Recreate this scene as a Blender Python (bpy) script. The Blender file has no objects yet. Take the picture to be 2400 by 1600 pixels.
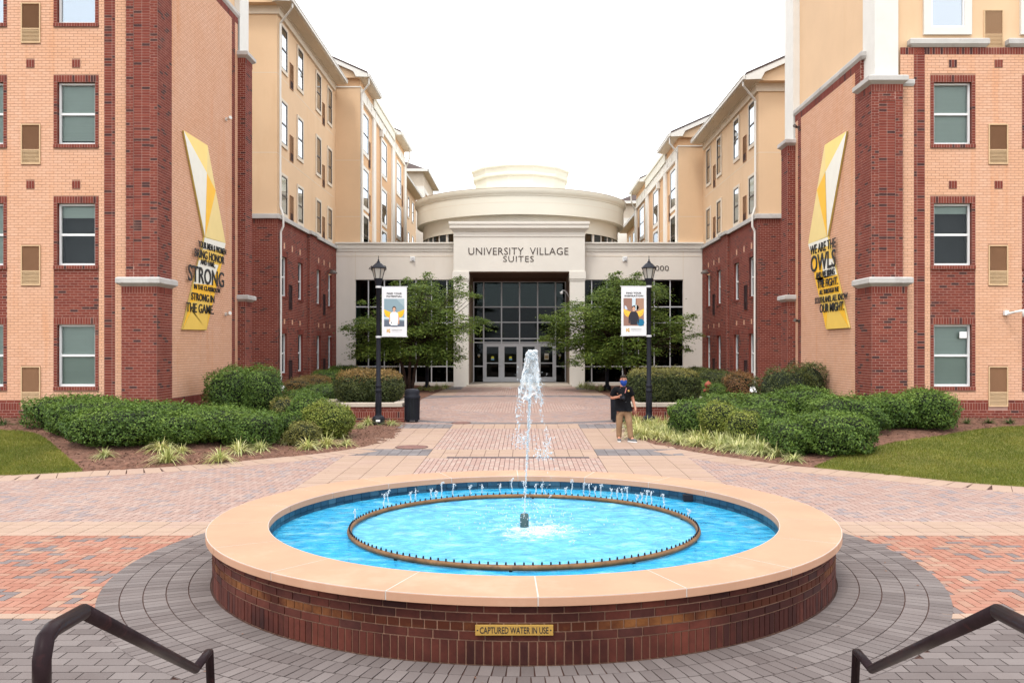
import bpy, bmesh, math, random
import numpy as np
from mathutils import Vector, Matrix
from mathutils.geometry import delaunay_2d_cdt
random.seed(7)
rng = np.random.default_rng(7)
R = math.radians
sc = bpy.context.scene
COL = sc.collection

# ------------------------------------------------------------------ camera
F, PX, PY, H = 2052.0, 1228.0, 815.0, 2.411     # focal (px of a 2400 wide frame), principal point, eye height
cam = bpy.data.cameras.new('camera')
cam.sensor_width = 36.0
cam.lens = 36.0 * F / 2400.0
cam.shift_x = (1200 - PX) / 2400.0
cam.shift_y = (PY - 800) / 2400.0
cam.clip_end = 2000
camo = bpy.data.objects.new('camera', cam)
COL.objects.link(camo)
camo.location = (0, 0, H)
camo.rotation_euler = (R(90), 0, 0)
sc.camera = camo

# ------------------------------------------------------------------ sky and sun (bright overcast)
SUN_EL, SUN_AZ = R(62), R(200)
world = bpy.data.worlds.new('World')
sc.world = world
world.use_nodes = True
nt = world.node_tree
nt.nodes.clear()
sky = nt.nodes.new('ShaderNodeTexSky')
sky.sky_type = 'NISHITA'
sky.sun_disc = False
sky.sun_elevation = SUN_EL
sky.sun_rotation = SUN_AZ
tc = nt.nodes.new('ShaderNodeTexCoord')
ns = nt.nodes.new('ShaderNodeTexNoise')
ns.inputs['Scale'].default_value = 2.2
ns.inputs['Detail'].default_value = 5
rp = nt.nodes.new('ShaderNodeValToRGB')
rp.color_ramp.elements[0].position = 0.3
rp.color_ramp.elements[0].color = (8.6, 9.2, 9.8, 1)
rp.color_ramp.elements[1].position = 0.6
rp.color_ramp.elements[1].color = (10.2, 10.2, 10.2, 1)
mx = nt.nodes.new('ShaderNodeMixRGB')
mx.inputs[0].default_value = 0.93
bg = nt.nodes.new('ShaderNodeBackground')
bg.inputs[1].default_value = 0.1
wo = nt.nodes.new('ShaderNodeOutputWorld')
L = nt.links.new
L(tc.outputs['Generated'], ns.inputs['Vector'])
L(ns.outputs['Fac'], rp.inputs[0])
L(sky.outputs[0], mx.inputs[1])
L(rp.outputs[0], mx.inputs[2])
L(mx.outputs[0], bg.inputs[0])
L(bg.outputs[0], wo.inputs[0])
sd = bpy.data.lights.new('sun', 'SUN')
sd.energy = 0.9
sd.angle = R(14)
sd.color = (1.0, 0.95, 0.87)
so = bpy.data.objects.new('sun', sd)
COL.objects.link(so)
# light comes from behind the camera, high and a little to the left
sun_dir = Vector((-0.20, -0.40, 0.88)).normalized()
so.rotation_euler = sun_dir.to_track_quat('Z', 'Y').to_euler()
so.location = (-10, -20, 40)
sky.sun_rotation = math.atan2(sun_dir.x, sun_dir.y)
sky.sun_elevation = math.asin(sun_dir.z)
vs = sc.view_settings
vs.view_transform = 'Standard'
vs.look = 'None'
vs.gamma = 1.0
vs.use_curve_mapping = False
vs.exposure = 1.25
cy = sc.cycles
cy.max_bounces = 6
cy.diffuse_bounces = 3
cy.glossy_bounces = 3
cy.transmission_bounces = 4
cy.transparent_max_bounces = 10
cy.caustics_reflective = False
cy.caustics_refractive = False

# ------------------------------------------------------------------ helpers
def tag(o, label=None, cat=None, group=None, kind=None):
    if label: o['label'] = label
    if cat: o['category'] = cat
    if group: o['group'] = group
    if kind: o['kind'] = kind
    return o

def empty(name, loc, label=None, cat=None, group=None, rz=0.0):
    o = bpy.data.objects.new(name, None)
    COL.objects.link(o)
    o.location = loc
    o.rotation_euler = (0, 0, rz)
    o.empty_display_size = 0.2
    return tag(o, label, cat, group)

def origin_of(o):
    v = Vector((0, 0, 0))
    while o is not None:
        v += o.location
        o = o.parent
    return v

class MB:
    def __init__(s):
        s.v, s.f, s.m, s.t = [], [], [], []
    def face(s, pts, m=0, t=0.0):
        i = len(s.v)
        s.v.extend([tuple(p) for p in pts])
        s.f.append(tuple(range(i, i + len(pts))))
        s.m.append(m); s.t.append(t)
    def obox(s, o, a, b, c, m=0, t=0.0, skip=()):
        """box from corner o along edge vectors a, b, c"""
        o, a, b, c = Vector(o), Vector(a), Vector(b), Vector(c)
        i = len(s.v)
        for p in (o, o+a, o+a+b, o+b, o+c, o+a+c, o+a+b+c, o+b+c):
            s.v.append(tuple(p))
        for k, q in enumerate(((0,3,2,1), (4,5,6,7), (0,1,5,4), (1,2,6,5), (2,3,7,6), (3,0,4,7))):
            if k in skip: continue
            s.f.append(tuple(i + j for j in q)); s.m.append(m); s.t.append(t)
    def box(s, x0, x1, y0, y1, z0, z1, m=0, t=0.0):
        x0, x1 = sorted((x0, x1)); y0, y1 = sorted((y0, y1)); z0, z1 = sorted((z0, z1))
        s.obox((x0, y0, z0), (x1-x0, 0, 0), (0, y1-y0, 0), (0, 0, z1-z0), m, t)
    def prism(s, pts, ext, m=0, t=0.0):
        """extrude polygon pts (3d) by vector ext"""
        i = len(s.v); n = len(pts); e = Vector(ext)
        s.v.extend([tuple(p) for p in pts]); s.v.extend([tuple(Vector(p) + e) for p in pts])
        s.f.append(tuple(range(i, i+n))); s.m.append(m); s.t.append(t)
        s.f.append(tuple(range(i+2*n-1, i+n-1, -1))); s.m.append(m); s.t.append(t)
        for k in range(n):
            j = (k+1) % n
            s.f.append((i+k, i+j, i+n+j, i+n+k)); s.m.append(m); s.t.append(t)
    def tube(s, pts, r, seg=8, m=0, t=0.0, cap=True):
        pts = [Vector(p) for p in pts]
        rs = r if isinstance(r, (list, tuple)) else [r] * len(pts)
        i0 = len(s.v); up = Vector((0, 0, 1)); prev = None
        for k, p in enumerate(pts):
            if k == 0: d = pts[1] - p
            elif k == len(pts)-1: d = p - pts[k-1]
            else: d = (pts[k+1] - p).normalized() + (p - pts[k-1]).normalized()
            d.normalize()
            if prev is None:
                a = d.cross(up if abs(d.z) < 0.95 else Vector((1, 0, 0))).normalized()
            else:
                a = (prev - d * prev.dot(d)).normalized()
            prev = a
            b = d.cross(a)
            for q in range(seg):
                th = 2*math.pi*q/seg
                s.v.append(tuple(p + (a*math.cos(th) + b*math.sin(th)) * rs[k]))
        for k in range(len(pts)-1):
            for q in range(seg):
                w = (q+1) % seg
                s.f.append((i0+k*seg+q, i0+k*seg+w, i0+(k+1)*seg+w, i0+(k+1)*seg+q)); s.m.append(m); s.t.append(t)
        if cap:
            s.f.append(tuple(i0+q for q in range(seg-1, -1, -1))); s.m.append(m); s.t.append(t)
            e = i0 + (len(pts)-1)*seg
            s.f.append(tuple(e+q for q in range(seg))); s.m.append(m); s.t.append(t)
    def lathe(s, prof, c=(0, 0), seg=32, m=0, a0=0.0, a1=2*math.pi, t=0.0):
        i0 = len(s.v); full = abs(a1-a0-2*math.pi) < 1e-6
        n = seg if full else seg + 1
        for r, z in prof:
            for q in range(n):
                th = a0 + (a1-a0)*q/seg
                s.v.append((c[0]+r*math.cos(th), c[1]+r*math.sin(th), z))
        for k in range(len(prof)-1):
            for q in range(seg):
                w = (q+1) % n
                s.f.append((i0+k*n+q, i0+k*n+w, i0+(k+1)*n+w, i0+(k+1)*n+q)); s.m.append(m); s.t.append(t)
    def build(s, name, mats, parent=None, smooth=False, kind=None, local=False, bevel=0):
        me = bpy.data.meshes.new(name)
        v = s.v
        if parent is not None and not local:
            o = origin_of(parent)
            v = (np.array(v, dtype=np.float64).reshape(-1, 3) - np.array(o)).tolist()
        me.from_pydata(v, [], s.f)
        if not isinstance(mats, (list, tuple)): mats = [mats]
        for m in mats: me.materials.append(m)
        n = len(s.f)
        me.polygons.foreach_set('material_index', np.array(s.m, dtype=np.int32))
        at = me.attributes.new('tone', 'FLOAT', 'FACE')
        at.data.foreach_set('value', np.array(s.t, dtype=np.float32))
        if smooth: me.polygons.foreach_set('use_smooth', np.ones(n, dtype=bool))
        me.update()
        return link(name, me, parent, kind, bevel)

def link(name, me, parent=None, kind=None, bevel=0):
    o = bpy.data.objects.new(name, me)
    COL.objects.link(o)
    if parent is not None: o.parent = parent
    if kind: o['kind'] = kind
    if bevel:
        b = o.modifiers.new('bevel', 'BEVEL'); b.width = bevel; b.segments = 2; b.limit_method = 'ANGLE'
    return o

def np_mesh(name, V, Q, tone, mat, parent=None, kind=None, nper=4):
    """fast mesh from numpy verts V (n,3), polygons of nper verts Q (k,nper), tone per face"""
    if parent is not None: V = V - np.array(origin_of(parent))
    me = bpy.data.meshes.new(name)
    me.vertices.add(len(V)); me.vertices.foreach_set('co', V.astype(np.float32).ravel())
    me.loops.add(Q.size); me.loops.foreach_set('vertex_index', Q.astype(np.int32).ravel())
    me.polygons.add(len(Q)); me.polygons.foreach_set('loop_start', np.arange(0, Q.size, nper, dtype=np.int32))
    me.materials.append(mat)
    at = me.attributes.new('tone', 'FLOAT', 'FACE'); at.data.foreach_set('value', tone.astype(np.float32))
    me.update(calc_edges=True)
    return link(name, me, parent, kind)

# ------------------------------------------------------------------ materials
def S(c):
    """sRGB 0-255 -> linear"""
    return tuple((x/255/12.92 if x/255 <= 0.04045 else ((x/255+0.055)/1.055)**2.4) for x in c)

def base(name):
    m = bpy.data.materials.new(name); m.use_nodes = True
    t = m.node_tree; b = t.nodes['Principled BSDF']
    return m, t, b

def setin(b, **k):
    for a, v in k.items():
        b.inputs[a].default_value = v

def tone_fac(t):
    at = t.nodes.new('ShaderNodeAttribute'); at.attribute_name = 'tone'
    oi = t.nodes.new('ShaderNodeObjectInfo')
    ad = t.nodes.new('ShaderNodeMath'); ad.operation = 'ADD'
    t.links.new(at.outputs['Fac'], ad.inputs[0]); t.links.new(oi.outputs['Random'], ad.inputs[1])
    fr = t.nodes.new('ShaderNodeMath'); fr.operation = 'FRACT'
    t.links.new(ad.outputs[0], fr.inputs[0])
    return fr.outputs[0]

def ramp(t, fac, stops, interp='LINEAR'):
    r = t.nodes.new('ShaderNodeValToRGB'); cr = r.color_ramp; cr.interpolation = interp
    while len(cr.elements) < len(stops): cr.elements.new(0.5)
    for e, (p, c) in zip(cr.elements, stops):
        e.position = p; e.color = (*c, 1)
    t.links.new(fac, r.inputs[0])
    return r.outputs[0]

def noise_fac(t, scale, detail=4, rough=0.6, stretch=None):
    g = t.nodes.new('ShaderNodeNewGeometry')
    n = t.nodes.new('ShaderNodeTexNoise')
    n.inputs['Scale'].default_value = scale; n.inputs['Detail'].default_value = detail; n.inputs['Roughness'].default_value = rough
    src = g.outputs['Position']
    if stretch:
        mp = t.nodes.new('ShaderNodeMapping'); mp.inputs['Scale'].default_value = stretch
        t.links.new(src, mp.inputs[0]); src = mp.outputs[0]
    t.links.new(src, n.inputs['Vector'])
    return n.outputs['Fac']

def mixc(t, a, b, fac, mode='MIX'):
    m = t.nodes.new('ShaderNodeMixRGB'); m.blend_type = mode
    for s, i in ((fac, 0), (a, 1), (b, 2)):
        if isinstance(s, (int, float)): m.inputs[i].default_value = s
        elif isinstance(s, tuple): m.inputs[i].default_value = (*s, 1)
        else: t.links.new(s, m.inputs[i])
    return m.outputs[0]

def bump(t, b, h, strength=0.3, dist=0.01):
    n = t.nodes.new('ShaderNodeBump'); n.inputs['Strength'].default_value = strength; n.inputs['Distance'].default_value = dist
    t.links.new(h, n.inputs['Height']); t.links.new(n.outputs[0], b.inputs['Normal'])

def mat_plain(name, c, rough=0.6, metal=0.0, var=0.12, scale=3.0, fine=60.0, bmp=0.15, spec=0.3, stain=None, stretch=None):
    m, t, b = base(name)
    big = noise_fac(t, scale, 5, 0.6, stretch)
    fin = noise_fac(t, fine, 3)
    lo = tuple(x*(1-var) for x in c); hi = tuple(min(1, x*(1+var)) for x in c)
    col = ramp(t, big, [(0.3, lo), (0.7, hi)])
    col = mixc(t, col, ramp(t, fin, [(0.3, (1-var,)*3), (0.7, (1.0,)*3)]), 0.7, 'MULTIPLY')
    if stain:
        sf = noise_fac(t, stain[1], 5, 0.7, stain[2] if len(stain) > 2 else None)
        f = ramp(t, sf, [(0.55, (0, 0, 0)), (0.75, (1, 1, 1))])
        col = mixc(t, col, stain[0], f)
    t.links.new(col, b.inputs['Base Color'])
    setin(b, Roughness=rough, Metallic=metal)
    b.inputs['Specular IOR Level'].default_value = spec
    if bmp: bump(t, b, fin, bmp, 0.004)
    return m

def mat_tone(name, stops, rough=0.85, dirt=0.25, scale=1.2, fine=90.0, bmp=0.3, interp='LINEAR', dirtc=(0.5, 0.45, 0.42), spec=0.25, dlo=0.35, dhi=0.65):
    m, t, b = base(name)
    col = ramp(t, tone_fac(t), stops, interp)
    fin = noise_fac(t, fine, 3)
    col = mixc(t, col, ramp(t, fin, [(0.25, (0.72,)*3), (0.75, (1.0,)*3)]), 0.8, 'MULTIPLY')
    big = noise_fac(t, scale, 6, 0.65)
    col = mixc(t, col, ramp(t, big, [(dlo, dirtc), (dhi, (1, 1, 1))]), dirt, 'MULTIPLY')
    t.links.new(col, b.inputs['Base Color'])
    setin(b, Roughness=rough)
    b.inputs['Specular IOR Level'].default_value = spec
    bump(t, b, fin, bmp, 0.003)
    return m

def mat_leaf(name, stops, trans=0.25, rough=0.55):
    m, t, b = base(name)
    at = t.nodes.new('ShaderNodeAttribute'); at.attribute_name = 'tone'
    col = ramp(t, at.outputs['Fac'], stops)
    big = noise_fac(t, 1.1, 3)
    col = mixc(t, col, ramp(t, big, [(0.35, (0.66, 0.74, 0.66)), (0.65, (1.22, 1.14, 1.0))]), 0.7, 'MULTIPLY')
    t.links.new(col, b.inputs['Base Color'])
    setin(b, Roughness=rough)
    b.inputs['Specular IOR Level'].default_value = 0.25
    tr = t.nodes.new('ShaderNodeBsdfTranslucent'); t.links.new(col, tr.inputs[0])
    ms = t.nodes.new('ShaderNodeMixShader'); ms.inputs[0].default_value = trans
    out = t.nodes['Material Output']
    t.links.new(b.outputs[0], ms.inputs[1]); t.links.new(tr.outputs[0], ms.inputs[2]); t.links.new(ms.outputs[0], out.inputs[0])
    return m

def mat_glass(name, tint, refl=0.12, clear=0.8, rough=0.02, ior=1.5):
    """thin window glass: clear share mixed with a glossy coat"""
    m = bpy.data.materials.new(name); m.use_nodes = True
    t = m.node_tree; t.nodes.clear()
    tr = t.nodes.new('ShaderNodeBsdfTransparent'); tr.inputs[0].default_value = (*tint, 1)
    gl = t.nodes.new('ShaderNodeBsdfGlossy'); gl.inputs['Roughness'].default_value = rough
    gl.inputs[0].default_value = (0.9, 0.95, 1.0, 1)
    fr = t.nodes.new('ShaderNodeFresnel'); fr.inputs[0].default_value = ior
    ad = t.nodes.new('ShaderNodeMath'); ad.operation = 'ADD'; ad.inputs[1].default_value = refl; ad.use_clamp = True
    t.links.new(fr.outputs[0], ad.inputs[0])
    ms = t.nodes.new('ShaderNodeMixShader')
    t.links.new(ad.outputs[0], ms.inputs[0]); t.links.new(tr.outputs[0], ms.inputs[1]); t.links.new(gl.outputs[0], ms.inputs[2])
    o = t.nodes.new('ShaderNodeOutputMaterial'); t.links.new(ms.outputs[0], o.inputs[0])
    return m

M = {}
M['yellow'] = mat_tone('yellow_brick', [(0.0, (0.705, 0.41, 0.275)), (0.5, (0.725, 0.43, 0.295)), (1.0, (0.745, 0.45, 0.315))], dirt=0.35, scale=0.7, dirtc=(0.93, 0.8, 0.62))
M['yellow_mortar'] = mat_plain('yellow_mortar', (0.40, 0.225, 0.15), 0.95, var=0.15)
_m = M['yellow']; _t = _m.node_tree; _b = _t.nodes['Principled BSDF']
_src = _b.inputs['Base Color'].links[0].from_socket
_f = ramp(_t, noise_fac(_t, 1.0, 4, 0.6, (2.6, 2.6, 0.22)), [(0.56, (0, 0, 0)), (0.74, (0.55, 0.55, 0.55))])
_t.links.new(mixc(_t, _src, mixc(_t, _src, (0.97, 0.74, 0.48), 1.0, 'MULTIPLY'), _f), _b.inputs['Base Color'])
M['red'] = mat_tone('red_brick', [(0.0, (0.183, 0.036, 0.025)), (0.45, (0.212, 0.045, 0.030)), (0.80, (0.242, 0.058, 0.038)), (0.90, (0.177, 0.040, 0.030)), (0.93, (0.059, 0.024, 0.025)), (1.0, (0.083, 0.033, 0.029))], dirt=0.25, scale=0.8)
_m = M['red']; _t = _m.node_tree; _b = _t.nodes['Principled BSDF']
_src = _b.inputs['Base Color'].links[0].from_socket
_f = ramp(_t, noise_fac(_t, 0.9, 6, 0.7, (1.6, 1.6, 0.7)), [(0.56, (0, 0, 0)), (0.78, (0.30, 0.30, 0.30))])
_t.links.new(mixc(_t, _src, (0.40, 0.22, 0.17), _f), _b.inputs['Base Color'])
M['red_mortar'] = mat_plain('red_mortar', (0.43, 0.26, 0.21), 0.95, var=0.15)
M['stucco'] = mat_plain('orange_stucco', (0.665, 0.465, 0.295), 0.9, var=0.05, scale=0.5, fine=45, bmp=0.25, stain=((0.62, 0.41, 0.245), 0.5, (1, 1, 0.25)))
M['stucco_deep'] = mat_plain('deep_orange_stucco', (0.64, 0.40, 0.225), 0.9, var=0.05, scale=0.5, fine=45, bmp=0.25)
M['cream'] = mat_plain('cream_stucco', (0.74, 0.705, 0.645), 0.9, var=0.04, scale=0.6, fine=50, bmp=0.15, stain=((0.69, 0.65, 0.58), 0.35, (1, 1, 0.3)))
M['pale'] = mat_plain('pale_stucco', (0.72, 0.665, 0.60), 0.9, var=0.04, scale=0.5, fine=50, bmp=0.15, stain=((0.66, 0.60, 0.53), 0.4, (1, 1, 0.2)))
M['drum'] = mat_plain('ivory_stucco', (0.71, 0.68, 0.59), 0.85, var=0.03, scale=0.4, fine=50, bmp=0.1)
M['white_trim'] = mat_plain('white_trim', (0.66, 0.64, 0.60), 0.6, var=0.04)
M['trim_tan'] = mat_plain('tan_trim', (0.66, 0.57, 0.46), 0.8, var=0.04)
M['soffit'] = mat_plain('cream_soffit', (0.62, 0.53, 0.41), 0.8, var=0.03)
M['caststone'] = mat_plain('cast_stone', (0.48, 0.46, 0.44), 0.9, var=0.12, scale=1.5, stain=((0.3, 0.27, 0.26), 1.1))
M['roof'] = mat_plain('roof_shingle', (0.09, 0.065, 0.06), 0.95, var=0.3, scale=4, fine=20)
M['frame_white'] = mat_plain('white_window_frame', (0.74, 0.74, 0.74), 0.4, var=0.02, bmp=0)
M['frame_dark'] = mat_plain('bronze_window_frame', (0.09, 0.07, 0.06), 0.5, var=0.05, bmp=0)
M['alu'] = mat_plain('pale_aluminium', (0.55, 0.55, 0.57), 0.4, var=0.03, bmp=0)
M['blind'] = mat_plain('window_blind', (0.40, 0.46, 0.43), 0.8, var=0.05, scale=40, stretch=(0.02, 0.02, 1), bmp=0)
M['blind_blue'] = mat_plain('blue_grey_blind', (0.40, 0.47, 0.55), 0.8, var=0.05, scale=40, stretch=(0.02, 0.02, 1), bmp=0)
M['room'] = mat_plain('dark_room', (0.018, 0.018, 0.02), 0.9, var=0.4, scale=2.0, bmp=0)
M['glass'] = mat_glass('window_glass', (0.93, 0.96, 0.95), 0.0, ior=1.25)
M['glass_sky'] = mat_glass('sky_window_glass', (0.55, 0.62, 0.68), 0.30)
M['glass_dark'] = mat_glass('tinted_glass', (0.30, 0.36, 0.35), 0.0, ior=1.22)
M['glass_teal'] = mat_glass('teal_tinted_glass', (0.35, 0.55, 0.50), 0.0, ior=1.28)
M['vent_brown'] = mat_plain('brown_louvre', (0.31, 0.16, 0.085), 0.7, var=0.06, bmp=0)
M['vent_beige'] = mat_plain('beige_louvre', (0.60, 0.42, 0.25), 0.7, var=0.06, bmp=0)
M['vent_dark'] = mat_plain('dark_louvre', (0.05, 0.02, 0.02), 0.7, var=0.06, bmp=0)
M['coping'] = mat_plain('peach_cast_stone', (0.440, 0.248, 0.160), 0.8, var=0.07, scale=1.6, fine=110, bmp=0.1, stain=((0.480, 0.301, 0.211), 0.9))
M['joint_white'] = mat_plain('white_joint', (0.52, 0.47, 0.43), 0.9)
M['coping_pale'] = mat_plain('pale_cast_stone', (0.50, 0.43, 0.36), 0.85, var=0.1, scale=1.5, stain=((0.38, 0.33, 0.28), 1.4))
M['fbrick'] = mat_tone('fountain_brick', [(0.0, (0.131, 0.036, 0.024)), (0.5, (0.169, 0.043, 0.027)), (0.85, (0.206, 0.053, 0.032)), (0.93, (0.119, 0.034, 0.025)), (1.0, (0.094, 0.030, 0.024))], fine=28, dirt=1.0, scale=0.8, dirtc=(0.26, 0.22, 0.26), bmp=0.6, dlo=0.42, dhi=0.74)
M['fgold'] = mat_tone('ochre_brick', [(0.0, (0.280, 0.106, 0.030)), (0.6, (0.326, 0.132, 0.038)), (1.0, (0.233, 0.083, 0.030))], dirt=1.0, scale=0.8, dirtc=(0.22, 0.12, 0.14), bmp=0.6, dlo=0.50, dhi=0.70)
M['fmortar'] = mat_plain('stained_mortar', (0.25, 0.14, 0.095), 0.95, var=0.3, scale=1.5)
M['p_grey'] = mat_tone('grey_paver', [(0.0, (0.138, 0.114, 0.109)), (0.5, (0.171, 0.144, 0.138)), (1.0, (0.205, 0.175, 0.167))], dirt=0.35, scale=0.9, fine=160, bmp=0.4, dirtc=(0.62, 0.52, 0.50))
M['p_red'] = mat_tone('terracotta_paver', [(0.0, (0.335, 0.145, 0.100)), (0.35, (0.39, 0.185, 0.132)), (0.62, (0.37, 0.195, 0.14)), (0.74, (0.40, 0.25, 0.18)), (0.80, (0.33, 0.19, 0.145)), (0.86, (0.185, 0.15, 0.145)), (1.0, (0.21, 0.172, 0.17))], dirt=0.35, scale=0.8, fine=160, bmp=0.3, dirtc=(0.75, 0.66, 0.6))
M['p_pink'] = mat_tone('pink_paver', [(0.0, (0.367, 0.246, 0.207)), (0.5, (0.390, 0.273, 0.234)), (0.75, (0.413, 0.304, 0.261)), (0.88, (0.320, 0.254, 0.242)), (1.0, (0.289, 0.242, 0.242))], dirt=0.4, scale=0.6, fine=160, bmp=0.25, dirtc=(0.80, 0.72, 0.72))
M['p_walk'] = mat_tone('rose_paver', [(0.0, (0.395, 0.262, 0.220)), (0.6, (0.420, 0.295, 0.254)), (0.85, (0.447, 0.343, 0.293)), (1.0, (0.361, 0.276, 0.244))], dirt=0.4, scale=0.6, fine=160, bmp=0.25, dirtc=(0.80, 0.72, 0.72))
M['p_beige'] = mat_tone('beige_paver', [(0.0, (0.390, 0.274, 0.207)), (0.6, (0.421, 0.300, 0.229)), (1.0, (0.406, 0.285, 0.226))], dirt=0.3, scale=0.6, fine=160, bmp=0.25, dirtc=(0.82, 0.74, 0.72))
M['p_slate'] = mat_tone('slate_blue_paver', [(0.0, (0.165, 0.148, 0.152)), (0.5, (0.195, 0.178, 0.182)), (1.0, (0.235, 0.212, 0.215))], dirt=0.35, scale=0.9, fine=160, bmp=0.4, dirtc=(0.7, 0.62, 0.6))
M['p_joint'] = mat_plain('paver_joint', (0.075, 0.036, 0.028), 0.95, var=0.25)
M['mulch'] = mat_plain('mulch', (0.165, 0.08, 0.053), 0.95, var=0.45, scale=6, fine=35, bmp=1.0, stain=((0.24, 0.125, 0.085), 22))
M['chip'] = mat_tone('mulch_chip', [(0.0, (0.09, 0.04, 0.026)), (0.5, (0.185, 0.09, 0.06)), (1.0, (0.29, 0.165, 0.115))], dirt=0.1)
M['soil'] = mat_plain('lawn_soil', (0.16, 0.155, 0.035), 0.95, var=0.3, scale=2.5, fine=40, bmp=0.6, stain=((0.16, 0.13, 0.045), 0.9))
M['grass'] = mat_leaf('grass_blade', [(0.0, (0.10, 0.135, 0.018)), (0.6, (0.19, 0.20, 0.032)), (1.0, (0.34, 0.28, 0.09))], 0.3)
M['ground'] = mat_plain('ground', (0.14, 0.12, 0.07), 0.95, var=0.2, scale=0.3)
M['black_metal'] = mat_plain('black_painted_metal', (0.015, 0.016, 0.023), 0.5, var=0.15, bmp=0.05, spec=0.15)
M['rail'] = mat_plain('worn_dark_rail', (0.018, 0.010, 0.012), 0.42, var=0.3, scale=5, bmp=0.1, spec=0.06, stain=((0.05, 0.018, 0.018), 7))
M['bark'] = mat_plain('bark', (0.055, 0.032, 0.024), 0.95, var=0.35, scale=9, fine=30, bmp=0.8)
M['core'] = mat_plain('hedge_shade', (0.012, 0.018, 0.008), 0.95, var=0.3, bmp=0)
LEAF = {}
LEAF['green'] = mat_leaf('hedge_leaf', [(0.0, (0.029, 0.060, 0.012)), (0.5, (0.079, 0.144, 0.023)), (1.0, (0.168, 0.251, 0.048))])
LEAF['bright'] = mat_leaf('bright_leaf', [(0.0, (0.05, 0.075, 0.014)), (0.5, (0.165, 0.205, 0.032)), (1.0, (0.34, 0.36, 0.085))])
LEAF['olive'] = mat_leaf('olive_leaf', [(0.0, (0.055, 0.06, 0.02)), (0.5, (0.16, 0.155, 0.04)), (1.0, (0.29, 0.26, 0.08))])
LEAF['dark'] = mat_leaf('dark_leaf', [(0.0, (0.025, 0.036, 0.016)), (0.6, (0.075, 0.095, 0.03)), (1.0, (0.15, 0.17, 0.045))])
LEAF['russet'] = mat_leaf('russet_leaf', [(0.0, (0.07, 0.038, 0.02)), (0.5, (0.20, 0.095, 0.045)), (1.0, (0.28, 0.17, 0.06))])
LEAF['rust_top'] = mat_leaf('rusty_hedge_leaf', [(0.0, (0.08, 0.06, 0.02)), (0.5, (0.22, 0.135, 0.045)), (1.0, (0.30, 0.20, 0.07))])
LEAF['maple'] = mat_leaf('maple_leaf', [(0.0, (0.039, 0.075, 0.018)), (0.5, (0.117, 0.178, 0.032)), (1.0, (0.253, 0.322, 0.064))], 0.35)
LEAF['liriope'] = mat_leaf('striped_blade', [(0.0, (0.20, 0.25, 0.06)), (0.45, (0.50, 0.50, 0.20)), (1.0, (0.74, 0.70, 0.42))], 0.2)
LEAF['blade'] = mat_leaf('green_blade', [(0.0, (0.03, 0.055, 0.015)), (1.0, (0.11, 0.15, 0.05))], 0.2)

# ------------------------------------------------------------------ ground height
def g(y):
    return 0.0 if y <= 16 else 0.0123 * (y - 16)
def sm(a, b, x):
    t = max(0.0, min(1.0, (x-a)/(b-a))); return t*t*(3-2*t)
def zbed(x, y):
    r = 0.47 * sm(16.3, 22.6, y) * sm(4.5, 9.2, abs(x + 0.25))
    return g(y) + r * (1 - 0.5*sm(30, 40, y)) + 0.014
def on_ground(px, py):
    d = 2.608 / ((py - PY)/F + 0.0123)
    if d < 16: d = H*F/(py-PY)
    return ((px-PX)*d/F, d)
def on_bed(px, py):
    """march the pixel's ray onto the planted bed"""
    d = 10.0
    while d < 60:
        x = (px-PX)*d/F; z = H - (py-PY)*d/F
        if z <= zbed(x, d): break
        d += 0.02
    return (x, d)
def PT(px, py, d):
    return Vector(((px-PX)*d/F, d, H - (py-PY)*d/F))
# ------------------------------------------------------------------ setting: ground, plaza, beds, lawns
XC = -0.25
mb = MB()
mb.face([(-500, -300, -0.25), (500, -300, -0.25), (500, 900, -0.25), (-500, 900, -0.25)])
mb.build('ground', M['ground'], kind='structure')

mb = MB()
ys = [-0.5, 4.9, 16] + [16 + 2*i for i in range(1, 20)]
for a, b in zip(ys[:-1], ys[1:]):
    mb.face([(-22, a, g(a)-0.010), (22, a, g(a)-0.010), (22, b, g(b)-0.010), (-22, b, g(b)-0.010)])
plaza = mb.build('plaza', M['p_joint'], kind='structure')

# steps the photograph was taken from
mb = MB()
for k in range(5):
    mb.box(-3.2, 3.2, 4.75 - 0.36*k, -4.0, 0.16*k + (0.001 if k == 0 else 0), 0.16*(k+1))
steps = mb.build('steps', M['coping_pale'], kind='structure')

unit = None
def unit_mesh(name, mat):
    m = MB(); m.obox((0, 0, 0), (1, 0, 0), (0, 1, 0), (0, 0, 1))
    me = bpy.data.meshes.new(name); me.from_pydata(m.v, [], m.f); me.materials.append(mat); me.update()
    return me
UNITS = {}
def piece(name, matkey, parent, corner, ang, dims):
    """one brick, tile or paver sharing its mesh with all alike pieces; corner = min corner in the local frame"""
    if matkey not in UNITS: UNITS[matkey] = unit_mesh(matkey + '_piece', M[matkey])
    o = bpy.data.objects.new(name, UNITS[matkey]); COL.objects.link(o)
    o.parent = parent
    o.location = Vector(corner) - origin_of(parent)
    o.rotation_euler = (0, 0, ang)
    o.scale = dims
    return o

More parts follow.
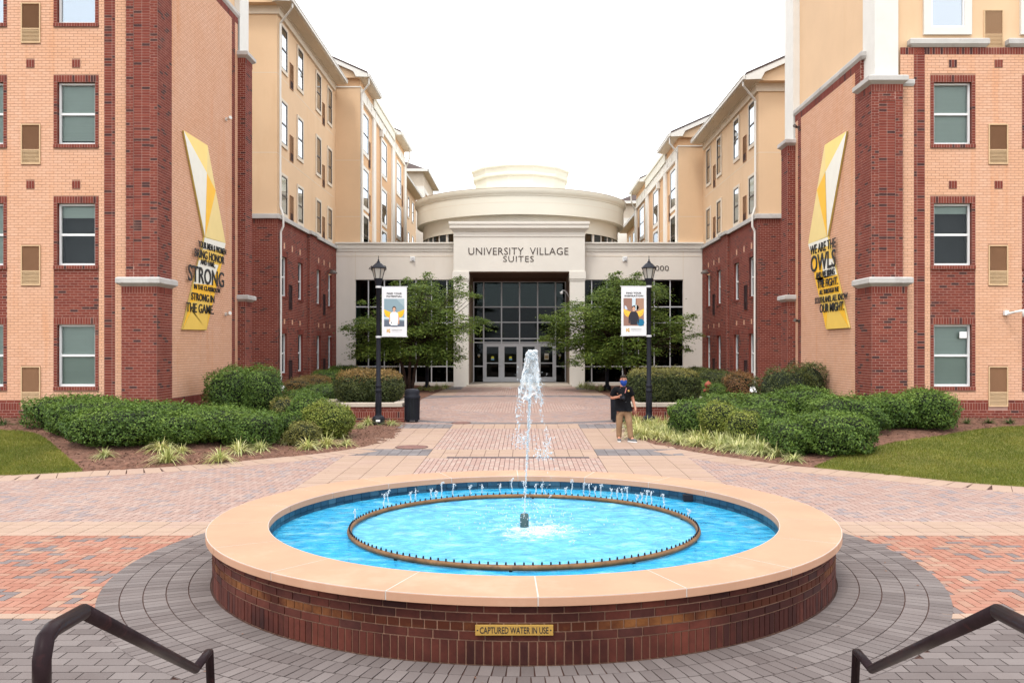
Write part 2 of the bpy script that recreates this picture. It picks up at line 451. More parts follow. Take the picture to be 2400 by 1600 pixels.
# edges of the planted beds (photo pixels of the paving edge)
def smooth_poly(P, n=6):
    """Catmull-Rom through the points"""
    P = [Vector((*p, 0)) for p in P]; out = []
    for i in range(len(P)-1):
        a, b, c, d = P[max(0, i-1)], P[i], P[i+1], P[min(len(P)-1, i+2)]
        for k in range(n):
            t = k/n
            q = 0.5*((2*b) + (c-a)*t + (2*a-5*b+4*c-d)*t*t + (3*b-a-3*c+d)*t*t*t)
            out.append((q.x, q.y))
    out.append((P[-1].x, P[-1].y)); return out
eL = [on_ground(*p) for p in [(953, 992), (944, 1007), (932, 1022), (915, 1033), (876, 1043), (813, 1055), (727, 1066), (642, 1074), (536, 1083.6), (357, 1097), (196, 1105.5), (0, 1115)]]
eL = smooth_poly(eL + [(-13.0, 15.9), (-21.5, 14.9)])
eR = [on_ground(*p) for p in [(1441, 986), (1466, 1012), (1498, 1032), (1543, 1044), (1638, 1062), (1727, 1075), (1817, 1088), (1906, 1097), (2100, 1115), (2400, 1142)]]
eR = smooth_poly(eR + [(11.5, 14.6), (21.5, 12.5)])
def edge_y(x):
    """y where paving ends at this x on either side"""
    P = eL if x < 0 else eR
    for (x0, y0), (x1, y1) in zip(P[:-1], P[1:]):
        if min(x0, x1) <= x <= max(x0, x1) and abs(x1-x0) > 1e-6:
            return y0 + (y1-y0)*(x-x0)/(x1-x0)
    return 47.0 if abs(x) < 4 else 12.0

# ---- pavers
PV = []     # (cx, cy, ang, lx, ly, kind, dz)
def rect_rows(x0, x1, y0, y1, lx, ly, kind, off=0.5, dz=0.0, keep=None):
    ny = max(1, round((y1-y0)/ly)); sy = (y1-y0)/ny
    for j in range(ny):
        y = y0 + (j+0.5)*sy
        x = x0 - (lx*off if j % 2 else 0)
        while x < x1 - 1e-6:
            a, b = max(x, x0), min(x+lx, x1)
            if b-a > 0.03 and (keep is None or keep((a+b)/2, y)):
                PV.append(((a+b)/2, y, 0, b-a, sy, kind, dz))
            x += lx
def col_rows(x0, x1, y0, y1, lx, ly, kind, off=0.5, dz=0.0, keep=None):
    nx = max(1, round((x1-x0)/lx)); sx = (x1-x0)/nx
    for j in range(nx):
        x = x0 + (j+0.5)*sx
        y = y0 - (ly*off if j % 2 else 0)
        while y < y1 - 1e-6:
            a, b = max(y, y0), min(y+ly, y1)
            if b-a > 0.03 and (keep is None or keep(x, (a+b)/2)):
                PV.append((x, (a+b)/2, 0, sx, b-a, kind, dz))
            y += ly
def herring(x0, x1, y0, y1, w, kind, keep, dz=0.0):
    """90 degree herringbone, bricks w x 2w"""
    nx = int((x1-x0)/w)+3; ny = int((y1-y0)/w)+3
    for i in range(-3, nx):
        for j in range(-3, ny):
            k = (i - j) % 4
            x = x0 + i*w; y = y0 + j*w
            if k == 0: c = (x+w, y+w/2, 2*w, w)
            elif k == 3: c = (x+w/2, y+w, w, 2*w)
            else: continue
            cx, cy, lx, ly = c
            if cx < x0 or cx > x1 or cy < y0-.12 or cy > y1+.12: continue
            if keep(cx, cy): PV.append((cx, cy, 0, lx, ly, kind, dz))
FC = (0.0, 10.0)
def off_ring(x, y, r=4.33):
    return math.hypot(x-FC[0], y-FC[1]) > r
def in_view(x, y, pad=0.9):
    return abs(x) < y*0.612 + pad + 3.2
CL, CR = -3.95, 3.55
def k_red(x, y): return off_ring(x, y) and in_view(x, y)
herring(-11.9, 11.7, 7.95, 11.25, 0.102, 'p_red', k_red)
rect_rows(-12.2, 12.2, 11.25, 12.15, 0.305, 0.225, 'p_beige', 0.0, 0.003, keep=lambda x, y: in_view(x, y) and off_ring(x, y, 4.3))
def k_pink(x, y):
    return in_view(x, y) and off_ring(x, y, 3.3) and y < edge_y(x) - 0.60 and not (CL+.12 < x < CR-.12)
herring(-16.0, 16.0, 12.15, 21.0, 0.102, 'p_pink', k_pink)
k_f = lambda x, y: off_ring(x, y, 3.3)
# approach walk: brick field between beige strips
XA, XB = -2.12, 1.62
col_rows(XA, XB, 12.15, 18.9, 0.102, 0.204, 'p_walk', keep=k_f)
col_rows(XA, XB, 19.1, 20.35, 0.312, 0.31, 'p_beige', 0.0)
rect_rows(XA, XB, 18.9, 19.1, 0.31, 0.2, 'p_beige', 0.0)
col_rows(XA, XB, 20.35, 25.0, 0.102, 0.204, 'p_walk')
col_rows(XA, XB, 25.0, 26.3, 0.312, 0.31, 'p_beige', 0.0)
for xa, xb in ((CL, XA), (XB, CR)):
    col_rows(xa, xb, 12.15, 19.3, 0.46, 0.23, 'p_beige', 0.0, 0.003, keep=k_f)
    col_rows(xa, xb, 19.3, 20.4, 0.23, 0.37, 'p_slate', 0.0, 0.003)
    col_rows(xa, xb, 20.4, 25.05, 0.46, 0.23, 'p_beige', 0.0, 0.003)
    col_rows(xa, xb, 25.05, 26.3, 0.23, 0.42, 'p_slate', 0.0)
# medallion in front of the entrance
MC = (XC, 32.7)
col_rows(MC[0]-2.6, MC[0]+2.6, MC[1]-2.6, MC[1]+2.6, 0.105, 0.21, 'p_walk', keep=lambda x, y: math.hypot(x-MC[0], y-MC[1]) < 2.52)
r = 2.5
while r < 7.0:
    n = int(2*math.pi*r/0.21)
    kd = 'p_slate' if r > 5.9 and r < 6.4 else 'p_pink'
    for i in range(n):
        th = 2*math.pi*(i+0.5*(int(r*10) % 2))/n
        x, y = MC[0]+(r+0.05)*math.cos(th), MC[1]+(r+0.05)*math.sin(th)
        if abs(x-MC[0]) < 4.3 and 26.3 < y < 38.3:
            PV.append((x, y, th+math.pi/2, 2*math.pi*r/n, 0.104, kd, 0.0))
    r += 0.105
def k_w(x, y): return abs(x-XC) < 4.15 and math.hypot(x-MC[0], y-MC[1]) > 6.95
rect_rows(XC-4.2, XC+4.2, 26.3, 38.3, 0.21, 0.105, 'p_pink', keep=k_w)
rect_rows(XC-4.2, XC+4.2, 38.3, 39.2, 0.3, 0.3, 'p_slate', 0.0)
col_rows(XC-2.9, XC+2.9, 39.2, 46.6, 0.105, 0.21, 'p_walk')
for xa, xb in ((XC-4.2, XC-2.9), (XC+2.9, XC+4.2)):
    col_rows(xa, xb, 39.2, 43.5, 0.433, 0.3, 'p_beige', 0.0)
    col_rows(xa, xb, 43.5, 46.6, 0.325, 0.31, 'p_slate', 0.0)
# near corner: larger grey slabs
def k_near(x, y): return in_view(x, y, 0.6) and off_ring(x, y)
rect_rows(-10, 10, 4.95, 7.8, 0.232, 0.1425, 'p_grey', 0.5, keep=k_near)
rect_rows(-11, 11, 7.8, 7.95, 0.23, 0.15, 'p_beige', 0.0, 0.003, keep=k_near)
# grey rings round the fountain
for k in range(5):
    r0 = 3.37 + 0.207*k; r1 = r0 + 0.207; rm = (r0+r1)/2
    n = int(2*math.pi*rm/0.104)
    for i in range(n):
        th = 2*math.pi*(i + 0.5*(k % 2))/n
        x, y = rm*math.cos(th), 10+rm*math.sin(th)
        if y < 13.4 and in_view(x, y, 0.6): PV.append((x, y, th, 0.207, 2*math.pi*rm/n, 'p_grey', 0.004))
# the ring's own bed, a sheet above the field's joints
mb = MB()
n = 96
for i in range(n):
    a, b = 2*math.pi*i/n, 2*math.pi*(i+1)/n
    mb.face([(3.2*math.cos(a), 10+3.2*math.sin(a), -0.005), (4.41*math.cos(a), 10+4.41*math.sin(a), -0.005), (4.41*math.cos(b), 10+4.41*math.sin(b), -0.005), (3.2*math.cos(b), 10+3.2*math.sin(b), -0.005)])
mb.build('ring_bed', M['p_joint'], plaza)
# edging stones along the beds
def edging(P, x_min, x_max, start):
    d = 0.0; acc = 0.0; step = 0.30
    for (x0, y0), (x1, y1) in zip(P[:-1], P[1:]):
        L_ = math.hypot(x1-x0, y1-y0); ang = math.atan2(y1-y0, x1-x0)
        while acc < L_:
            t = acc/L_; x, y = x0+(x1-x0)*t, y0+(y1-y0)*t
            nx, ny = math.sin(ang), -math.cos(ang)
            if ny > 0: nx, ny = -nx, -ny
            if abs(x) > start and in_view(x, y):
                PV.append((x+nx*0.31, y+ny*0.31, ang, step, 0.76, 'p_beige', 0.004))
            acc += step
        acc -= L_
edging(eL, 0, 0, 3.9); edging(eR, 0, 0, 3.5)

def pv_score(p):
    x, y = p[0], p[1]
    if y < 5: return 0
    sx = PX + F*x/y; sy = PY + F*(H-g(y))/y
    if not (-10 < sx < 2410 and sy < 1605): return 0
    # hidden by the fountain
    if math.hypot(x, y-10) < 3.42: return 0
    if y > 9 and abs(sx-1228) < 740*min(1, max(0, 1.0)) and abs(x/y) < 0.36 and y < 13.2: return 0
    return p[3]*p[4]/(y*y*y)
order = sorted(range(len(PV)), key=lambda i: -pv_score(PV[i]))
single = set(order[:300])
J = 0.0052
stuffs = {}
for i, (cx, cy_, ang, lx, ly, kind, dz) in enumerate(PV):
    lx -= 2*J; ly -= 2*J
    u = Vector((math.cos(ang), math.sin(ang), 0)); v = Vector((-u.y, u.x, 0))
    o = Vector((cx, cy_, 0)) - u*lx/2 - v*ly/2
    top = g(cy_) + dz + random.uniform(-0.0012, 0.0012)
    if i in single:
        piece('paver', kind, plaza, (o.x, o.y, top-0.03), ang, (lx, ly, 0.03))
    else:
        m = stuffs.setdefault(kind, MB())
        z0 = top - 0.016
        sl = 0.0123 if cy_ > 16 else 0.0
        oo = Vector((o.x, o.y, z0 - sl*(u.y*lx + v.y*ly)/2))
        m.obox(oo, u*lx + Vector((0, 0, u.y*lx*sl)), v*ly + Vector((0, 0, v.y*ly*sl)), (0, 0, 0.016), 0, random.random(), skip=(0,))
names = {'p_slate': 'slate_paving', 'p_grey': 'grey_paving', 'p_red': 'terracotta_paving', 'p_pink': 'pink_paving', 'p_walk': 'rose_paving', 'p_beige': 'beige_paving'}
for k, m in stuffs.items():
    m.build(names[k], M[k], plaza, kind='stuff')
# trench drain and manhole covers
mb = MB()
mb.box(-1.67, 1.41, 18.9, 19.06, g(19)-0.01, g(19)+0.008)
for i in range(76):
    x = -1.65 + i*0.04
    mb.box(x, x+0.014, 18.92, 19.04, g(19)+0.008, g(19)+0.011)
dr = mb.build('trench_drain', mat_plain('drain_grate', (0.10, 0.075, 0.08), 0.7), None)
tag(dr, 'long narrow slotted grate set across the walk behind the fountain', 'drain')
def manhole(px, py, r, label):
    x, y = on_ground(px, py); z = g(y)
    e = empty('manhole_cover', (x, y, z), label, 'manhole cover')
    m = MB(); m.lathe([(0, z+0.012), (r*0.9, z+0.012), (r*0.9, z+0.006)], (x, y), 40)
    m.build('lid', mat_plain('rust_iron', (0.20, 0.10, 0.085), 0.8, var=0.25, scale=8, bmp=0.6), e)
    m = MB(); m.lathe([(r*0.915, z-0.005), (r*0.915, z+0.014), (r, z+0.014), (r, z-0.005)], (x, y), 40)
    m.build('frame', mat_plain('iron_frame', (0.13, 0.075, 0.065), 0.8), e)
manhole(965, 1048, 0.39, 'round rust brown manhole cover in the walk left of the drain')
manhole(1081, 991, 0.30, 'smaller round rust brown manhole cover farther up the walk')

# fallen leaves blown over the paving
lf = []
while len(lf) < 170:
    x, y = random.uniform(-9, 9), random.uniform(6, 26)
    if math.hypot(x, y-10) < 3.5 or not in_view(x, y) or (y > 13 and y > edge_y(x)-.1): continue
    lf.append((x, y, g(y)+.012))
lf = np.array(lf); k = len(lf); a = rng.uniform(0, 6.28, k); L_ = rng.uniform(.02, .055, k); w = L_*rng.uniform(.25, .5, k)
u = np.stack([np.cos(a), np.sin(a), rng.uniform(-.25, .25, k)], 1)*L_[:, None]; v = np.stack([-np.sin(a), np.cos(a), rng.uniform(-.3, .3, k)], 1)*w[:, None]
np_mesh('fallen_leaves', np.stack([lf-u/2, lf+v/2, lf+u/2, lf-v/2], 1).reshape(-1, 3), np.arange(4*k).reshape(-1, 4), rng.random(k), M['chip'], None, 'stuff')
# ---- planted beds and lawns
def inside(P, x, y):
    c = False; n = len(P); j = n-1
    for i in range(n):
        xi, yi = P[i]; xj, yj = P[j]
        if (yi > y) != (yj > y) and x < (xj-xi)*(y-yi)/(yj-yi)+xi: c = not c
        j = i
    return c
def sheet(name, P, mat, zf, step=0.5, kind='structure', wob=0.0):
    Q = []
    for (a, b) in zip(P, P[1:]+P[:1]):
        L_ = math.hypot(b[0]-a[0], b[1]-a[1]); n = max(1, int(L_/step))
        for k in range(n): Q.append((a[0]+(b[0]-a[0])*k/n, a[1]+(b[1]-a[1])*k/n))
    nb = len(Q); pts = [Vector(q) for q in Q]
    xs = [q[0] for q in Q]; ys_ = [q[1] for q in Q]
    x = min(xs)
    while x < max(xs):
        y = min(ys_)
        while y < max(ys_):
            xx, yy = x+random.uniform(-.12, .12), y+random.uniform(-.12, .12)
            if inside(Q, xx, yy): pts.append(Vector((xx, yy)))
            y += step
        x += step
    r_ = delaunay_2d_cdt(pts, [(i, (i+1) % nb) for i in range(nb)], [], 1, 1e-5)
    E2 = np.array(eL + eR)
    def lip(p):
        return ((E2[:, 0]-p.x)**2 + (E2[:, 1]-p.y)**2).min() < 0.18**2 and (round(p.x, 4), round(p.y, 4)) in QS
    QS = {(round(q[0], 4), round(q[1], 4)) for q in Q}
    V = [(p.x, p.y, g(p.y)-.02 if lip(p) else zf(p.x, p.y) + random.uniform(-wob, wob)) for p in r_[0]]
    me = bpy.data.meshes.new(name); me.from_pydata(V, [], [tuple(f) for f in r_[2]])
    me.materials.append(mat); me.polygons.foreach_set('use_smooth', [True]*len(me.polygons)); me.update()
    return link(name, me, None, kind)
def cut_at(P, px):
    i = min(range(len(P)), key=lambda k: abs(P[k][0] - px)); return i
xl = on_ground(196, 1105.5)[0]; iL = cut_at(eL, xl)
xr = on_ground(1906, 1097)[0]; iR = cut_at(eR, xr)
lawnL_in = [on_bed(*p) for p in [(143, 1058), (98, 1023), (60, 1012), (0, 1009)]]
lawnR_in = [on_bed(*p) for p in [(1965, 1070), (2025, 1055), (2100, 1036), (2200, 1022), (2290, 1007), (2398, 999)]]
lawnL_in = smooth_poly([eL[iL]] + lawnL_in + [(-15, 20.6), (-22, 20.8)])[1:]
lawnR_in = smooth_poly([eR[iR]] + lawnR_in + [(15, 21.2), (22, 21.0)])[1:]
mulchL = eL[:iL+1] + lawnL_in + [(-22, 23.6), (-10.1, 23.6), (-10.1, 31), (-12.2, 31), (-12.2, 47.5), (-3.85, 47.5), (-3.85, 46.0), (-4.15, 40), (-4.32, 36.8), (-3.95, 31.2), (-3.75, 31.0), (-3.75, 27.2)]
mulchR = eR[:iR+1] + lawnR_in + [(22, 23.6), (9.6, 23.6), (9.6, 31), (11.7, 31), (11.7, 47.5), (3.35, 47.5), (3.35, 46.0), (3.65, 40), (3.82, 36.8), (3.45, 31.2), (3.25, 31.0), (3.25, 27.2)]
mulch_a = sheet('mulch_bed', mulchL, M['mulch'], zbed, 0.35, wob=0.012)
mulch_b = sheet('mulch_bed', mulchR, M['mulch'], zbed, 0.35, wob=0.012)
lawnLp = eL[iL:] + [(-22, 20.8)] + lawnL_in[::-1][1:]
lawnRp = eR[iR:] + [(22, 21.0)] + lawnR_in[::-1][1:]
lawn_a = sheet('lawn', lawnLp, M['soil'], zbed, 0.4)
lawn_b = sheet('lawn', lawnRp, M['soil'], zbed, 0.4)
# bark chips lying on the mulch, and the grass of the lawns
def scatter(P, n, ymax=60, ymin=0):
    Q = np.array(P); lo = Q.min(0); hi = Q.max(0); out = []
    hi[1] = min(hi[1], ymax); lo[1] = max(lo[1], ymin)
    while len(out) < n:
        x, y = random.uniform(lo[0], hi[0]), random.uniform(lo[1], hi[1])
        if abs(x) < y*0.62+3.5 and inside(P, x, y): out.append((x, y, zbed(x, y)))
    return np.array(out)
def chips(P, n, parent):
    c = scatter(P, n, 27.5); k = len(c)
    a = rng.uniform(0, 2*np.pi, k); L_ = rng.uniform(0.02, 0.07, k); w = rng.uniform(0.008, 0.022, k)
    u = np.stack([np.cos(a), np.sin(a), rng.uniform(-.5, .5, k)], 1)*L_[:, None]
    v = np.stack([-np.sin(a), np.cos(a), rng.uniform(-.6, .6, k)], 1)*w[:, None]
    c[:, 2] += rng.uniform(0.003, 0.02, k)
    V = np.stack([c-u/2-v/2, c+u/2-v/2, c+u/2+v/2, c-u/2+v/2], 1).reshape(-1, 3)
    np_mesh('bark_chips', V, np.arange(4*k).reshape(-1, 4), rng.random(k), M['chip'], parent, 'stuff')
chips(mulchL, 12000, mulch_a); chips(mulchR, 9000, mulch_b)
def grass(P, n, name):
    c = scatter(P, n, 22.5); k = len(c)
    a = rng.uniform(0, 2*np.pi, k); w = rng.uniform(0.004, 0.008, k); h = rng.uniform(0.025, 0.06, k)
    u = np.stack([np.cos(a), np.sin(a), np.zeros(k)], 1)*w[:, None]
    lean = np.stack([rng.normal(0, .018, k), rng.normal(0, .018, k), h], 1)
    V = np.stack([c-u, c+u, c+lean], 1).reshape(-1, 3)
    # dry patches: tone follows a slow wave over the lawn
    tn = np.clip(0.45 + 0.16*np.sin(c[:, 0]*1.3+c[:, 1]*.7+1)*np.cos(c[:, 1]*1.1-c[:, 0]*.5) + rng.normal(0, .22, k), 0, 1)
    o = np_mesh(name, V, np.arange(3*k).reshape(-1, 3), tn, M['grass'], None, 'stuff', 3)
    return o
grass(lawnLp, 75000, 'grass'); grass(lawnRp, 95000, 'grass')

# ------------------------------------------------------------------ fountain
ft = empty('fountain', (0, 10, 0), 'round brick fountain with broad peach stone rim and blue water', 'fountain')
RW, RO, RI = 3.355, 3.42, 2.80
def polar(r, th, z=0.0): return Vector((r*math.cos(th), 10 + r*math.sin(th), z))
# core wall behind the bricks (mortar) and basin
mb = MB(); mb.lathe([(RW-0.008, -0.05), (RW-0.008, 0.466), (RI+0.05, 0.466)], FC, 128)
mb.build('mortar_wall', M['fmortar'], ft, smooth=True)
mat_basin, t, b = base('painted_basin')
vor = t.nodes.new('ShaderNodeTexVoronoi'); vor.feature = 'SMOOTH_F1'; vor.inputs['Scale'].default_value = 3.2
nz = t.nodes.new('ShaderNodeTexNoise'); nz.inputs['Scale'].default_value = 2.0; nz.inputs['Detail'].default_value = 3
gg = t.nodes.new('ShaderNodeNewGeometry')
t.links.new(gg.outputs['Position'], nz.inputs['Vector'])
md = mixc(t, gg.outputs['Position'], nz.outputs['Color'], 0.35)
t.links.new(md, vor.inputs['Vector'])
cb = ramp(t, vor.outputs['Distance'], [(0.15, (0.045, 0.43, 0.78)), (0.55, (0.055, 0.48, 0.83)), (0.75, (0.08, 0.52, 0.86))])  # cell pattern paints mottled caustic light into the blue floor
t.links.new(cb, b.inputs['Base Color']); setin(b, Roughness=0.6)
mb = MB(); mb.lathe([(0.0, 0.06), (2.0, 0.06), (RI+0.05, 0.06)], FC, 96)
mb.build('basin_floor', mat_basin, ft)
mb = MB(); mb.lathe([(RI+0.04, 0.06), (RI+0.04, 0.47)], FC, 96)
mb.build('basin_wall', mat_plain('tile_grout', (0.012, 0.04, 0.07), 0.6), ft, smooth=True)
M['tile'] = mat_tone('blue_tile', [(0.0, (0.012, 0.045, 0.085)), (0.6, (0.02, 0.07, 0.12)), (1.0, (0.045, 0.115, 0.17))], rough=0.35, dirt=0.5, scale=3, bmp=0.1, dirtc=(0.4, 0.45, 0.5))
nt_ = 116
for i in range(nt_):
    th = 2*math.pi*i/nt_; L_ = 2*math.pi*(RI+0.03)/nt_ - 0.008
    for z0, z1 in ((0.325, 0.393), (0.399, 0.464)):
        if math.sin(th) < -0.25: continue
        p = polar(RI+0.015, th, z0); tang = th + math.pi/2
        u = Vector((math.cos(tang), math.sin(tang), 0))
        c = p - u*L_/2
        # local frame: x along the tangent, y towards the centre
        piece('tile', 'tile', ft, (c.x, c.y, z0), tang, (L_, 0.012, z1-z0))
# water
mw, t, b = base('fountain_water'); t.nodes.remove(b)
tr = t.nodes.new('ShaderNodeBsdfTransparent'); tr.inputs[0].default_value = (0.80, 0.97, 1.0, 1)
gl = t.nodes.new('ShaderNodeBsdfGlossy'); gl.inputs['Roughness'].default_value = 0.06
df = t.nodes.new('ShaderNodeBsdfDiffuse')
gq = t.nodes.new('ShaderNodeNewGeometry')
vd = t.nodes.new('ShaderNodeVectorMath'); vd.operation = 'DISTANCE'; vd.inputs[1].default_value = (0.14, 9.85, 0.36)
t.links.new(gq.outputs['Position'], vd.inputs[0])
nf = noise_fac(t, 9.0, 6, 0.75)
sub = t.nodes.new('ShaderNodeMath'); sub.operation = 'MULTIPLY_ADD'; sub.inputs[1].default_value = -0.42; t.links.new(vd.outputs['Value'], sub.inputs[0]); t.links.new(nf, sub.inputs[2])
fo2 = ramp(t, sub.outputs[0], [(0.30, (0, 0, 0)), (0.50, (1, 1, 1))])
swirl = ramp(t, noise_fac(t, 3.0, 6, 0.7, (1, 1.7, 1)), [(0.38, (0.022, 0.32, 0.62)), (0.52, (0.055, 0.43, 0.70)), (0.68, (0.26, 0.58, 0.78))])
at = t.nodes.new('ShaderNodeAttribute'); at.attribute_name = 'tone'
ti = ramp(t, at.outputs['Fac'], [(0.93, (0, 0, 0)), (0.97, (0.22, 0.22, 0.22))])
swirl = mixc(t, swirl, (0.42, 0.68, 0.78), ti)
wc = mixc(t, swirl, (0.72, 0.80, 0.83), fo2)
t.links.new(wc, df.inputs[0])
fr = t.nodes.new('ShaderNodeFresnel'); fr.inputs[0].default_value = 1.33
n1 = noise_fac(t, 5.5, 4, 0.6, (1, 1.6, 1)); n2 = noise_fac(t, 17, 3, 0.6)
h = mixc(t, n1, n2, 0.35)
bn = t.nodes.new('ShaderNodeBump'); bn.inputs['Strength'].default_value = 0.9; bn.inputs['Distance'].default_value = 0.07
t.links.new(h, bn.inputs['Height'])
for q in (gl, fr, df): t.links.new(bn.outputs[0], q.inputs['Normal'])
ms0 = t.nodes.new('ShaderNodeMixShader')
at = t.nodes.new('ShaderNodeAttribute'); at.attribute_name = 'tone'
foam = ramp(t, n1, [(0.38, (0.62,)*3), (0.62, (0.86,)*3)])
fm = t.nodes.new('ShaderNodeMath'); fm.operation = 'MULTIPLY'
t.links.new(foam, fm.inputs[0]); t.links.new(at.outputs['Fac'], fm.inputs[1])
t.links.new(fm.outputs[0], ms0.inputs[0]); t.links.new(tr.outputs[0], ms0.inputs[1]); t.links.new(df.outputs[0], ms0.inputs[2])
ms = t.nodes.new('ShaderNodeMixShader')
fs = t.nodes.new('ShaderNodeMath'); fs.operation = 'MULTIPLY'; fs.inputs[1].default_value = 0.5
t.links.new(fr.outputs[0], fs.inputs[0]); t.links.new(fs.outputs[0], ms.inputs[0]); t.links.new(ms0.outputs[0], ms.inputs[1]); t.links.new(gl.outputs[0], ms.inputs[2])
t.links.new(ms.outputs[0], t.nodes['Material Output'].inputs[0])
mb = MB(); WZ = 0.358
rad = [0.0] + [0.07*k for k in range(1, 41)] + [RI+0.03]
for a, b_ in zip(rad[:-1], rad[1:]):
    seg = 96
    for q in range(seg):
        t0, t1 = 2*math.pi*q/seg, 2*math.pi*(q+1)/seg
        def wp(r_, th):
            p = polar(r_, th)
            amp = 0.010 if r_ < 1.9 else 0.005
            if r_ > RI: amp = 0.0
            z = WZ + amp*(math.sin(p.x*9+2*math.sin(p.y*3)) * math.cos(p.y*11+p.x*2) + 0.6*math.sin(r_*24))
            return (p.x, p.y, z)
        tn = 1.0 if (a+b_)/2 < 1.94 else 0.9
        mb.face([wp(a, t0), wp(b_, t0), wp(b_, t1), wp(a, t1)] if a > 0 else [wp(0, 0), wp(b_, t0), wp(b_, t1)], 0, tn)
mb.build('water', mw, ft, smooth=True)
# rim stones
for i in range(18):
    th0 = R(-88.2) + 2*math.pi*i/18; th1 = th0 + 2*math.pi/18
    gp = 0.0055; mb = MB(); n = 10
    ring = []
    for k in range(n+1):
        th = th0 + (th1-th0)*k/n
        if k == 0: th += gp/3.1
        if k == n: th -= gp/3.1
        e = 0.009
        prof = [(RI, 0.466), (RI, 0.541-e), (RI+e, 0.541), (RO-e, 0.541), (RO, 0.541-e), (RO, 0.466+0.004), (RO-0.006, 0.466)]
        ring.append([polar(r_, th, z) for r_, z in prof])
    for k in range(n):
        for j in range(len(prof)):
            j2 = (j+1) % len(prof)
            mb.face([ring[k][j], ring[k+1][j], ring[k+1][j2], ring[k][j2]])
    mb.face(ring[0]); mb.face(ring[-1][::-1])
    mb.build('coping_stone', M['coping'], ft)
mb = MB(); mb.lathe([(RI+0.006, 0.462), (RI+0.003, 0.5398), (RO-0.003, 0.5398), (RO-0.003, 0.470)], FC, 144)
mb.build('rim_joint', M['joint_white'], ft, smooth=False)
# bricks: soldier course, stretcher, ochre headers, two stretchers
FB = []
def ring_course(z0, z1, L_, kind, off):
    n = round(2*math.pi*RW/L_)
    for i in range(n):
        th = 2*math.pi*(i+off)/n
        FB.append((th, z0+0.0055, z1-0.0055, 2*math.pi*RW/n - 0.0115, kind))
ring_course(0.0, 0.185, 0.0685, 'fbrick', 0)
ring_course(0.185, 0.255, 0.205, 'fbrick', 0.3)
ring_course(0.255, 0.325, 0.1035, 'fgold', 0)
ring_course(0.325, 0.395, 0.205, 'fbrick', 0.8)
ring_course(0.395, 0.466, 0.205, 'fbrick', 0.25)
def fb_score(b):
    p = polar(RW, b[0]); n = Vector((math.cos(b[0]), math.sin(b[0])))
    v = Vector((-p.x, -p.y)); c = n.dot(v.normalized())
    return max(0, c)*b[3]*(b[2]-b[1])/(p.y*p.y)
FB.sort(key=lambda b: -fb_score(b))
mb = {'fbrick': MB(), 'fgold': MB()}
for i, (th, z0, z1, L_, kind) in enumerate(FB):
    if kind == 'fbrick' and random.random() < 0.001: continue
    dep = random.uniform(-0.0015, 0.0015)
    p = polar(RW+dep, th); tang = th + math.pi/2
    u = Vector((math.cos(tang), math.sin(tang), 0))
    c = p - u*L_/2
    if i < 300:
        piece('brick', kind, ft, (c.x, c.y, z0), tang, (L_, 0.04, z1-z0))
    else:
        mb[kind].obox((c.x, c.y, z0), u*L_, Vector((-u.y, u.x, 0))*0.04, (0, 0, z1-z0), 0, random.random())
mb['fbrick'].build('brickwork', M['fbrick'], ft, kind='stuff')
mb['fgold'].build('ochre_brickwork', M['fgold'], ft, kind='stuff')
# spray ring with nozzles
RR = 1.955; RZ = 0.392
mb = MB(); n = 120
pts = [polar(RR, 2*math.pi*i/n, RZ) for i in range(n+1)]
mb.tube(pts, 0.027, 10, cap=False)
sring = mb.build('spray_ring', mat_plain('bronze_pipe', (0.21, 0.105, 0.042), 0.5, metal=0.2, var=0.4, scale=5, stain=((0.045, 0.032, 0.03), 4)), ft, smooth=True)
mb = MB(); mb.lathe([(0.009, 0.0), (0.009, 0.018), (0.006, 0.030), (0.0, 0.030)], (0, 0), 8)
noz_me = mb.build('nozzle', M['black_metal'], sring, local=True)
noz_me.location = polar(RR, 0.0, RZ+0.022) - Vector((0, 10, 0))
for i in range(1, 148):
    o = noz_me.copy(); COL.objects.link(o); o.parent = sring
    o.location = polar(RR, 2*math.pi*i/148, RZ+0.022) - Vector((0, 10, 0))
mb = MB()
for i in range(10):
    p = polar(RR, 2*math.pi*(i+0.4)/10)
    mb.tube([(p.x, p.y, 0.06), (p.x, p.y, RZ)], 0.018, 8)
mb.build('ring_stand', M['black_metal'], ft)
# centre nozzle
mb = MB(); mb.lathe([(0.05, 0.06), (0.05, 0.5), (0.042, 0.52), (0.03, 0.52), (0.03, 0.50), (0.0, 0.50)], (0.005, 10), 20)
mb.build('centre_nozzle', mat_plain('wet_green_pipe', (0.018, 0.06, 0.065), 0.25, spec=0.6), ft, smooth=True)
# water in the air
mspray, t, b = base('spray_water'); t.nodes.remove(b)
df = t.nodes.new('ShaderNodeBsdfDiffuse'); df.inputs[0].default_value = (0.80, 0.82, 0.83, 1)
gl = t.nodes.new('ShaderNodeBsdfGlossy'); gl.inputs['Roughness'].default_value = 0.08
tr = t.nodes.new('ShaderNodeBsdfTransparent'); tr.inputs[0].default_value = (0.93, 0.97, 1.0, 1)
lw = t.nodes.new('ShaderNodeLayerWeight'); lw.inputs[0].default_value = 0.35
m1 = t.nodes.new('ShaderNodeMixShader'); m1.inputs[0].default_value = 0.25
t.links.new(df.outputs[0], m1.inputs[1]); t.links.new(gl.outputs[0], m1.inputs[2])
m2 = t.nodes.new('ShaderNodeMixShader')
fa = ramp(t, lw.outputs['Facing'], [(0.0, (0.22,)*3), (0.7, (0.85,)*3)])
t.links.new(fa, m2.inputs[0]); t.links.new(tr.outputs[0], m2.inputs[1]); t.links.new(m1.outputs[0], m2.inputs[2])
t.links.new(m2.outputs[0], t.nodes['Material Output'].inputs[0])
ICO = bmesh.new(); bmesh.ops.create_icosphere(ICO, subdivisions=1, radius=1.0)
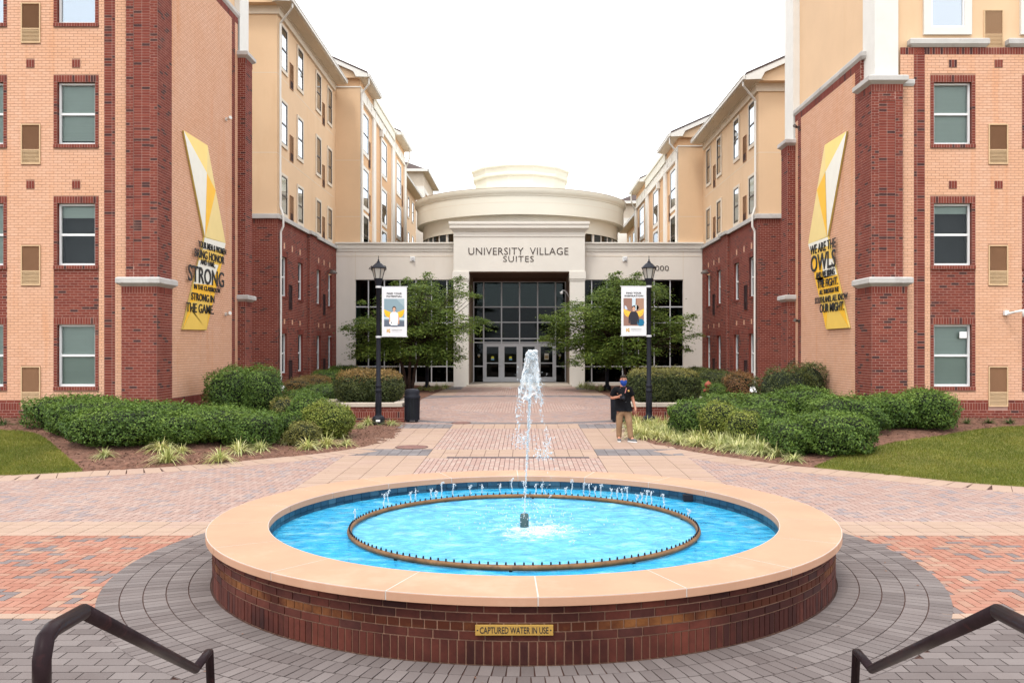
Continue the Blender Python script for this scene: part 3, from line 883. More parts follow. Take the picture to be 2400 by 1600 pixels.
icv = np.array([v.co[:] for v in ICO.verts]); icf = np.array([[v.index for v in f.verts] for f in ICO.faces]); ICO.free()
def drops(name, pts, rad, parent, mat, stretch=1.3, kind=None):
    pts = np.array(pts); rad = np.array(rad); k = len(pts)
    jig = rng.normal(1, .18, (k, 12, 3)); sc_ = rad[:, None, None]*np.array([1, 1, stretch])
    V = (icv[None]*jig*sc_ + pts[:, None, :]).reshape(-1, 3)
    Q = (icf[None] + (np.arange(k)*12)[:, None, None]).reshape(-1, 3)
    o = np_mesh(name, V, Q, np.zeros(len(Q)), mat, parent, kind, 3)
    o.data.polygons.foreach_set('use_smooth', np.ones(len(Q), dtype=bool))
    return o
def jet_x(z): return 0.005 + 0.085*((z-0.5)/1.87)
jet = []; jr = []
z = 0.5
while z < 2.1:                       # column
    w = 0.008 + 0.007*(z-0.5)/1.6
    for q in range(3):
        jet.append((jet_x(z)+random.gauss(0, w*0.6), 10+random.gauss(0, w*0.6), z+random.uniform(0, .02))); jr.append(random.uniform(0.3, 0.8)*w)
    z += 0.008
# two lobes of falling water with a splash at the end of each, and loose drops
for (x0, z0, x1, z1, n) in ((-0.03, 1.98, -0.09, 1.45, 60), (0.16, 1.98, 0.26, 1.34, 50), (0.07, 1.95, 0.05, 1.5, 50), (0.0, 1.9, -0.05, 1.6, 30)):
    for i in range(n):
        f = i/n
        jet.append((x0+(x1-x0)*f + random.gauss(0, .012) + 0.02*math.sin(f*9), 10+random.gauss(0, .03), z0+(z1-z0)*f+random.gauss(0, .01))); jr.append(random.uniform(.003, .010))
for (cx, cz, sx, sz, n) in ((-0.02, 1.36, .07, .045, 150), (0.03, 1.40, .05, .05, 60), (0.27, 1.30, .035, .07, 90), (0.20, 1.20, .06, .04, 120), (0.09, 2.02, .10, .10, 110), (0.10, 0.55, .22, .08, 130), (0.0, 0.46, .6, .05, 200), (0.28, .75, .05, .12, 40)):
    for i in range(n):
        jet.append((random.gauss(cx, sx), 10+random.gauss(0, sx*0.8), random.gauss(cz, sz))); jr.append(random.uniform(.002, .008))
jo = drops('jet_drops', jet, jr, ft, mspray, kind='stuff')
# the crown of the jet: a ragged bell of water
mb = MB(); seg = 26; rows = 16; grid = []
for k in range(rows+1):
    f = k/rows; zz = 2.36 - 0.56*f
    rr_ = (0.062 + 0.075*f**1.2) * (1.0 if k else 0.55)
    row = []
    for q in range(seg):
        th = 2*math.pi*q/seg
        rj = rr_*(1 + 0.22*math.sin(3*th+7*f)*f + random.uniform(-.16, .16))
        row.append((jet_x(zz)+rj*math.cos(th), 10+rj*math.sin(th), zz + 0.02*math.sin(5*th+k) + random.uniform(-.015, .015)))
    grid.append(row)
for k in range(rows):
    for q in range(seg):
        if k > 9 and random.random() < (k-9)/9: continue
        w = (q+1) % seg
        mb.face([grid[k][q], grid[k][w], grid[k+1][w], grid[k+1][q]])
mb.face(grid[0])
mb.build('jet_crown', mspray, ft, smooth=True)
dj = []; dr_ = []
for i in range(170):
    th = random.uniform(0, 6.28); rr_ = random.uniform(0, .065)
    dj.append((jet_x(2.34)+rr_*math.cos(th), 10+rr_*math.sin(th), 2.33+random.uniform(-.05, .05))); dr_.append(random.uniform(.008, .02))
for i in range(120):
    th = random.uniform(0, 6.28); f = random.random(); rr_ = .07+.07*f
    dj.append((jet_x(2.2)+rr_*math.cos(th), 10+rr_*math.sin(th), 2.3-.55*f)); dr_.append(random.uniform(.004, .012))
drops('crown_foam', dj, dr_, ft, mspray, 1.0, kind='stuff')
# foam where the jet lands
fo = []; fr_ = []
for i in range(260):
    th = random.uniform(0, 6.28); rr_ = abs(random.gauss(0, .15))
    fo.append((0.16+1.35*rr_*math.cos(th), 9.82+rr_*math.sin(th), WZ+random.uniform(-.004, .02))); fr_.append(random.uniform(.003, .010))
mfoam = mat_plain('foam', (0.80, 0.86, 0.88), 0.6, var=0.05, bmp=0)
drops('foam', fo, fr_, ft, mfoam, 0.5, kind='stuff')
# small spouts from the far side of the ring
SP = []
for v in range(5):
    P_ = []; r_ = []; hgt = 0.07 + 0.026*v
    for i in range(16):
        f = i/15
        P_.append((random.gauss(0, .004)+0.008*math.sin(f*6+v), random.gauss(0, .004), f*hgt)); r_.append(0.004+0.003*f+random.uniform(0, .003))
    for i in range(8):
        P_.append((random.gauss(0, .016), random.gauss(0, .016), hgt+random.uniform(-.03, .02))); r_.append(random.uniform(.003, .009))
    o = drops('water_spout', P_, r_, None, mspray, 1.4); SP.append(o)
used = [False]*5; cnt = 0
for i in range(148):
    th = 2*math.pi*i/148
    if math.sin(th) < 0.30 and random.random() < 0.93: continue
    if math.sin(th) < 0.62 and random.random() < 0.5: continue
    if random.random() < 0.42: continue
    v = cnt % 5; v = random.choice((v, v, 1, 3)); cnt += 1
    if not used[v]: o = SP[v]; used[v] = True
    else: o = SP[v].copy(); COL.objects.link(o)
    o.parent = ft; o.location = polar(RR-0.01, th, RZ+0.05) - Vector((0, 10, 0)); o.rotation_euler = (0, 0, random.uniform(0, 6))
for k, o in enumerate(SP):
    if not used[k]: bpy.data.objects.remove(o)
# light fitting box on the far inner wall
mb = MB(); p = polar(2.78, R(38)); mb.box(p.x-.06, p.x+.06, p.y-.05, p.y+.05, .37, .45)
mb.build('skimmer_box', M['black_metal'], ft)
# brass notice plate
plx = (-113+70)/2*6.64/F
mb = MB(); mb.box(-0.369, 0.222, 6.628, 6.640, 0.236, 0.316)
plate = mb.build('notice_plate', mat_plain('brass_plate', (0.52, 0.32, 0.08), 0.35, metal=0.35, var=0.1), ft, bevel=0.002)

# ------------------------------------------------------------------ lettering
CAPH = [1.0]
def text_mesh(s, w, h, depth=0.01, bold=0.0, spacing=1.0):
    """flat lettering scaled to width w and cap height h, baseline at z=0, starting at x=0, facing -y"""
    cu = bpy.data.curves.new('lettering', 'FONT'); cu.body = s; cu.size = 1.0; cu.offset = bold; cu.extrude = 0.05
    cu.space_character = spacing; cu.resolution_u = 3
    ob = bpy.data.objects.new('lettering', cu); COL.objects.link(ob)
    bpy.context.view_layer.update()
    me = bpy.data.meshes.new_from_object(ob.evaluated_get(bpy.context.evaluated_depsgraph_get()))
    bpy.data.objects.remove(ob); bpy.data.curves.remove(cu)
    n = len(me.vertices); a = np.zeros(n*3, dtype=np.float32); me.vertices.foreach_get('co', a); a = a.reshape(-1, 3)
    caph = CAPH[0]
    x0, x1 = a[:, 0].min(), a[:, 0].max()
    X = (a[:, 0]-x0)*(w/(x1-x0)); Z = a[:, 1]*(h/caph); Y = -(a[:, 2]+0.05)/0.1*depth
    me.vertices.foreach_set('co', np.stack([X, Y, Z], 1).astype(np.float32).ravel()); me.update()
    me.materials.clear()
    return me
_m = text_mesh('H', 1, 1); CAPH[0] = max(v.co.z for v in _m.vertices); bpy.data.meshes.remove(_m)
def lettering(s, w, h, mat, parent, loc, rz=0.0, depth=0.01, bold=0.0, name='lettering', spacing=1.0):
    me = text_mesh(s, w, h, depth, bold, spacing); me.materials.append(mat)
    o = link(name, me, parent); o.location = Vector(loc) - (origin_of(parent) if parent else Vector()); o.rotation_euler = (0, 0, rz)
    return o
M['ink'] = mat_plain('black_print', (0.02, 0.02, 0.022), 0.6, var=0.05, bmp=0)
lettering('CAPTURED WATER IN USE', 0.52, 0.047, M['ink'], plate, (-0.334, 6.628, 0.252), depth=0.002, bold=0.012)
mb = MB()
for x in (-0.352, 0.203):
    mb.lathe([(0, 0), (0.006, 0)], (0, 0), 10)
    for i in range(len(mb.v)-20, len(mb.v)):
        vx, vy, vz = mb.v[i]; mb.v[i] = (x+vx, 6.6265, 0.276+vy)
mb.build('plate_dot', M['ink'], plate)
# ------------------------------------------------------------------ brick walls
class Plane:
    """vertical plane: origin o (xy), direction ang of u, outward normal to the right of u"""
    def __init__(s, ox, oy, ang):
        s.o = Vector((ox, oy, 0)); s.ang = ang
        s.u = Vector((math.cos(ang), math.sin(ang), 0)); s.n = Vector((s.u.y, -s.u.x, 0))
    def p(s, u, z, d=0.0): return s.o + s.u*u + Vector((0, 0, z)) + s.n*d
def front(y): return Plane(XC, y, 0.0)
def side(s, xp):
    """inner face of a building on side s (-1 left, 1 right) at distance xp from the axis"""
    return Plane(XC + s*xp, 0, R(90) if s < 0 else R(-90))
def su(s, a, b):
    """distance range along the view -> u range of a side plane"""
    return (a, b) if s < 0 else (-b, -a)
def fx(s, a, b):
    return (s*a, s*b) if s > 0 else (s*b, s*a)
CO = 3.2/45
class Bricks:
    def __init__(s): s.b = []; s.mort = {'yellow': MB(), 'red': MB()}
    def backing(s, W, u0, u1, z0, z1, holes, kind, d=-0.006):
        us = sorted({u0, u1, *[h[0] for h in holes if u0 < h[0] < u1], *[h[1] for h in holes if u0 < h[1] < u1]})
        zs = sorted({z0, z1, *[h[2] for h in holes if z0 < h[2] < z1], *[h[3] for h in holes if z0 < h[3] < z1]})
        for a, b in zip(us[:-1], us[1:]):
            for c, e in zip(zs[:-1], zs[1:]):
                mu, mz = (a+b)/2, (c+e)/2
                if any(h[0] < mu < h[1] and h[2] < mz < h[3] for h in holes): continue
                s.mort[kind].face([W.p(a, c, d), W.p(b, c, d), W.p(b, e, d), W.p(a, e, d)])
    def fill(s, W, u0, u1, z0, z1, kind, holes=(), bond='run', L=0.21, ch=CO, proud=0.0, depth=0.03, back=True, jt=0.0125, bd=-0.005):
        if back: s.backing(W, u0, u1, z0, z1, holes, kind, bd+proud)
        if bond == 'soldier':
            n = max(1, round((u1-u0)/CO)); w = (u1-u0)/n
            for i in range(n): s.add(W, u0+i*w, u0+(i+1)*w, z0, z1, kind, holes, proud, depth, jt)
            return
        nz = max(1, round((z1-z0)/ch)); c = (z1-z0)/nz
        for j in range(nz):
            za, zb = z0+j*c, z0+(j+1)*c
            if bond == 'stack':
                n = max(1, round((u1-u0)/L)); w = (u1-u0)/n
                for i in range(n): s.add(W, u0+i*w, u0+(i+1)*w, za, zb, kind, holes, proud, depth, jt)
            else:
                k = math.floor(u0/L) - 1; off = 0.5*L*(j % 2)
                while k*L + off < u1:
                    a, b = max(u0, k*L+off), min(u1, (k+1)*L+off)
                    if b - a > 0.025: s.add(W, a, b, za, zb, kind, holes, proud, depth, jt)
                    k += 1
    def add(s, W, a, b, za, zb, kind, holes, proud, depth, jt):
        spans = [(a, b)]
        for h in holes:
            if h[2] < zb-0.02 and h[3] > za+0.02:
                new = []
                for x, y in spans:
                    if h[1] <= x or h[0] >= y: new.append((x, y)); continue
                    if h[0]-x > 0.02: new.append((x, h[0]))
                    if y-h[1] > 0.02: new.append((h[1], y))
                spans = new
        for x, y in spans:
            if y-x > 0.02: s.b.append((W, x+jt/2, y-jt/2, za+jt/2, zb-jt/2, kind, proud + random.uniform(-.0015, .0015), depth))
    def score(s, b):
        W, u0, u1, z0, z1 = b[:5]; p = W.p((u0+u1)/2, (z0+z1)/2)
        if p.y < 1: return 0
        sx = PX+F*p.x/p.y; sy = PY+F*(H-p.z)/p.y
        if not (0 < sx < 2400 and 0 < sy < 960): return 0
        v = Vector((-p.x, -p.y, H-p.z)); c = W.n.dot(v)/v.length
        if c <= 0.02: return 0
        return c*(u1-u0)*(z1-z0)/(p.y*p.y)
    def build(s, root, single=300):
        sc_ = [(s.score(b), i) for i, b in enumerate(s.b)]
        sc_.sort(key=lambda q: (-q[0], q[1]))
        top = {i for q, i in sc_[:single] if q > 0}
        st = {'yellow': MB(), 'red': MB()}
        for i, (W, u0, u1, z0, z1, kind, pr, dep) in enumerate(s.b):
            if i in top:
                piece('brick', kind, root, W.p(u0, z0, pr), W.ang, (u1-u0, dep, z1-z0))
            else:
                st[kind].obox(W.p(u0, z0, pr-dep), W.u*(u1-u0), W.n*dep, (0, 0, z1-z0), 0, random.random(), skip=(5,) if False else ())
        for k in st:
            if st[k].f: st[k].build(k + '_brickwork', M[k], root, kind='stuff')
            if s.mort[k].f: s.mort[k].build('mortar', M[k + '_mortar'], root)

# ------------------------------------------------------------------ windows, vents and other repeated parts (front faces -y, origin at lower left)
def make_window(w, h, blind, style):
    """returns list of (name, mesh, depth of nesting) describing a sash window of opening w x h"""
    parts = []
    fm = M['frame_white']
    m = MB(); bw = 0.055; y0 = 0.10
    m.box(0, bw, y0, y0+.07, 0, h); m.box(w-bw, w, y0, y0+.07, 0, h)
    m.box(bw, w-bw, y0, y0+.07, 0, bw*1.1); m.box(bw, w-bw, y0, y0+.07, h-bw, h)
    m.box(bw, w-bw, y0+.01, y0+.075, h*0.5-.03, h*0.5+.03)
    parts.append(('window', m, fm))
    for a, b in ((bw*1.1, h*.5-.03), (h*.5+.03, h-bw)):
        m = MB(); m.obox((bw, y0+.045, a), (w-2*bw, 0, 0), (0, .006, 0), (0, 0, b-a))
        parts.append(('pane', m, M['glass_sky'] if style == 'sky' else M['glass']))
    m = MB(); m.face([(0, .45, 0), (w, .45, 0), (w, .45, h), (0, .45, h)])
    m.face([(0, y0+.07, 0), (0, .45, 0), (0, .45, h), (0, y0+.07, h)]); m.face([(w, y0+.07, 0), (w, .45, 0), (w, .45, h), (w, y0+.07, h)])
    m.face([(0, y0+.07, h), (w, y0+.07, h), (w, .45, h), (0, .45, h)]); m.face([(0, y0+.07, 0), (w, y0+.07, 0), (w, .45, 0), (0, .45, 0)])
    parts.append(('room_interior', m, M['room']))
    if blind > 0:
        m = MB(); n = int(h*blind/0.028)
        for k in range(n):
            z = h - .03 - k*.028
            m.face([(0.03, y0+.10, z), (w-.03, y0+.10, z), (w-.03, y0+.112, z-.027), (0.03, y0+.112, z-.027)])
        parts.append(('blind', m, M['blind_blue'] if style == 'sky' else M['blind']))
    return parts
WCACHE = {}
def window(root, W, u, z, w, h, blind=1.0, style='plain', inset=0.0, label=None):
    key = (round(w, 3), round(h, 3), round(blind, 2), style)
    if key not in WCACHE:
        ms = []
        for nm, m, mt in make_window(w, h, blind, style):
            me = bpy.data.meshes.new(nm); me.from_pydata(m.v, [], m.f); me.materials.append(mt); me.update(); ms.append((nm, me))
        WCACHE[key] = ms
    ms = WCACHE[key]
    o = link(ms[0][0], ms[0][1], root)
    o.location = W.p(u, z, -inset) - origin_of(root); o.rotation_euler = (0, 0, W.ang)
    if label: o['label'] = label
    for nm, me in ms[1:]: link(nm, me, o)
    return o
def shared(root, W, u, z, key, builder, name, subs=()):
    if key not in WCACHE:
        out = []
        for nm, m, mt in builder():
            me = bpy.data.meshes.new(nm); me.from_pydata(m.v, [], m.f); me.materials.append(mt); me.update(); out.append((nm, me))
        WCACHE[key] = out
    ms = WCACHE[key]
    o = link(ms[0][0], ms[0][1], root); o.location = W.p(u, z) - origin_of(root); o.rotation_euler = (0, 0, W.ang)
    for nm, me in ms[1:]: link(nm, me, o)
    return o
def vent_builder(w, h, top, low, frame, split=0.36):
    def f():
        out = []
        m = MB(); t_ = .025
        m.box(0, t_, -.03, .02, 0, h); m.box(w-t_, w, -.03, .02, 0, h); m.box(t_, w-t_, -.03, .02, 0, t_); m.box(t_, w-t_, -.03, .02, h-t_, h)
        m.box(t_, w-t_, -.025, .02, h*split-.01, h*split+.01)
        out.append(('vent', m, frame))
        m = MB(); z = h*split+.012; m.box(t_, w-t_, .015, .02, h*split, h-t_)
        while z < h-t_-.018:
            m.face([(t_, -.012, z), (w-t_, -.012, z), (w-t_, .012, z+.022), (t_, .012, z+.022)]); z += .0225
        out.append(('brown_louvre', m, top))
        m = MB(); z = t_; m.box(t_, w-t_, .018, .02, t_, h*split)
        while z < h*split-.03:
            m.obox((t_, -.022, z), (w-2*t_, 0, 0), (0, .03, .008), (0, 0, .016)); z += .036
        out.append(('beige_louvre', m, low))
        return out
    return f
M['vent_back'] = mat_plain('vent_gap', (0.10, 0.06, 0.035), 0.9, bmp=0)
def vent(root, W, u, z, w=0.53, h=1.06):
    return shared(root, W, u, z, ('vent', w, h), vent_builder(w, h, M['vent_brown'], M['vent_beige'], M['vent_beige']), 'vent')
def vent2(root, W, u, z, w=0.5, h=1.05, dark=False):
    fr_ = M['vent_dark'] if dark else M['vent_brown']
    return shared(root, W, u, z, ('vent2', w, h, dark), vent_builder(w, h, fr_, M['vent_dark'], fr_, 0.33), 'vent')

def flat_window(root, W, u0, u1, z0, z1):
    w, h = u1-u0, z1-z0
    def mk():
        out = []
        m = MB(); bw = .05
        m.box(0, bw, -.05, -.004, 0, h); m.box(w-bw, w, -.05, -.004, 0, h); m.box(bw, w-bw, -.05, -.004, 0, bw); m.box(bw, w-bw, -.05, -.004, h-bw, h); m.box(bw, w-bw, -.055, -.004, h*.5-.03, h*.5+.03)
        out.append(('window', m, M['frame_white']))
        for a, b in ((bw, h*.5-.03), (h*.5+.03, h-bw)):
            m = MB(); m.obox((bw, -.03, a), (w-2*bw, 0, 0), (0, .006, 0), (0, 0, b-a)); out.append(('pane', m, M['glass_sky']))
        m = MB(); n = int(h/.03)
        for k in range(n): m.face([(bw, -.012, h-.03*k), (w-bw, -.012, h-.03*k), (w-bw, -.004, h-.03*k-.029), (bw, -.004, h-.03*k-.029)])
        out.append(('blind', m, M['blind_blue']))
        return out
    shared(root, W, u0, z0, ('fw', round(w, 2), round(h, 2)), mk, 'window')
# ------------------------------------------------------------------ front residence halls (left one storey taller)
YF, YP = 23.15, 22.9
Z0 = 0.35
def cap_profile(mb, x0, x1, y0, y1, z0, z1, over=0.11):
    """cast stone cap: sloped underside, slightly weathered top"""
    h = z1-z0
    i = len(mb.v)
    for o_, z in ((0.0, z0), (over, z0+h*0.35), (over, z1-h*0.12), (over*0.7, z1)):
        for x, y in ((x0-o_, y0-o_), (x1+o_, y0-o_), (x1+o_, y1+o_), (x0-o_, y1+o_)):
            mb.v.append((x, y, z))
    for k in range(3):
        for q in range(4):
            w = (q+1) % 4
            mb.f.append((i+k*4+q, i+k*4+w, i+k*4+4+w, i+k*4+4+q)); mb.m.append(0); mb.t.append(0)
    mb.f.append((i+12, i+13, i+14, i+15)); mb.m.append(0); mb.t.append(0)
    mb.f.append((i+3, i+2, i+1, i)); mb.m.append(0); mb.t.append(0)
def hall(s):
    tall = s < 0
    top = 13.55 if tall else 10.35
    root = empty('residence_hall', (XC + s*12, 26, 0.5),
                 'yellow brick residence hall with red corner pier, brick up past the top of the picture' if tall else 'yellow brick residence hall whose tan stucco top floor and white corner post show',
                 'residence hall', 'brick residence halls either side of the court')
    B = Bricks()
    A = front(YF); Pf = front(YP); S_ = side(s, 9.43); Sp = side(s, 9.35)
    dx = -0.02*s
    def fr(a, b): return fx(s, a, b)
    # openings in the front wall
    cols = [(11.04, 12.14), (13.50, 14.60)]
    storeys = range(0, 4 if tall else 3)
    whole = [(11.04-.045, 12.14+.045), (13.46-.04, 14.66)]
    holes = []
    for k in storeys:
        for (a, b) in whole:
            u0, u1 = fr(a, b)
            holes.append((u0, u1, 1.29+3.2*k, 3.215+3.2*k))
    for (a, b) in whole:
        u0, u1 = fr(a, b); holes.append((u0, u1, 3.2, 4.52))
    vents = []
    for k in range(4):
        if not tall and k == 3: continue
        u0, u1 = fr(12.53, 13.04)
        vents.append((u0, u1, 0.86+3.2*k, 1.92+3.2*k))
    sq = []
    for k in range(0, 3 if tall else 2):
        for xc in (11.59, 12.80):
            z = 6.62+3.2*k
            if k == 0: pass
            u0, u1 = fr(xc-.105, xc+.105); sq.append((u0, u1, z, z+.205))
    r0, r1 = fr(10.56, 10.85)
    strip = (r0, r1, 1.03, top)
    # yellow field
    f0, f1 = fr(10.2, 16.0)
    B.fill(A, f0, f1, 1.03, top - (0.19 if not tall else 0), 'yellow', holes + vents + sq + [strip])
    # vertical red strip in stack bond: wide and narrow column
    a0, a1 = fr(10.56, 10.645); B.fill(A, a0, a1, 1.03, top, 'red', bond='stack', L=0.09)
    a0, a1 = fr(10.645, 10.85); B.fill(A, a0, a1, 1.03, top, 'red', bond='stack', L=0.21)
    for (u0, u1, z0, z1) in sq: B.fill(A, u0, u1, z0, z1, 'red', bond='soldier', proud=0.012)
    # red base
    B.fill(A, f0, f1, 0.96, 1.03, 'red', vents); B.fill(A, f0, f1, 0.76, 0.96, 'red', vents, bond='soldier'); B.fill(A, f0, f1, Z0, 0.76, 'red', vents)
    if not tall:
        B.fill(A, f0, f1, top-.19, top, 'red', bond='soldier', proud=0.004)
    # window surrounds
    for k in storeys:
        for ci, (a, b) in enumerate(whole):
            u0, u1 = fr(a, b); zb, zt = 1.29+3.2*k, 3.215+3.2*k
            jw = 0.095
            if k < 3 or not tall:
                B.fill(A, u0, u1, zt-.185, zt, 'red', bond='soldier', proud=0.01, depth=0.13)
            B.fill(A, u0, u0+jw, zb+.1, zt-.185, 'red', bond='stack', L=0.1, proud=0.01, depth=0.15)
            B.fill(A, u1-jw, u1, zb+.1, zt-.185, 'red', bond='stack', L=0.1, proud=0.01, depth=0.15)
            B.fill(A, u0, u1, zb, zb+.1, 'red', bond='soldier', proud=0.035, depth=0.17)
            o0, o1 = u0+jw, u1-jw
            blind = {(-1, 0, 0): 1.0, (-1, 1, 0): 0.22, (-1, 2, 0): 0.92, (-1, 3, 0): 1.0, (1, 0, 0): 1.0, (1, 1, 0): 0.15, (1, 2, 0): 1.0}.get((s, k, ci), 1.0)
            window(root, A, o0, zb+.1, o1-o0, zt-zb-.285, blind, 'sky' if (k == 3) else 'plain', label='dark window with its blind drawn up' if blind < 0.5 else None)
    for (a, b) in whole:
        u0, u1 = fr(a, b); B.fill(A, u0, u1, 3.215, 4.49, 'red', proud=-0.012)
    for (u0, u1, z0, z1) in vents: vent(root, A, u0, z0, u1-u0, z1-z0)
    # corner pier: wide base, cast stone cap, narrower shaft with stack bonded panel
    def pier(x_in, x_out, xi2, xo2, y0, y1, cap0, cap1, ptop, capped):
        pf = front(y0); ps = side(s, x_in)
        a0, a1 = fr(x_in, x_out)
        B.fill(pf, a0, a1, Z0, cap0-.185, 'red', depth=0.05)
        B.fill(pf, a0, a1, cap0-.185, cap0, 'red', bond='soldier', proud=0.006, depth=0.05)
        v0, v1 = su(s, y0, y1)
        B.fill(ps, v0, v1, Z0, cap0-.185, 'red', depth=0.05)
        B.fill(ps, v0, v1, cap0-.185, cap0, 'red', bond='soldier', proud=0.006, depth=0.05)
        po = Plane(XC + s*x_out, 0, R(-90) if s < 0 else R(90))   # outer flank
        w0, w1 = (-(y1), -y0) if s < 0 else (y0, y1)
        B.fill(po, w0, w1, Z0, cap0, 'red', depth=0.05)
        m = MB(); xs = sorted((XC+s*x_in, XC+s*x_out)); cap_profile(m, xs[0], xs[1], y0, y1, cap0, cap1, 0.115)
        m.build('pier_cap', M['caststone'], root, bevel=0.006)
        # upper shaft
        b0, b1 = fr(xi2, xo2)
        yy = y0 + (x_out - xo2)*0.6
        pf2 = front(yy); ps2 = side(s, xi2)
        end = ptop if capped else ptop
        zt = end - .185 if capped else end
        pw = (b1-b0)
        if pw > 0.6:
            B.fill(pf2, b0, b0+.2, cap1, zt, 'red', depth=0.05); B.fill(pf2, b1-.2, b1, cap1, zt, 'red', depth=0.05)
            B.fill(pf2, b0+.2, b1-.2, cap1, cap1+.36, 'red', depth=0.05)
            B.fill(pf2, b0+.2, b1-.2, cap1+.36, zt-.25, 'red', bond='stack', L=0.205, proud=-0.012, depth=0.04)
            B.fill(pf2, b0+.2, b1-.2, zt-.25, zt, 'red', depth=0.05)
        else:
            B.fill(pf2, b0, b1, cap1, zt, 'red', depth=0.05)
        v0, v1 = su(s, yy, y1)
        B.fill(ps2, v0, v1, cap1, zt, 'red', depth=0.05)
        po2 = Plane(XC + s*xo2, 0, R(-90) if s < 0 else R(90)); w0, w1 = (-(y1), -yy) if s < 0 else (yy, y1)
        B.fill(po2, w0, w1, cap1, zt, 'red', depth=0.05)
        if capped:
            B.fill(pf2, b0, b1, zt, end, 'red', bond='soldier', proud=0.01, depth=0.05)
            v0, v1 = su(s, yy, y1); B.fill(ps2, v0, v1, zt, end, 'red', bond='soldier', proud=0.01, depth=0.05)
            m = MB(); xs = sorted((XC+s*xi2, XC+s*xo2)); cap_profile(m, xs[0], xs[1], yy, y1, end, end+.22, 0.11)
            m.build('pier_cap', M['caststone'], root, bevel=0.006)
    ptop = 12.4 if tall else 9.32
    pier(9.35, 10.28, 9.36, 10.19, 22.9, 23.9, 4.02, 4.26, ptop, True)
    pier(9.17, 9.62, 9.17, 9.6, 29.62, 30.35, 3.98, 4.2, 12.22 if tall else 9.25, True)
    # inner (court) wall: yellow with a red strip near its far end
    v = lambda a, b: su(s, a, b)
    stop = top if tall else 10.25
    q0, q1 = v(23.9, 29.62); h0, h1 = v(29.02, 29.34)
    B.fill(S_, q0, q1, 1.03, stop-.22, 'yellow', [(h0, h1, 0, 99)])
    B.fill(S_, h0, h1, 1.03, stop-.22, 'red', bond='stack', L=0.16)
    B.fill(S_, q0, q1, stop-.22, stop, 'red', bond='soldier', proud=0.006)
    B.fill(S_, q0, q1, 0.82, 1.03, 'red', bond='soldier', proud=0.004); B.fill(S_, q0, q1, Z0, 0.82, 'red', proud=0.004)
    if not tall:
        pe = front(23.88); e0, e1 = fx(s, 9.43, 9.63); B.fill(pe, e0, e1, 9.2, stop, 'red'); n0, n1 = v(23.9, 24.25); B.fill(S_, n0, n1, 1.03, stop-.22, 'red', proud=0.012, depth=0.04)
    m = MB(); x = XC+s*9.43
    if s < 0: cap_profile(m, x-.35, x, 23.9, 29.66, stop, stop+.2, 0.05)
    else: cap_profile(m, x, x+.35, 23.75, 29.66, stop, stop+.2, 0.05)
    m.build('parapet_coping', M['caststone'], root)
    if not tall:
        m = MB(); xs = sorted((XC+s*10.5, XC+s*12.46)); cap_profile(m, xs[0], xs[1], YF-.02, YF+.3, top, top+.22, 0.07)
        xs = sorted((XC+s*13.1, XC+s*16.0)); cap_profile(m, xs[0], xs[1], YF-.02, YF+.3, top, top+.22, 0.07)
        xs = sorted((XC+s*10.2, XC+s*10.54)); cap_profile(m, xs[0], xs[1], YF-.02, YF+.2, 9.32, 9.5, 0.03)
        m.build('parapet_coping', M['caststone'], root)
        m = MB(); a = sorted((XC+s*9.62, XC+s*16))
        # stucco upper storey
        m.box(a[0], a[1], YF+.12, 30.6, top-.72, 15.0)
        m.build('stucco_storey', M['stucco'], root)
        m = MB()
        xs = sorted((XC+s*9.52, XC+s*10.14)); m.box(xs[0], xs[1], YF-.02, YF+.8, 9.5, 15.0)
        m.build('corner_post', M['white_trim'], root); m = MB()
        xs = sorted((XC+s*9.40, XC+s*9.9)); m.box(xs[0], xs[1], 29.75, 30.7, 9.3, 15.0)
        m.build('corner_post', M['white_trim'], root)
        u0, u1 = fr(10.90, 12.10)
        m = MB()
        for (a_, b_) in ((10.85, 12.12), (13.42, 14.7)):
            u0, u1 = fr(a_, b_); x0, x1 = XC+u0, XC+u1
            m.box(x0, x1, YF+.04, YF+.119, 10.71, 10.90); m.box(x0, x0+.19, YF+.04, YF+.119, 10.90, 12.9); m.box(x1-.19, x1, YF+.04, YF+.119, 10.90, 12.9)
        m.build('window_trim', M['white_trim'], root)
        A2 = front(YF+.12)
        for (a_, b_) in ((10.85, 12.12), (13.42, 14.7)):
            u0, u1 = fr(a_+.19, b_-.19); flat_window(root, A2, u0, u1, 10.90, 12.6)
        u0, u1 = fr(12.47, 12.98); vent(root, A2, u0, 10.36, u1-u0, 1.02)
    else:
        m = MB(); a = sorted((XC+s*9.6, XC+s*16)); m.box(a[0], a[1], YF+.1, 30.6, 13.5, 18.0)
        m.build('stucco_storey', M['stucco'], root)
        m = MB(); xs = sorted((XC+s*9.42, XC+s*9.95)); m.box(xs[0], xs[1], 29.8, 30.75, 12.2, 18.0)
        m.build('corner_post', M['white_trim'], root)
    # solid body behind the facing and end wall beyond the far pier
    m = MB(); a = sorted((XC+s*9.47, XC+s*16)); m.box(a[0], a[1], YF+.5, 30.55, -0.3, top-(.02 if tall else .75))
    m.build('inner_wall', M['room'], root)
    m = MB(); a = sorted((XC+s*9.6, XC+s*16)); m.box(a[0], a[1], 30.56, 30.6, 0, 9.2)
    m.build('end_wall', M['red_mortar'], root)
    if tall:
        w2 = None
    else:
        # white wireless box stuck to the lowest window
        m = MB(); m.box(XC+11.80, XC+12.0, YF+.06, YF+.09, 2.66, 2.84); m.build('wireless_box', M['frame_white'], root, bevel=0.02)
    B.build(root)
    return root
hallL = hall(-1); hallR = hall(1)

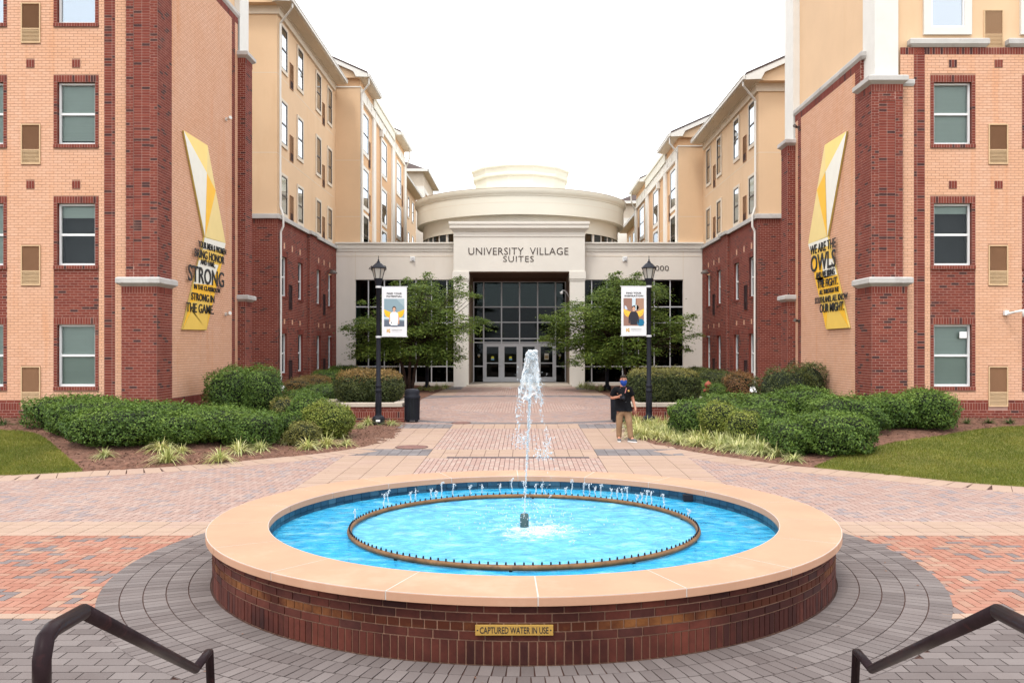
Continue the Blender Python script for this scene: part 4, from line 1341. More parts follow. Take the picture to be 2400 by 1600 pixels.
# ------------------------------------------------------------------ residence wings along the court
DW0, DW1 = 35.6, 46.2
def stucco_window(root, s, W, d0, d1, z0, z1, style='sky', trim=None, tw=0.11, sub=True):
    v0, v1 = su(s, d0, d1)
    m = MB()
    t_ = tw
    for (a, b, c, e) in ((v0-t_, v1+t_, z1, z1+t_), (v0-t_, v1+t_, z0-t_*1.3, z0), (v0-t_, v0, z0, z1), (v1, v1+t_, z0, z1)):
        m.obox(W.p(a, c, 0.003), W.u*(b-a), W.n*0.05, (0, 0, e-c))
    o = m.build('window_trim', trim or M['trim_tan'], root)
    w, h = v1-v0, z1-z0
    def mk():
        out = []
        m = MB(); bw = .045
        m.box(0, bw, -.045, -.004, 0, h); m.box(w-bw, w, -.045, -.004, 0, h); m.box(bw, w-bw, -.045, -.004, 0, bw); m.box(bw, w-bw, -.045, -.004, h-bw, h)
        m.box(bw, w-bw, -.05, -.004, h*.48-.025, h*.48+.025)
        out.append(('window', m, M['frame_dark']))
        for a, b in ((bw, h*.48-.025), (h*.48+.025, h-bw)):
            m = MB(); m.obox((bw, -.025, a), (w-2*bw, 0, 0), (0, .006, 0), (0, 0, b-a)); out.append(('pane', m, M['glass_sky'] if style == 'sky' else M['glass_teal']))
        m = MB(); m.face([(bw, -.003, bw), (w-bw, -.003, bw), (w-bw, -.003, h-bw), (bw, -.003, h-bw)])
        out.append(('blind', m, M['blind_blue'] if style == 'sky' else M['room']))
        return out
    shared(root, W, v0, z0, ('sw', round(w, 2), round(h, 2), style), mk, 'window')
def wing(s):
    tall = s < 0
    up = 3.15 if tall else 0.0
    root = empty('residence_wing', (XC+s*11, 41, 0.4),
                 'taller wing with three stucco storeys over red brick, left of the entrance' if tall else 'lower wing with two stucco storeys over red brick, right of the entrance',
                 'residence wing', 'stucco and brick wings along the court')
    B = Bricks()
    W = side(s, 9.76); Wf = front(DW0)
    LZ = 7.66                       # underside of the stone ledge
    v = lambda a, b: su(s, a, b)
    win_d = [(36.15, 37.02), (38.80, 39.67), (42.3, 43.15), (44.75, 45.6)]
    holes = []
    for k in range(2):
        for a, b in win_d:
            v0, v1 = v(a, b); holes.append((v0, v1, 1.36+3.2*k, 3.0+3.2*k))
    vd = [(37.25, 37.75), (43.6, 44.05)]
    vh = []
    for k in range(2):
        for a, b in vd:
            v0, v1 = v(a, b); vh.append((v0, v1, 0.85+3.2*k, 1.9+3.2*k))
    sq = []
    for k in range(2):
        for d in (36.6, 37.85, 39.15, 42.7, 43.85, 45.15):
            v0, v1 = v(d-.1, d+.1); sq.append((v0, v1, 3.42+3.15*k, 3.62+3.15*k))
    q0, q1 = v(DW0, 46.9); pl0, pl1 = v(40.5, 41.75)
    B.fill(W, q0, q1, 0.2, LZ-.2, 'red', holes + vh + sq + [(pl0, pl1, 0, 99)])
    B.fill(W, q0, q1, LZ-.2, LZ, 'red', [(pl0, pl1, 0, 99)], bond='soldier', proud=0.004)
    for h in sq: B.fill(W, *h, 'yellow', bond='stack', L=0.22, ch=.1)
    # flat lintels over the windows in soldiers
    Wp = side(s, 9.76-.13)
    B.fill(Wp, pl0, pl1, 0.2, LZ-.2, 'red'); B.fill(Wp, pl0, pl1, LZ-.2, LZ, 'red', bond='soldier', proud=.004)
    Wpf = front(40.5); a0, a1 = fx(s, 9.63, 9.76); B.fill(Wpf, a0, a1, 0.2, LZ, 'red')
    for h in holes:
        B.fill(W, h[0]-.1, h[1]+.1, h[3], h[3]+.2, 'red', bond='soldier', proud=.007, back=False, depth=.02)
        B.fill(W, h[0]-.06, h[1]+.06, h[2]-.09, h[2], 'red', bond='soldier', proud=.03, back=False, depth=.06)
        window(root, W, h[0], h[2], h[1]-h[0], h[3]-h[2], 0.9, 'plain', inset=0.0)
        m = MB()                    # brick reveal
        for ua in (h[0], h[1]):
            m.face([W.p(ua, h[2], -.003), W.p(ua, h[2], -.12), W.p(ua, h[3], -.12), W.p(ua, h[3], -.003)])
        m.build('window_reveal', M['red'], root)
    for h in vh: vent2(root, W, h[0], h[2], h[1]-h[0], h[3]-h[2], dark=True)
    # front face of the wing towards the camera
    a0, a1 = fx(s, 9.76, 12.4)
    B.fill(Wf, a0, a1, 0.2, LZ-.2, 'red'); B.fill(Wf, a0, a1, LZ-.2, LZ, 'red', bond='soldier', proud=.004)
    B.build(root, 300)
    m = MB()
    def sbox(mb, xa, xb, ya, yb, za, zb):
        xs = sorted((XC+s*xa, XC+s*xb)); mb.box(xs[0], xs[1], ya, yb, za, zb)
    # ledge
    sbox(m, 9.66, 12.5, DW0-.1, 40.4, LZ, LZ+.16); sbox(m, 9.53, 12.5, 40.4, 41.85, LZ, LZ+.16); sbox(m, 9.66, 12.5, 41.85, 46.9, LZ, LZ+.16)
    sbox(m, 9.70, 12.5, DW0-.05, 46.9, LZ+.16, LZ+.2)
    m.build('stone_ledge', M['caststone'], root, bevel=0.01)
    m = MB(); sbox(m, 10.2, 12.3, DW0+.45, 46.85, 0, LZ-.01); m.build('inner_wall', M['room'], root)
    # stucco storeys
    ez = 13.15 + up                 # eave height
    m = MB(); sbox(m, 9.80, 12.4, DW0+.04, 46.8, LZ+.19, ez+.02); m.build('stucco_wall', M['stucco'], root)
    m = MB()                        # control joints cut as shallow dark lines, one per storey
    Ws = side(s, 9.80)
    for z in ([10.35, 13.6] if tall else [10.35]):
        v0, v1 = v(DW0+.04, DW1); m.obox(Ws.p(v0, z, -.01), Ws.u*(v1-v0), Ws.n*.013, (0, 0, .02))
        xs = sorted((XC+s*9.8, XC+s*12.4)); m.box(xs[0], xs[1], DW0+.037, DW0+.05, z, z+.02)
    m.build('control_joint', M['trim_tan'], root)
    rows = [7.95, 10.9, 14.0] if tall else [7.95, 10.9]
    for zi, z in enumerate(rows):
        for di, (a, b) in enumerate(win_d):
            z0 = z if zi else LZ+.35
            stucco_window(root, s, Ws, a, b, z0, z+1.72 if zi else 9.55, 'sky' if di < 2 else 'sky')
        for a, b in [(37.55, 38.1), (43.62, 44.1)]:
            v0, v1 = v(a, b)
            vent2(root, Ws, v0, z-.45 if zi else LZ+.2, v1-v0, 1.1)
    # cornice band, soffit, gutter and roof
    m = MB(); sbox(m, 9.70, 12.4, DW0-.03, DW1+.1, ez-.32, ez-.06); sbox(m, 9.64, 12.4, DW0-.06, DW1+.1, ez-.06, ez)
    m.build('cornice', M['trim_tan'], root)
    def eave(xw, xe, d0, d1, ez, slope=0.44, back=15.0, gable=True):
        m = MB(); sbox(m, xe, xw+.1, d0, d1, ez+.001, ez+.04)
        # board joints of the soffit
        o = m.build('soffit', M['soffit'], root)
        m = MB(); n = int((xw-xe)/.1)
        for i in range(1, n+1): sbox(m, xe+i*.1, xe+i*.1+.012, d0+.02, d1-.02, ez-.004, ez+.003)
        m.build('soffit_board', M['trim_tan'], root)
        m = MB(); sbox(m, xe-.1, xe, d0, d1, ez+.03, ez+.19); sbox(m, xe-.12, xe-.1, d0, d1, ez+.16, ez+.19)
        m.build('gutter', M['white_trim'], root)
        m = MB()
        A_ = [(XC+s*xe, d0-.05), (XC+s*back, d0-.05)]
        zt = ez+.19; zr = zt + slope*(back-xe)
        pts = [(XC+s*xe, d0-.1, zt), (XC+s*back, d0-.1, zr), (XC+s*back, d0-.1, zr+.08), (XC+s*xe, d0-.1, zt+.08)]
        m.prism(pts, (0, d1-d0+.1, 0)); m.build('roof', M['roof'], root)
        if gable:
            m = MB()
            pts = [(XC+s*xe, d0-.08, zt-.20), (XC+s*(xe+.6), d0-.08, zt-.20+.02), (XC+s*(xe+.75), d0-.08, zt+.1), (XC+s*back, d0-.08, zr-.22), (XC+s*back, d0-.08, zr-.002), (XC+s*xe, d0-.08, zt-.002)]
            m.prism(pts, (0, .05, 0)); m.build('rake_board', M['white_trim'], root)
            m = MB()
            pts = [(XC+s*xw, d0+.1, ez), (XC+s*back, d0+.1, ez), (XC+s*back, d0+.1, zr-.05), (XC+s*(xw), d0+.1, zt + slope*(xw-xe)-.05)]
            m.prism(pts, (0, d1-d0-.2, 0)); m.build('gable_wall', M['stucco'], root)
    eave(9.76, 9.14, DW0-.5, DW1, ez)
    # second section, stepping into the court beyond the entrance roof
    X2 = 8.50; e2 = 13.6 + up; D2, D2e = 46.75, 64.2
    m = MB(); sbox(m, X2, 12.4, D2, D2e, 7.9, e2+.02); m.build('stucco_wall', M['stucco_deep'], root)
    m = MB(); sbox(m, X2-.01, 12.3, D2-.03, D2+.02, 7.9, e2-.42); m.build('return_wall', M['stucco'], root)
    W2 = side(s, X2)
    m = MB()
    for z in ([9.4, 12.4] if tall else [9.4]):
        xs = sorted((XC+s*X2, XC+s*10)); m.box(xs[0], xs[1], D2-.033, D2, z, z+.02)
        v0, v1 = v(D2, D2e); m.obox(W2.p(v0, z, -.01), W2.u*(v1-v0), W2.n*.013, (0, 0, .02))
    m.build('control_joint', M['trim_tan'], root)
    m = MB()
    sbox(m, X2-.05, 9.8, D2-.07, D2e, e2-.46, e2-.40); sbox(m, X2-.12, 9.0, D2+.1, D2e, e2-1.12, e2-.98)
    m.build('cornice', M['cream'], root)
    m = MB()
    for i in range(13):
        d = D2 + .5 + i*1.38; sbox(m, X2-.06, X2+.02, d, d+.1, e2-.98, e2-.46)
    sbox(m, X2-.03, X2+.02, D2+.1, D2e, e2-.98, e2-.46)
    m.build('frieze_panel', M['cream'], root)
    m = MB()
    for a, b in ((46.8, 47.2), (50.4, 51.3), (57.7, 58.9), (63.6, 64.2)): sbox(m, X2-.10, X2, a, b, 7.9, e2-1.12)
    m.build('pilaster', M['cream'], root)
    eave(X2, X2-.46, D2-.35, 50.6, e2, gable=True)
    # parapet between the two roofs, further roof behind it
    m = MB(); sbox(m, X2-.1, 9.0, 50.62, 58.9, e2-.46, e2+.05); sbox(m, X2-.16, 9.0, 50.62, 58.9, e2+.05, e2+.2); sbox(m, X2+.9, 12, 50.62, 58.9, e2-.2, e2+1.0)
    m.build('parapet', M['drum'], root)
    eave(X2, X2-.46, 59.0, D2e, e2, gable=True)
    rows2 = ([7.6, 10.15, 13.15] if tall else [7.6, 10.15])
    for zi, z in enumerate(rows2):
        for (a, b) in ((47.5, 49.0), (53.7, 55.5), (60.1, 62.0)):
            stucco_window(root, s, W2, a, b, z, z+2.0, 'sky' if zi else 'teal', M['cream'], 0.16)
        for a, b in ((49.2, 49.8), (62.6, 63.1)):
            v0, v1 = v(a, b); vent2(root, W2, v0, z-.6, v1-v0, 1.5)
    # third section further back
    e3 = 13.25+up
    m = MB(); sbox(m, 10.0, 12.4, 64.25, 83, 5, e3+.02); m.build('stucco_wall', M['stucco'], root)
    W3 = side(s, 10.0)
    for zi, z in enumerate(rows):
        for d in (66.2, 68.0, 71.5, 74.2, 77.0, 80.0): stucco_window(root, s, W3, d, d+.95, z, z+1.7)
    eave(10.0, 9.36, 64.4, 83, e3, gable=False)
    # downspouts
    def spout(pts):
        m = MB(); m.tube([Vector((XC+s*x, d, z)) for x, d, z in pts], .05, 4); m.build('downspout', M['white_trim'], root)
    spout([(9.12, DW0-.2, ez+.1), (9.12, DW0-.2, ez-.15), (9.70, DW0+.15, ez-.65), (9.70, DW0+.15, LZ+.5), (9.58, DW0+.15, LZ+.15), (9.58, DW0+.15, LZ-.3), (9.68, DW0+.15, LZ-.5), (9.68, DW0+.15, 0.5)])
    spout([(X2-.48, D2-.1, e2+.1), (X2-.48, D2-.1, e2-.3), (X2-.08, D2+.05, e2-.75), (X2-.08, D2+.05, 7.9)])
    spout([(X2-.48, D2e-.8, e2+.1), (X2-.48, D2e-.8, e2-.6), (X2-.1, D2e+.05, e2-1.1), (X2-.1, D2e+.05, 7.9)])
    spout([(X2-.07, 53.2, e2-1.3), (X2-.07, 53.2, 7.9)])
    m = MB(); sbox(m, X2-.2, X2, 53.0, 53.4, e2-1.55, e2-1.15); m.build('rain_head', M['white_trim'], root)
    # lamp over the far windows
    vz = 6.15
    m = MB(); xs = XC+s*9.76
    m.lathe([(0.0, vz+.2), (.1, vz+.18), (.22, vz+.05), (.22, vz+.02), (0, vz+.03)], (xs - s*.35, 44.3), 14)
    m.tube([(xs, 44.3, vz+.1), (xs-s*.2, 44.3, vz+.22), (xs-s*.35, 44.3, vz+.18)], .02, 6)
    m.build('wall_lamp', M['frame_dark'], root)
    return root
wingL = wing(-1); wingR = wing(1)
def tower(s):
    up = 3.1 if s < 0 else 0
    root = empty('hip_roofed_tower', (XC+s*14, 90, 0), 'small distant tower with brown hipped roof rising left of the rotunda' if s < 0 else 'small distant tower with brown hipped roof just right of the rotunda', 'tower', 'hip roofed towers behind the wings')
    ez = 16.3+up
    def sbox(mb, xa, xb, ya, yb, za, zb):
        xs = sorted((XC+s*xa, XC+s*xb)); mb.box(xs[0], xs[1], ya, yb, za, zb)
    m = MB(); sbox(m, 9.6, 20, 85, 94.5, 4, ez-1.7); m.build('wall', M['stucco_deep'], root)
    m = MB(); sbox(m, 9.5, 20.1, 84.9, 94.6, ez-1.7, ez-1.3); sbox(m, 9.45, 10.9, 84.85, 86.2, 4, ez-1.7); m.build('corner_pilaster', M['cream'], root)
    m = MB(); sbox(m, 9.55, 20, 84.95, 94.5, ez-1.3, ez)
    for i in range(12): sbox(m, 9.52, 9.6, 85+i*.8, 85.08+i*.8, ez-1.3, ez); sbox(m, 9.6+i*.8, 9.68+i*.8, 84.92, 85, ez-1.3, ez)
    m.build('board_band', M['trim_tan'], root)
    m = MB(); sbox(m, 9.0, 20.6, 84.3, 95.1, ez, ez+.12); m.build('soffit', M['trim_tan'], root)
    m = MB(); sbox(m, 8.94, 20.6, 84.24, 84.3, ez, ez+.25); sbox(m, 8.94, 9.0, 84.24, 95.1, ez, ez+.25); m.build('gutter', M['white_trim'], root)
    m = MB(); x0, x1 = XC+s*8.95, XC+s*20.6; zt = ez+.13
    c = [(x0, 84.25, zt), (x1, 84.25, zt), (x1, 95.1, zt), (x0, 95.1, zt)]; xm = (x0+x1)/2; a, b = (xm-s*.5, 89.7, zt+2.8), (xm+s*.5, 89.7, zt+2.8)
    m.face([c[0], c[1], b, a]); m.face([c[1], c[2], b]); m.face([c[2], c[3], a, b]); m.face([c[3], c[0], a])
    m.build('roof', M['roof'], root)
tower(-1); tower(1)

# ------------------------------------------------------------------ entrance building with portal and rotunda
en = empty('entrance_building', (XC, 48, 0.38), 'pale stucco entrance building with tall portal and round ivory rotunda above', 'entrance hall')
YE, YO, YD = 46.7, 46.0, 50.0
EXO, EXI, PO_, PI_ = 8.76, 3.45, 3.45, 2.66
def both(fn):
    for s in (-1, 1): fn(s)
mb = MB()
def ebox(mb, s, xa, xb, ya, yb, za, zb):
    xs = sorted((XC+s*xa, XC+s*xb)); mb.box(xs[0], xs[1], ya, yb, za, zb)
for s in (-1, 1):
    mb = MB(); xw = lambda a: XC + s*a
    # one sheet with the opening left out, returned as a solid frame
    P8 = [(9.85, -.1), (9.85, 7.55), (EXI-.3, 7.55), (EXI-.3, 6.05), (EXO, 6.05), (EXO, .56), (EXI-.3, .56), (EXI-.3, -.1)]
    mb.prism([(xw(a), YE, z) for a, z in P8], (0, 1.7, 0)); mb.build('low_wall', M['pale'], en)
mb = MB()
for s in (-1, 1):
    ebox(mb, s, PO_-.1, 9.95, YE-.04, 49, 7.55, 7.62); ebox(mb, s, PO_-.1, 9.9, YE-.10, 49, 7.70, 7.94); ebox(mb, s, PO_-.1, 9.95, YE-.06, 49, 7.62, 7.70)
    ebox(mb, s, PO_-.1, 10.0, YE-.2, 49, 7.94, 8.02)
mb.build('low_cornice', M['cream'], en)
mb = MB()
for s in (-1, 1):
    ebox(mb, s, 8.73, 8.755, YE-.004, YE, 0.6, 7.55); ebox(mb, s, PO_, 9.8, YE-.012, YE, 7.28, 7.31)
mb.build('control_joint', M['trim_tan'], en)
# portal: two pillars and a deep header
for s in (-1, 1):
    mb = MB(); ebox(mb, s, PI_, PO_, YO, YD+.2, -.1, 6.02); mb.build('pillar', M['cream'], en, bevel=0.01)
for s in (-1, 1):
    mb = MB()
    ebox(mb, s, PI_-.03, PO_+.06, YO-.06, YO+.8, 6.02, 6.42); ebox(mb, s, PI_-.02, PO_+.03, YO-.03, YO+.8, 5.92, 6.02)
    mb.build('pillar_capital', M['cream'], en, bevel=0.012)
mb = MB(); mb.box(XC-PO_, XC+PO_, YO, YD+.4, 6.42, 8.25); mb.build('portal_header', M['cream'], en)
mb = MB()
hw = PO_
mb.box(XC-hw-.01, XC+hw+.01, YO-.03, YD, 8.25, 8.31); mb.box(XC-hw, XC+hw, YO-.002, YD, 8.31, 8.50)
mb.prism([(XC-hw-.02, YO-.02, 8.50), (XC+hw+.02, YO-.02, 8.50), (XC+hw+.17, YO-.17, 8.68), (XC-hw-.17, YO-.17, 8.68)], (0, 3, 0))
mb.box(XC-hw-.2, XC+hw+.2, YO-.2, YD, 8.68, 8.88); mb.box(XC-hw-.24, XC+hw+.24, YO-.24, YD, 8.88, 9.02)
mb.build('portal_cornice', M['cream'], en)
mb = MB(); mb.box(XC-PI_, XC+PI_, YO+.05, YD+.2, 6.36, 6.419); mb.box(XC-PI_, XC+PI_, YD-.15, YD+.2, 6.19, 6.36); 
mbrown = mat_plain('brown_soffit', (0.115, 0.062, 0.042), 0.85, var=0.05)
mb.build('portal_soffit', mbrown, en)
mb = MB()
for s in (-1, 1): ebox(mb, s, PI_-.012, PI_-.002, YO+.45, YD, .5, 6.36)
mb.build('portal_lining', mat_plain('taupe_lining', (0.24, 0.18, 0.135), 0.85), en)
mb = MB(); mb.box(XC-PI_-.1, XC+PI_+.1, YO-.15, YD+.2, 0.2, 0.47); mb.build('threshold', M['coping_pale'], en, bevel=0.01)
# glass wall of the portal: uprights, rails, panes, doors
GX = [-2.62, -2.05, -1.03, 0.0, 1.03, 2.05, 2.62]
GZ = [0.47, 2.72, 2.94, 3.87, 4.74, 6.18]
mb = MB()
for x in GX: mb.box(XC+x-.035, XC+x+.035, YD-.05, YD+.05, 0.47, 6.18)
for z in GZ[1:]: mb.box(XC-2.62, XC+2.62, YD-.045, YD+.045, z-.03, z+.03)
mb.box(XC-2.62, XC-2.05, YD-.045, YD+.045, 1.33, 1.40); mb.box(XC+2.05, XC+2.62, YD-.045, YD+.045, 1.33, 1.40)
cw = mb.build('portal_glazing', M['alu'], en)
for i in range(6):
    for j in range(5):
        if j == 0 and 1 <= i <= 4: continue
        m = MB(); m.box(XC+GX[i]+.035, XC+GX[i+1]-.035, YD-.006, YD+.006, GZ[j]+.03, GZ[j+1]-.03)
        m.build('pane', M['glass_teal'] if j == 4 else M['glass_dark'], cw)
for i in range(1, 5):
    x0, x1 = XC+GX[i]+.037, XC+GX[i+1]-.037
    m = MB(); st_ = .13
    m.box(x0, x0+st_, YD-.06, YD-.01, .48, 2.66); m.box(x1-st_, x1, YD-.06, YD-.01, .48, 2.66)
    m.box(x0+st_, x1-st_, YD-.06, YD-.01, .48, .75); m.box(x0+st_, x1-st_, YD-.06, YD-.01, 2.48, 2.66); m.box(x0+st_, x1-st_, YD-.055, YD-.015, 1.52, 1.57)
    d = m.build('door', M['alu'], en)
    for za, zb in ((.75, 1.52), (1.57, 2.48)):
        m = MB(); m.box(x0+st_, x1-st_, YD-.04, YD-.03, za, zb); m.build('pane', M['glass_dark'], d)
    hx = x1-.06 if i % 2 else x0+.06
    m = MB(); m.tube([(hx, YD-.06, 1.3), (hx, YD-.13, 1.35), (hx, YD-.13, 1.62), (hx, YD-.06, 1.67)], .015, 6); m.build('handle', M['alu'], d)
    cxm = (x0+x1)/2
    if i in (1, 2):
        m = MB(); m.lathe([(0, 0), (.085, 0)], (0, 0), 16)
        m.v = [(cxm+vx, YD-.063, 1.85+vy) for vx, vy, vz in m.v]; m.face([(cxm-.085, YD-.0635, 1.72), (cxm+.085, YD-.0635, 1.72), (cxm+.085, YD-.0635, 1.8), (cxm-.085, YD-.0635, 1.8)], 1)
        m.build('sticker', [mat_plain('yellow_sticker', (.55, .50, .03), .5, bmp=0), mat_plain('blue_sticker', (.12, .3, .5), .5, bmp=0)], d)
    else:
        m = MB(); m.box(cxm-.12, cxm+.12, YD-.064, YD-.061, 1.75, 2.1); m.box(cxm-.1, cxm+.1, YD-.066, YD-.064, 1.8, 1.98, 1)
        m.build('paper_notice', [mat_plain('notice_paper', (.5, .47, .4), .6, bmp=0), mat_plain('notice_print', (.25, .18, .08), .6, bmp=0)], d)
# hall seen through the glass, with a lit wall lamp
mb = MB()
mb.box(XC-2.7, XC+2.7, YD+3.0, YD+3.1, .4, 6.1); mb.box(XC-2.8, XC-2.7, YD+.1, YD+3.1, .4, 6.1); mb.box(XC+2.7, XC+2.8, YD+.1, YD+3.1, .4, 6.1); mb.box(XC-2.7, XC+2.7, YD+.1, YD+3.1, .40, .46); mb.box(XC-2.7, XC+2.7, YD+.1, YD+3.1, 6.1, 6.2)
mb.build('lobby', mat_plain('lobby_wall', (0.05, 0.055, 0.048), .9, var=0.4, scale=.8, bmp=0), en)
# storefront windows either side
for s in (-1, 1):
    n = 6; xs = [EXI+.01] + [EXO-.26-(5-k)*.93+.0 for k in range(1, 6)] + [EXO]
    xs = [EXI+.01, 3.87, 4.69, 5.52, 6.37, 7.21, 8.06, EXO]
    zs = [0.56, 1.42, 3.75, 4.6, 6.05]
    m = MB()
    for x in xs: ebox(m, s, x-.028, x+.028, YE+.08, YE+.18, .56, 6.05)
    for z in zs: ebox(m, s, EXI, EXO, YE+.085, YE+.175, z-.03, z+.03)
    sf = m.build('storefront_window', M['alu'], en)
    for i in range(len(xs)-1):
        for j in range(4):
            m = MB(); ebox(m, s, xs[i]+.028, xs[i+1]-.028, YE+.12, YE+.132, zs[j]+.03, zs[j+1]-.03)
            m.build('pane', M['glass_teal'] if (i + 2*j) % 5 == 0 else M['glass_dark'], sf)
    m = MB(); ebox(m, s, EXI, EXO, YE+1.6, YE+1.65, .4, 6.2); ebox(m, s, EXI, EXO, YE+.2, YE+1.6, .5, .55); m.build('interior_wall', mat_plain('dim_interior', (0.035, 0.042, 0.042), .9, var=0.5, scale=.7, bmp=0), sf)
    m = MB(); ebox(m, s, EXI-.2, 9.8, YE+.3, 60, 7.5, 7.7); m.build('low_roof', M['coping_pale'], en)
# portal lettering, house numbers, wall lights
M['letter'] = mat_plain('dark_bronze_letter', (0.045, 0.028, 0.024), 0.5, bmp=0)
def px_text(s_, pxa, pxb, pya, pyb, d, bold=0.0, spacing=1.0):
    a, b = PT(pxa, pyb, d), PT(pxb, pya, d)
    lettering(s_, b.x-a.x, b.z-a.z, M['letter'], en, (a.x, d-.003, a.z), 0, .018, bold-.006, 'sign_lettering', spacing)
px_text('UNIVERSITY  VILLAGE', 1098, 1332, 580.5, 597, YO, 0.0, 1.05)
px_text('SUITES', 1179.5, 1251, 600, 613.5, YO, 0.0, 1.12)
px_text('4000', 864, 906, 622.5, 634.5, YE)
px_text('3000', 1525, 1567.5, 622.5, 634.5, YE)
for px in (967, 1464.5):
    c = PT(px, 607, YE)
    m = MB(); m.box(c.x-.13, c.x+.13, YE-.05, YE, c.z-.14, c.z+.14); o = m.build('wall_light', M['frame_white'], en, bevel=.01)
    m = MB(); m.box(c.x-.03, c.x+.08, YE-.16, YE-.05, c.z-.09, c.z+.08); m.build('lamp_head', M['alu'], o, bevel=.015)
for px in (1115.5+7, 1312):
    c = PT(px, 832, YD)
    m = MB(); m.box(c.x-.07, c.x+.07, YD-.12, YD-.02, c.z-.06, c.z+.06, 0); m.box(c.x-.04, c.x+.04, YD-.125, YD-.02, c.z-.12, c.z-.06, 1)
    m.build('card_reader', [mat_plain('reader_top', (.25, .24, .22), .5, bmp=0), mat_plain('reader_gold', (.35, .22, .05), .5, bmp=0)], cw)
# rotunda
RC = (XC, 62.0)
mb = MB()
mb.lathe([(6.85, 7.6), (6.85, 8.15)], RC, 96); mb.lathe([(6.85, 9.8), (6.85, 10.78)], RC, 96)
mb.build('rotunda_wall', M['drum'], en, smooth=True)
mb = MB()
mb.lathe([(6.85, 10.76), (7.26, 10.76)], RC, 96); mb.lathe([(7.26, 10.76), (7.26, 11.92)], RC, 96)
mb.lathe([(7.26, 11.92), (7.30, 11.95), (7.30, 12.02)], RC, 96); mb.lathe([(7.30, 12.02), (7.42, 12.16), (7.42, 12.40)], RC, 96); mb.lathe([(7.42, 12.40), (7.0, 12.44), (3.0, 12.7)], RC, 96)
mb.build('rotunda_drum', M['drum'], en, smooth=True)
mb = MB(); mb.lathe([(7.264, 11.50), (7.264, 11.52)], RC, 96); mb.lathe([(7.43, 12.385), (7.44, 12.42), (7.40, 12.43)], RC, 96); mb.build('drum_joint', M['trim_tan'], en)
mb = MB(); n = 12
def poly(r, z): return [(RC[0]+r*math.cos(2*math.pi*(i+.5)/n), RC[1]+r*math.sin(2*math.pi*(i+.5)/n), z) for i in range(n)]
prof = [(3.25, 12.4), (3.25, 14.0), (3.42, 14.05), (3.42, 14.2), (3.36, 14.25), (3.40, 14.55), (3.52, 14.62), (3.52, 14.72), (0.2, 14.9)]
for (r0, z0), (r1, z1) in zip(prof[:-1], prof[1:]):
    a, b = poly(r0, z0), poly(r1, z1)
    for i in range(n): mb.face([a[i], a[(i+1) % n], b[(i+1) % n], b[i]])
mb.build('lantern', M['drum'], en)
mb = MB()
for k in range(24):
    th = 2*math.pi*k/24; x, y = RC[0]+3.45*math.cos(th), RC[1]+3.45*math.sin(th)
    mb.tube([(x, y, 14.72), (x, y, 14.98)], .012, 5)
mb.tube([(RC[0]+3.45*math.cos(2*math.pi*k/48), RC[1]+3.45*math.sin(2*math.pi*k/48), 14.98) for k in range(49)], .012, 5, cap=False)
mb.build('roof_railing', M['alu'], en)
mb = MB()
for k in range(48):
    if k % 3 == 2: continue
    th = 2*math.pi*k/48; th1 = 2*math.pi*(k+1)/48
mb.lathe([(6.70, 8.1), (6.70, 9.82)], RC, 96); mb.build('rotunda_glazing', mat_glass('rotunda_glass', (0.12, 0.2, 0.17), 0.03), en, smooth=True)
mb = MB(); mb.lathe([(6.3, 8.0), (6.3, 9.9)], RC, 64); mb.build('rotunda_interior', M['room'], en)
mb = MB()
for k in range(48):
    th = 2*math.pi*k/48; c, s_ = math.cos(th), math.sin(th); w = .16 if k % 3 == 0 else .05
    o = Vector((RC[0]+6.69*c + s_*w/2, RC[1]+6.69*s_ - c*w/2, 8.1))
    mb.obox(o, Vector((-s_, c, 0))*w, Vector((c, s_, 0))*.08, (0, 0, 1.72))
mb.build('rotunda_mullion', M['cream'], en)
# ------------------------------------------------------------------ planters, hedges, trees
def leaf_quads(P, N, size, flat=0.5):
    """diamond leaves at P with normals near N"""
    k = len(P)
    nn = N + rng.normal(0, flat, (k, 3)); nn /= np.linalg.norm(nn, axis=1)[:, None] + 1e-9
    a = rng.normal(0, 1, (k, 3)); a -= nn*(a*nn).sum(1)[:, None]; a /= np.linalg.norm(a, axis=1)[:, None] + 1e-9
    b = np.cross(nn, a)
    s = (size*rng.uniform(0.6, 1.35, k))[:, None]
    V = np.stack([P - a*s*.5, P - b*s*.28 + nn*s*.06, P + a*s*.5, P + b*s*.28 + nn*s*.06], 1).reshape(-1, 3)
    return V, np.arange(4*k).reshape(-1, 4)
def blob_points(c, r, n, p=2.6, lump=0.12, seed=0):
    d = rng.normal(0, 1, (n, 3)); d /= np.linalg.norm(d, axis=1)[:, None]
    # even out by surface stretching
    rr = (np.abs(d[:, 0])**p + np.abs(d[:, 1])**p + np.abs(d[:, 2])**p)**(-1/p)
    q = d*rr[:, None]
    ph = seed*1.7
    lm = 1 + lump*(np.sin(d[:, 0]*r[0]*5+ph)*np.cos(d[:, 1]*r[1]*5+ph*2) + 0.7*np.sin(d[:, 2]*6+d[:, 0]*r[0]*9+ph))
    lm *= 1 + 0.5*lump*np.sin(d[:, 0]*r[0]*14+ph*3)*np.sin(d[:, 1]*r[1]*13)*np.cos(d[:, 2]*r[2]*12) + rng.normal(0, .03, n)
    P = np.array(c) + q*np.array(r)*lm[:, None]
    ks = np.random.default_rng(seed+5).normal(0, 22, (6, 3)); phs = np.random.default_rng(seed+9).uniform(0, 6.28, 6)
    wob = np.sin(P @ ks.T + phs).sum(1)/6
    P = P + d*(0.085*wob)[:, None]
    Nn = np.sign(q)*np.abs(q)**(p-1)/np.array(r); Nn /= np.linalg.norm(Nn, axis=1)[:, None] + 1e-9
    return P, Nn
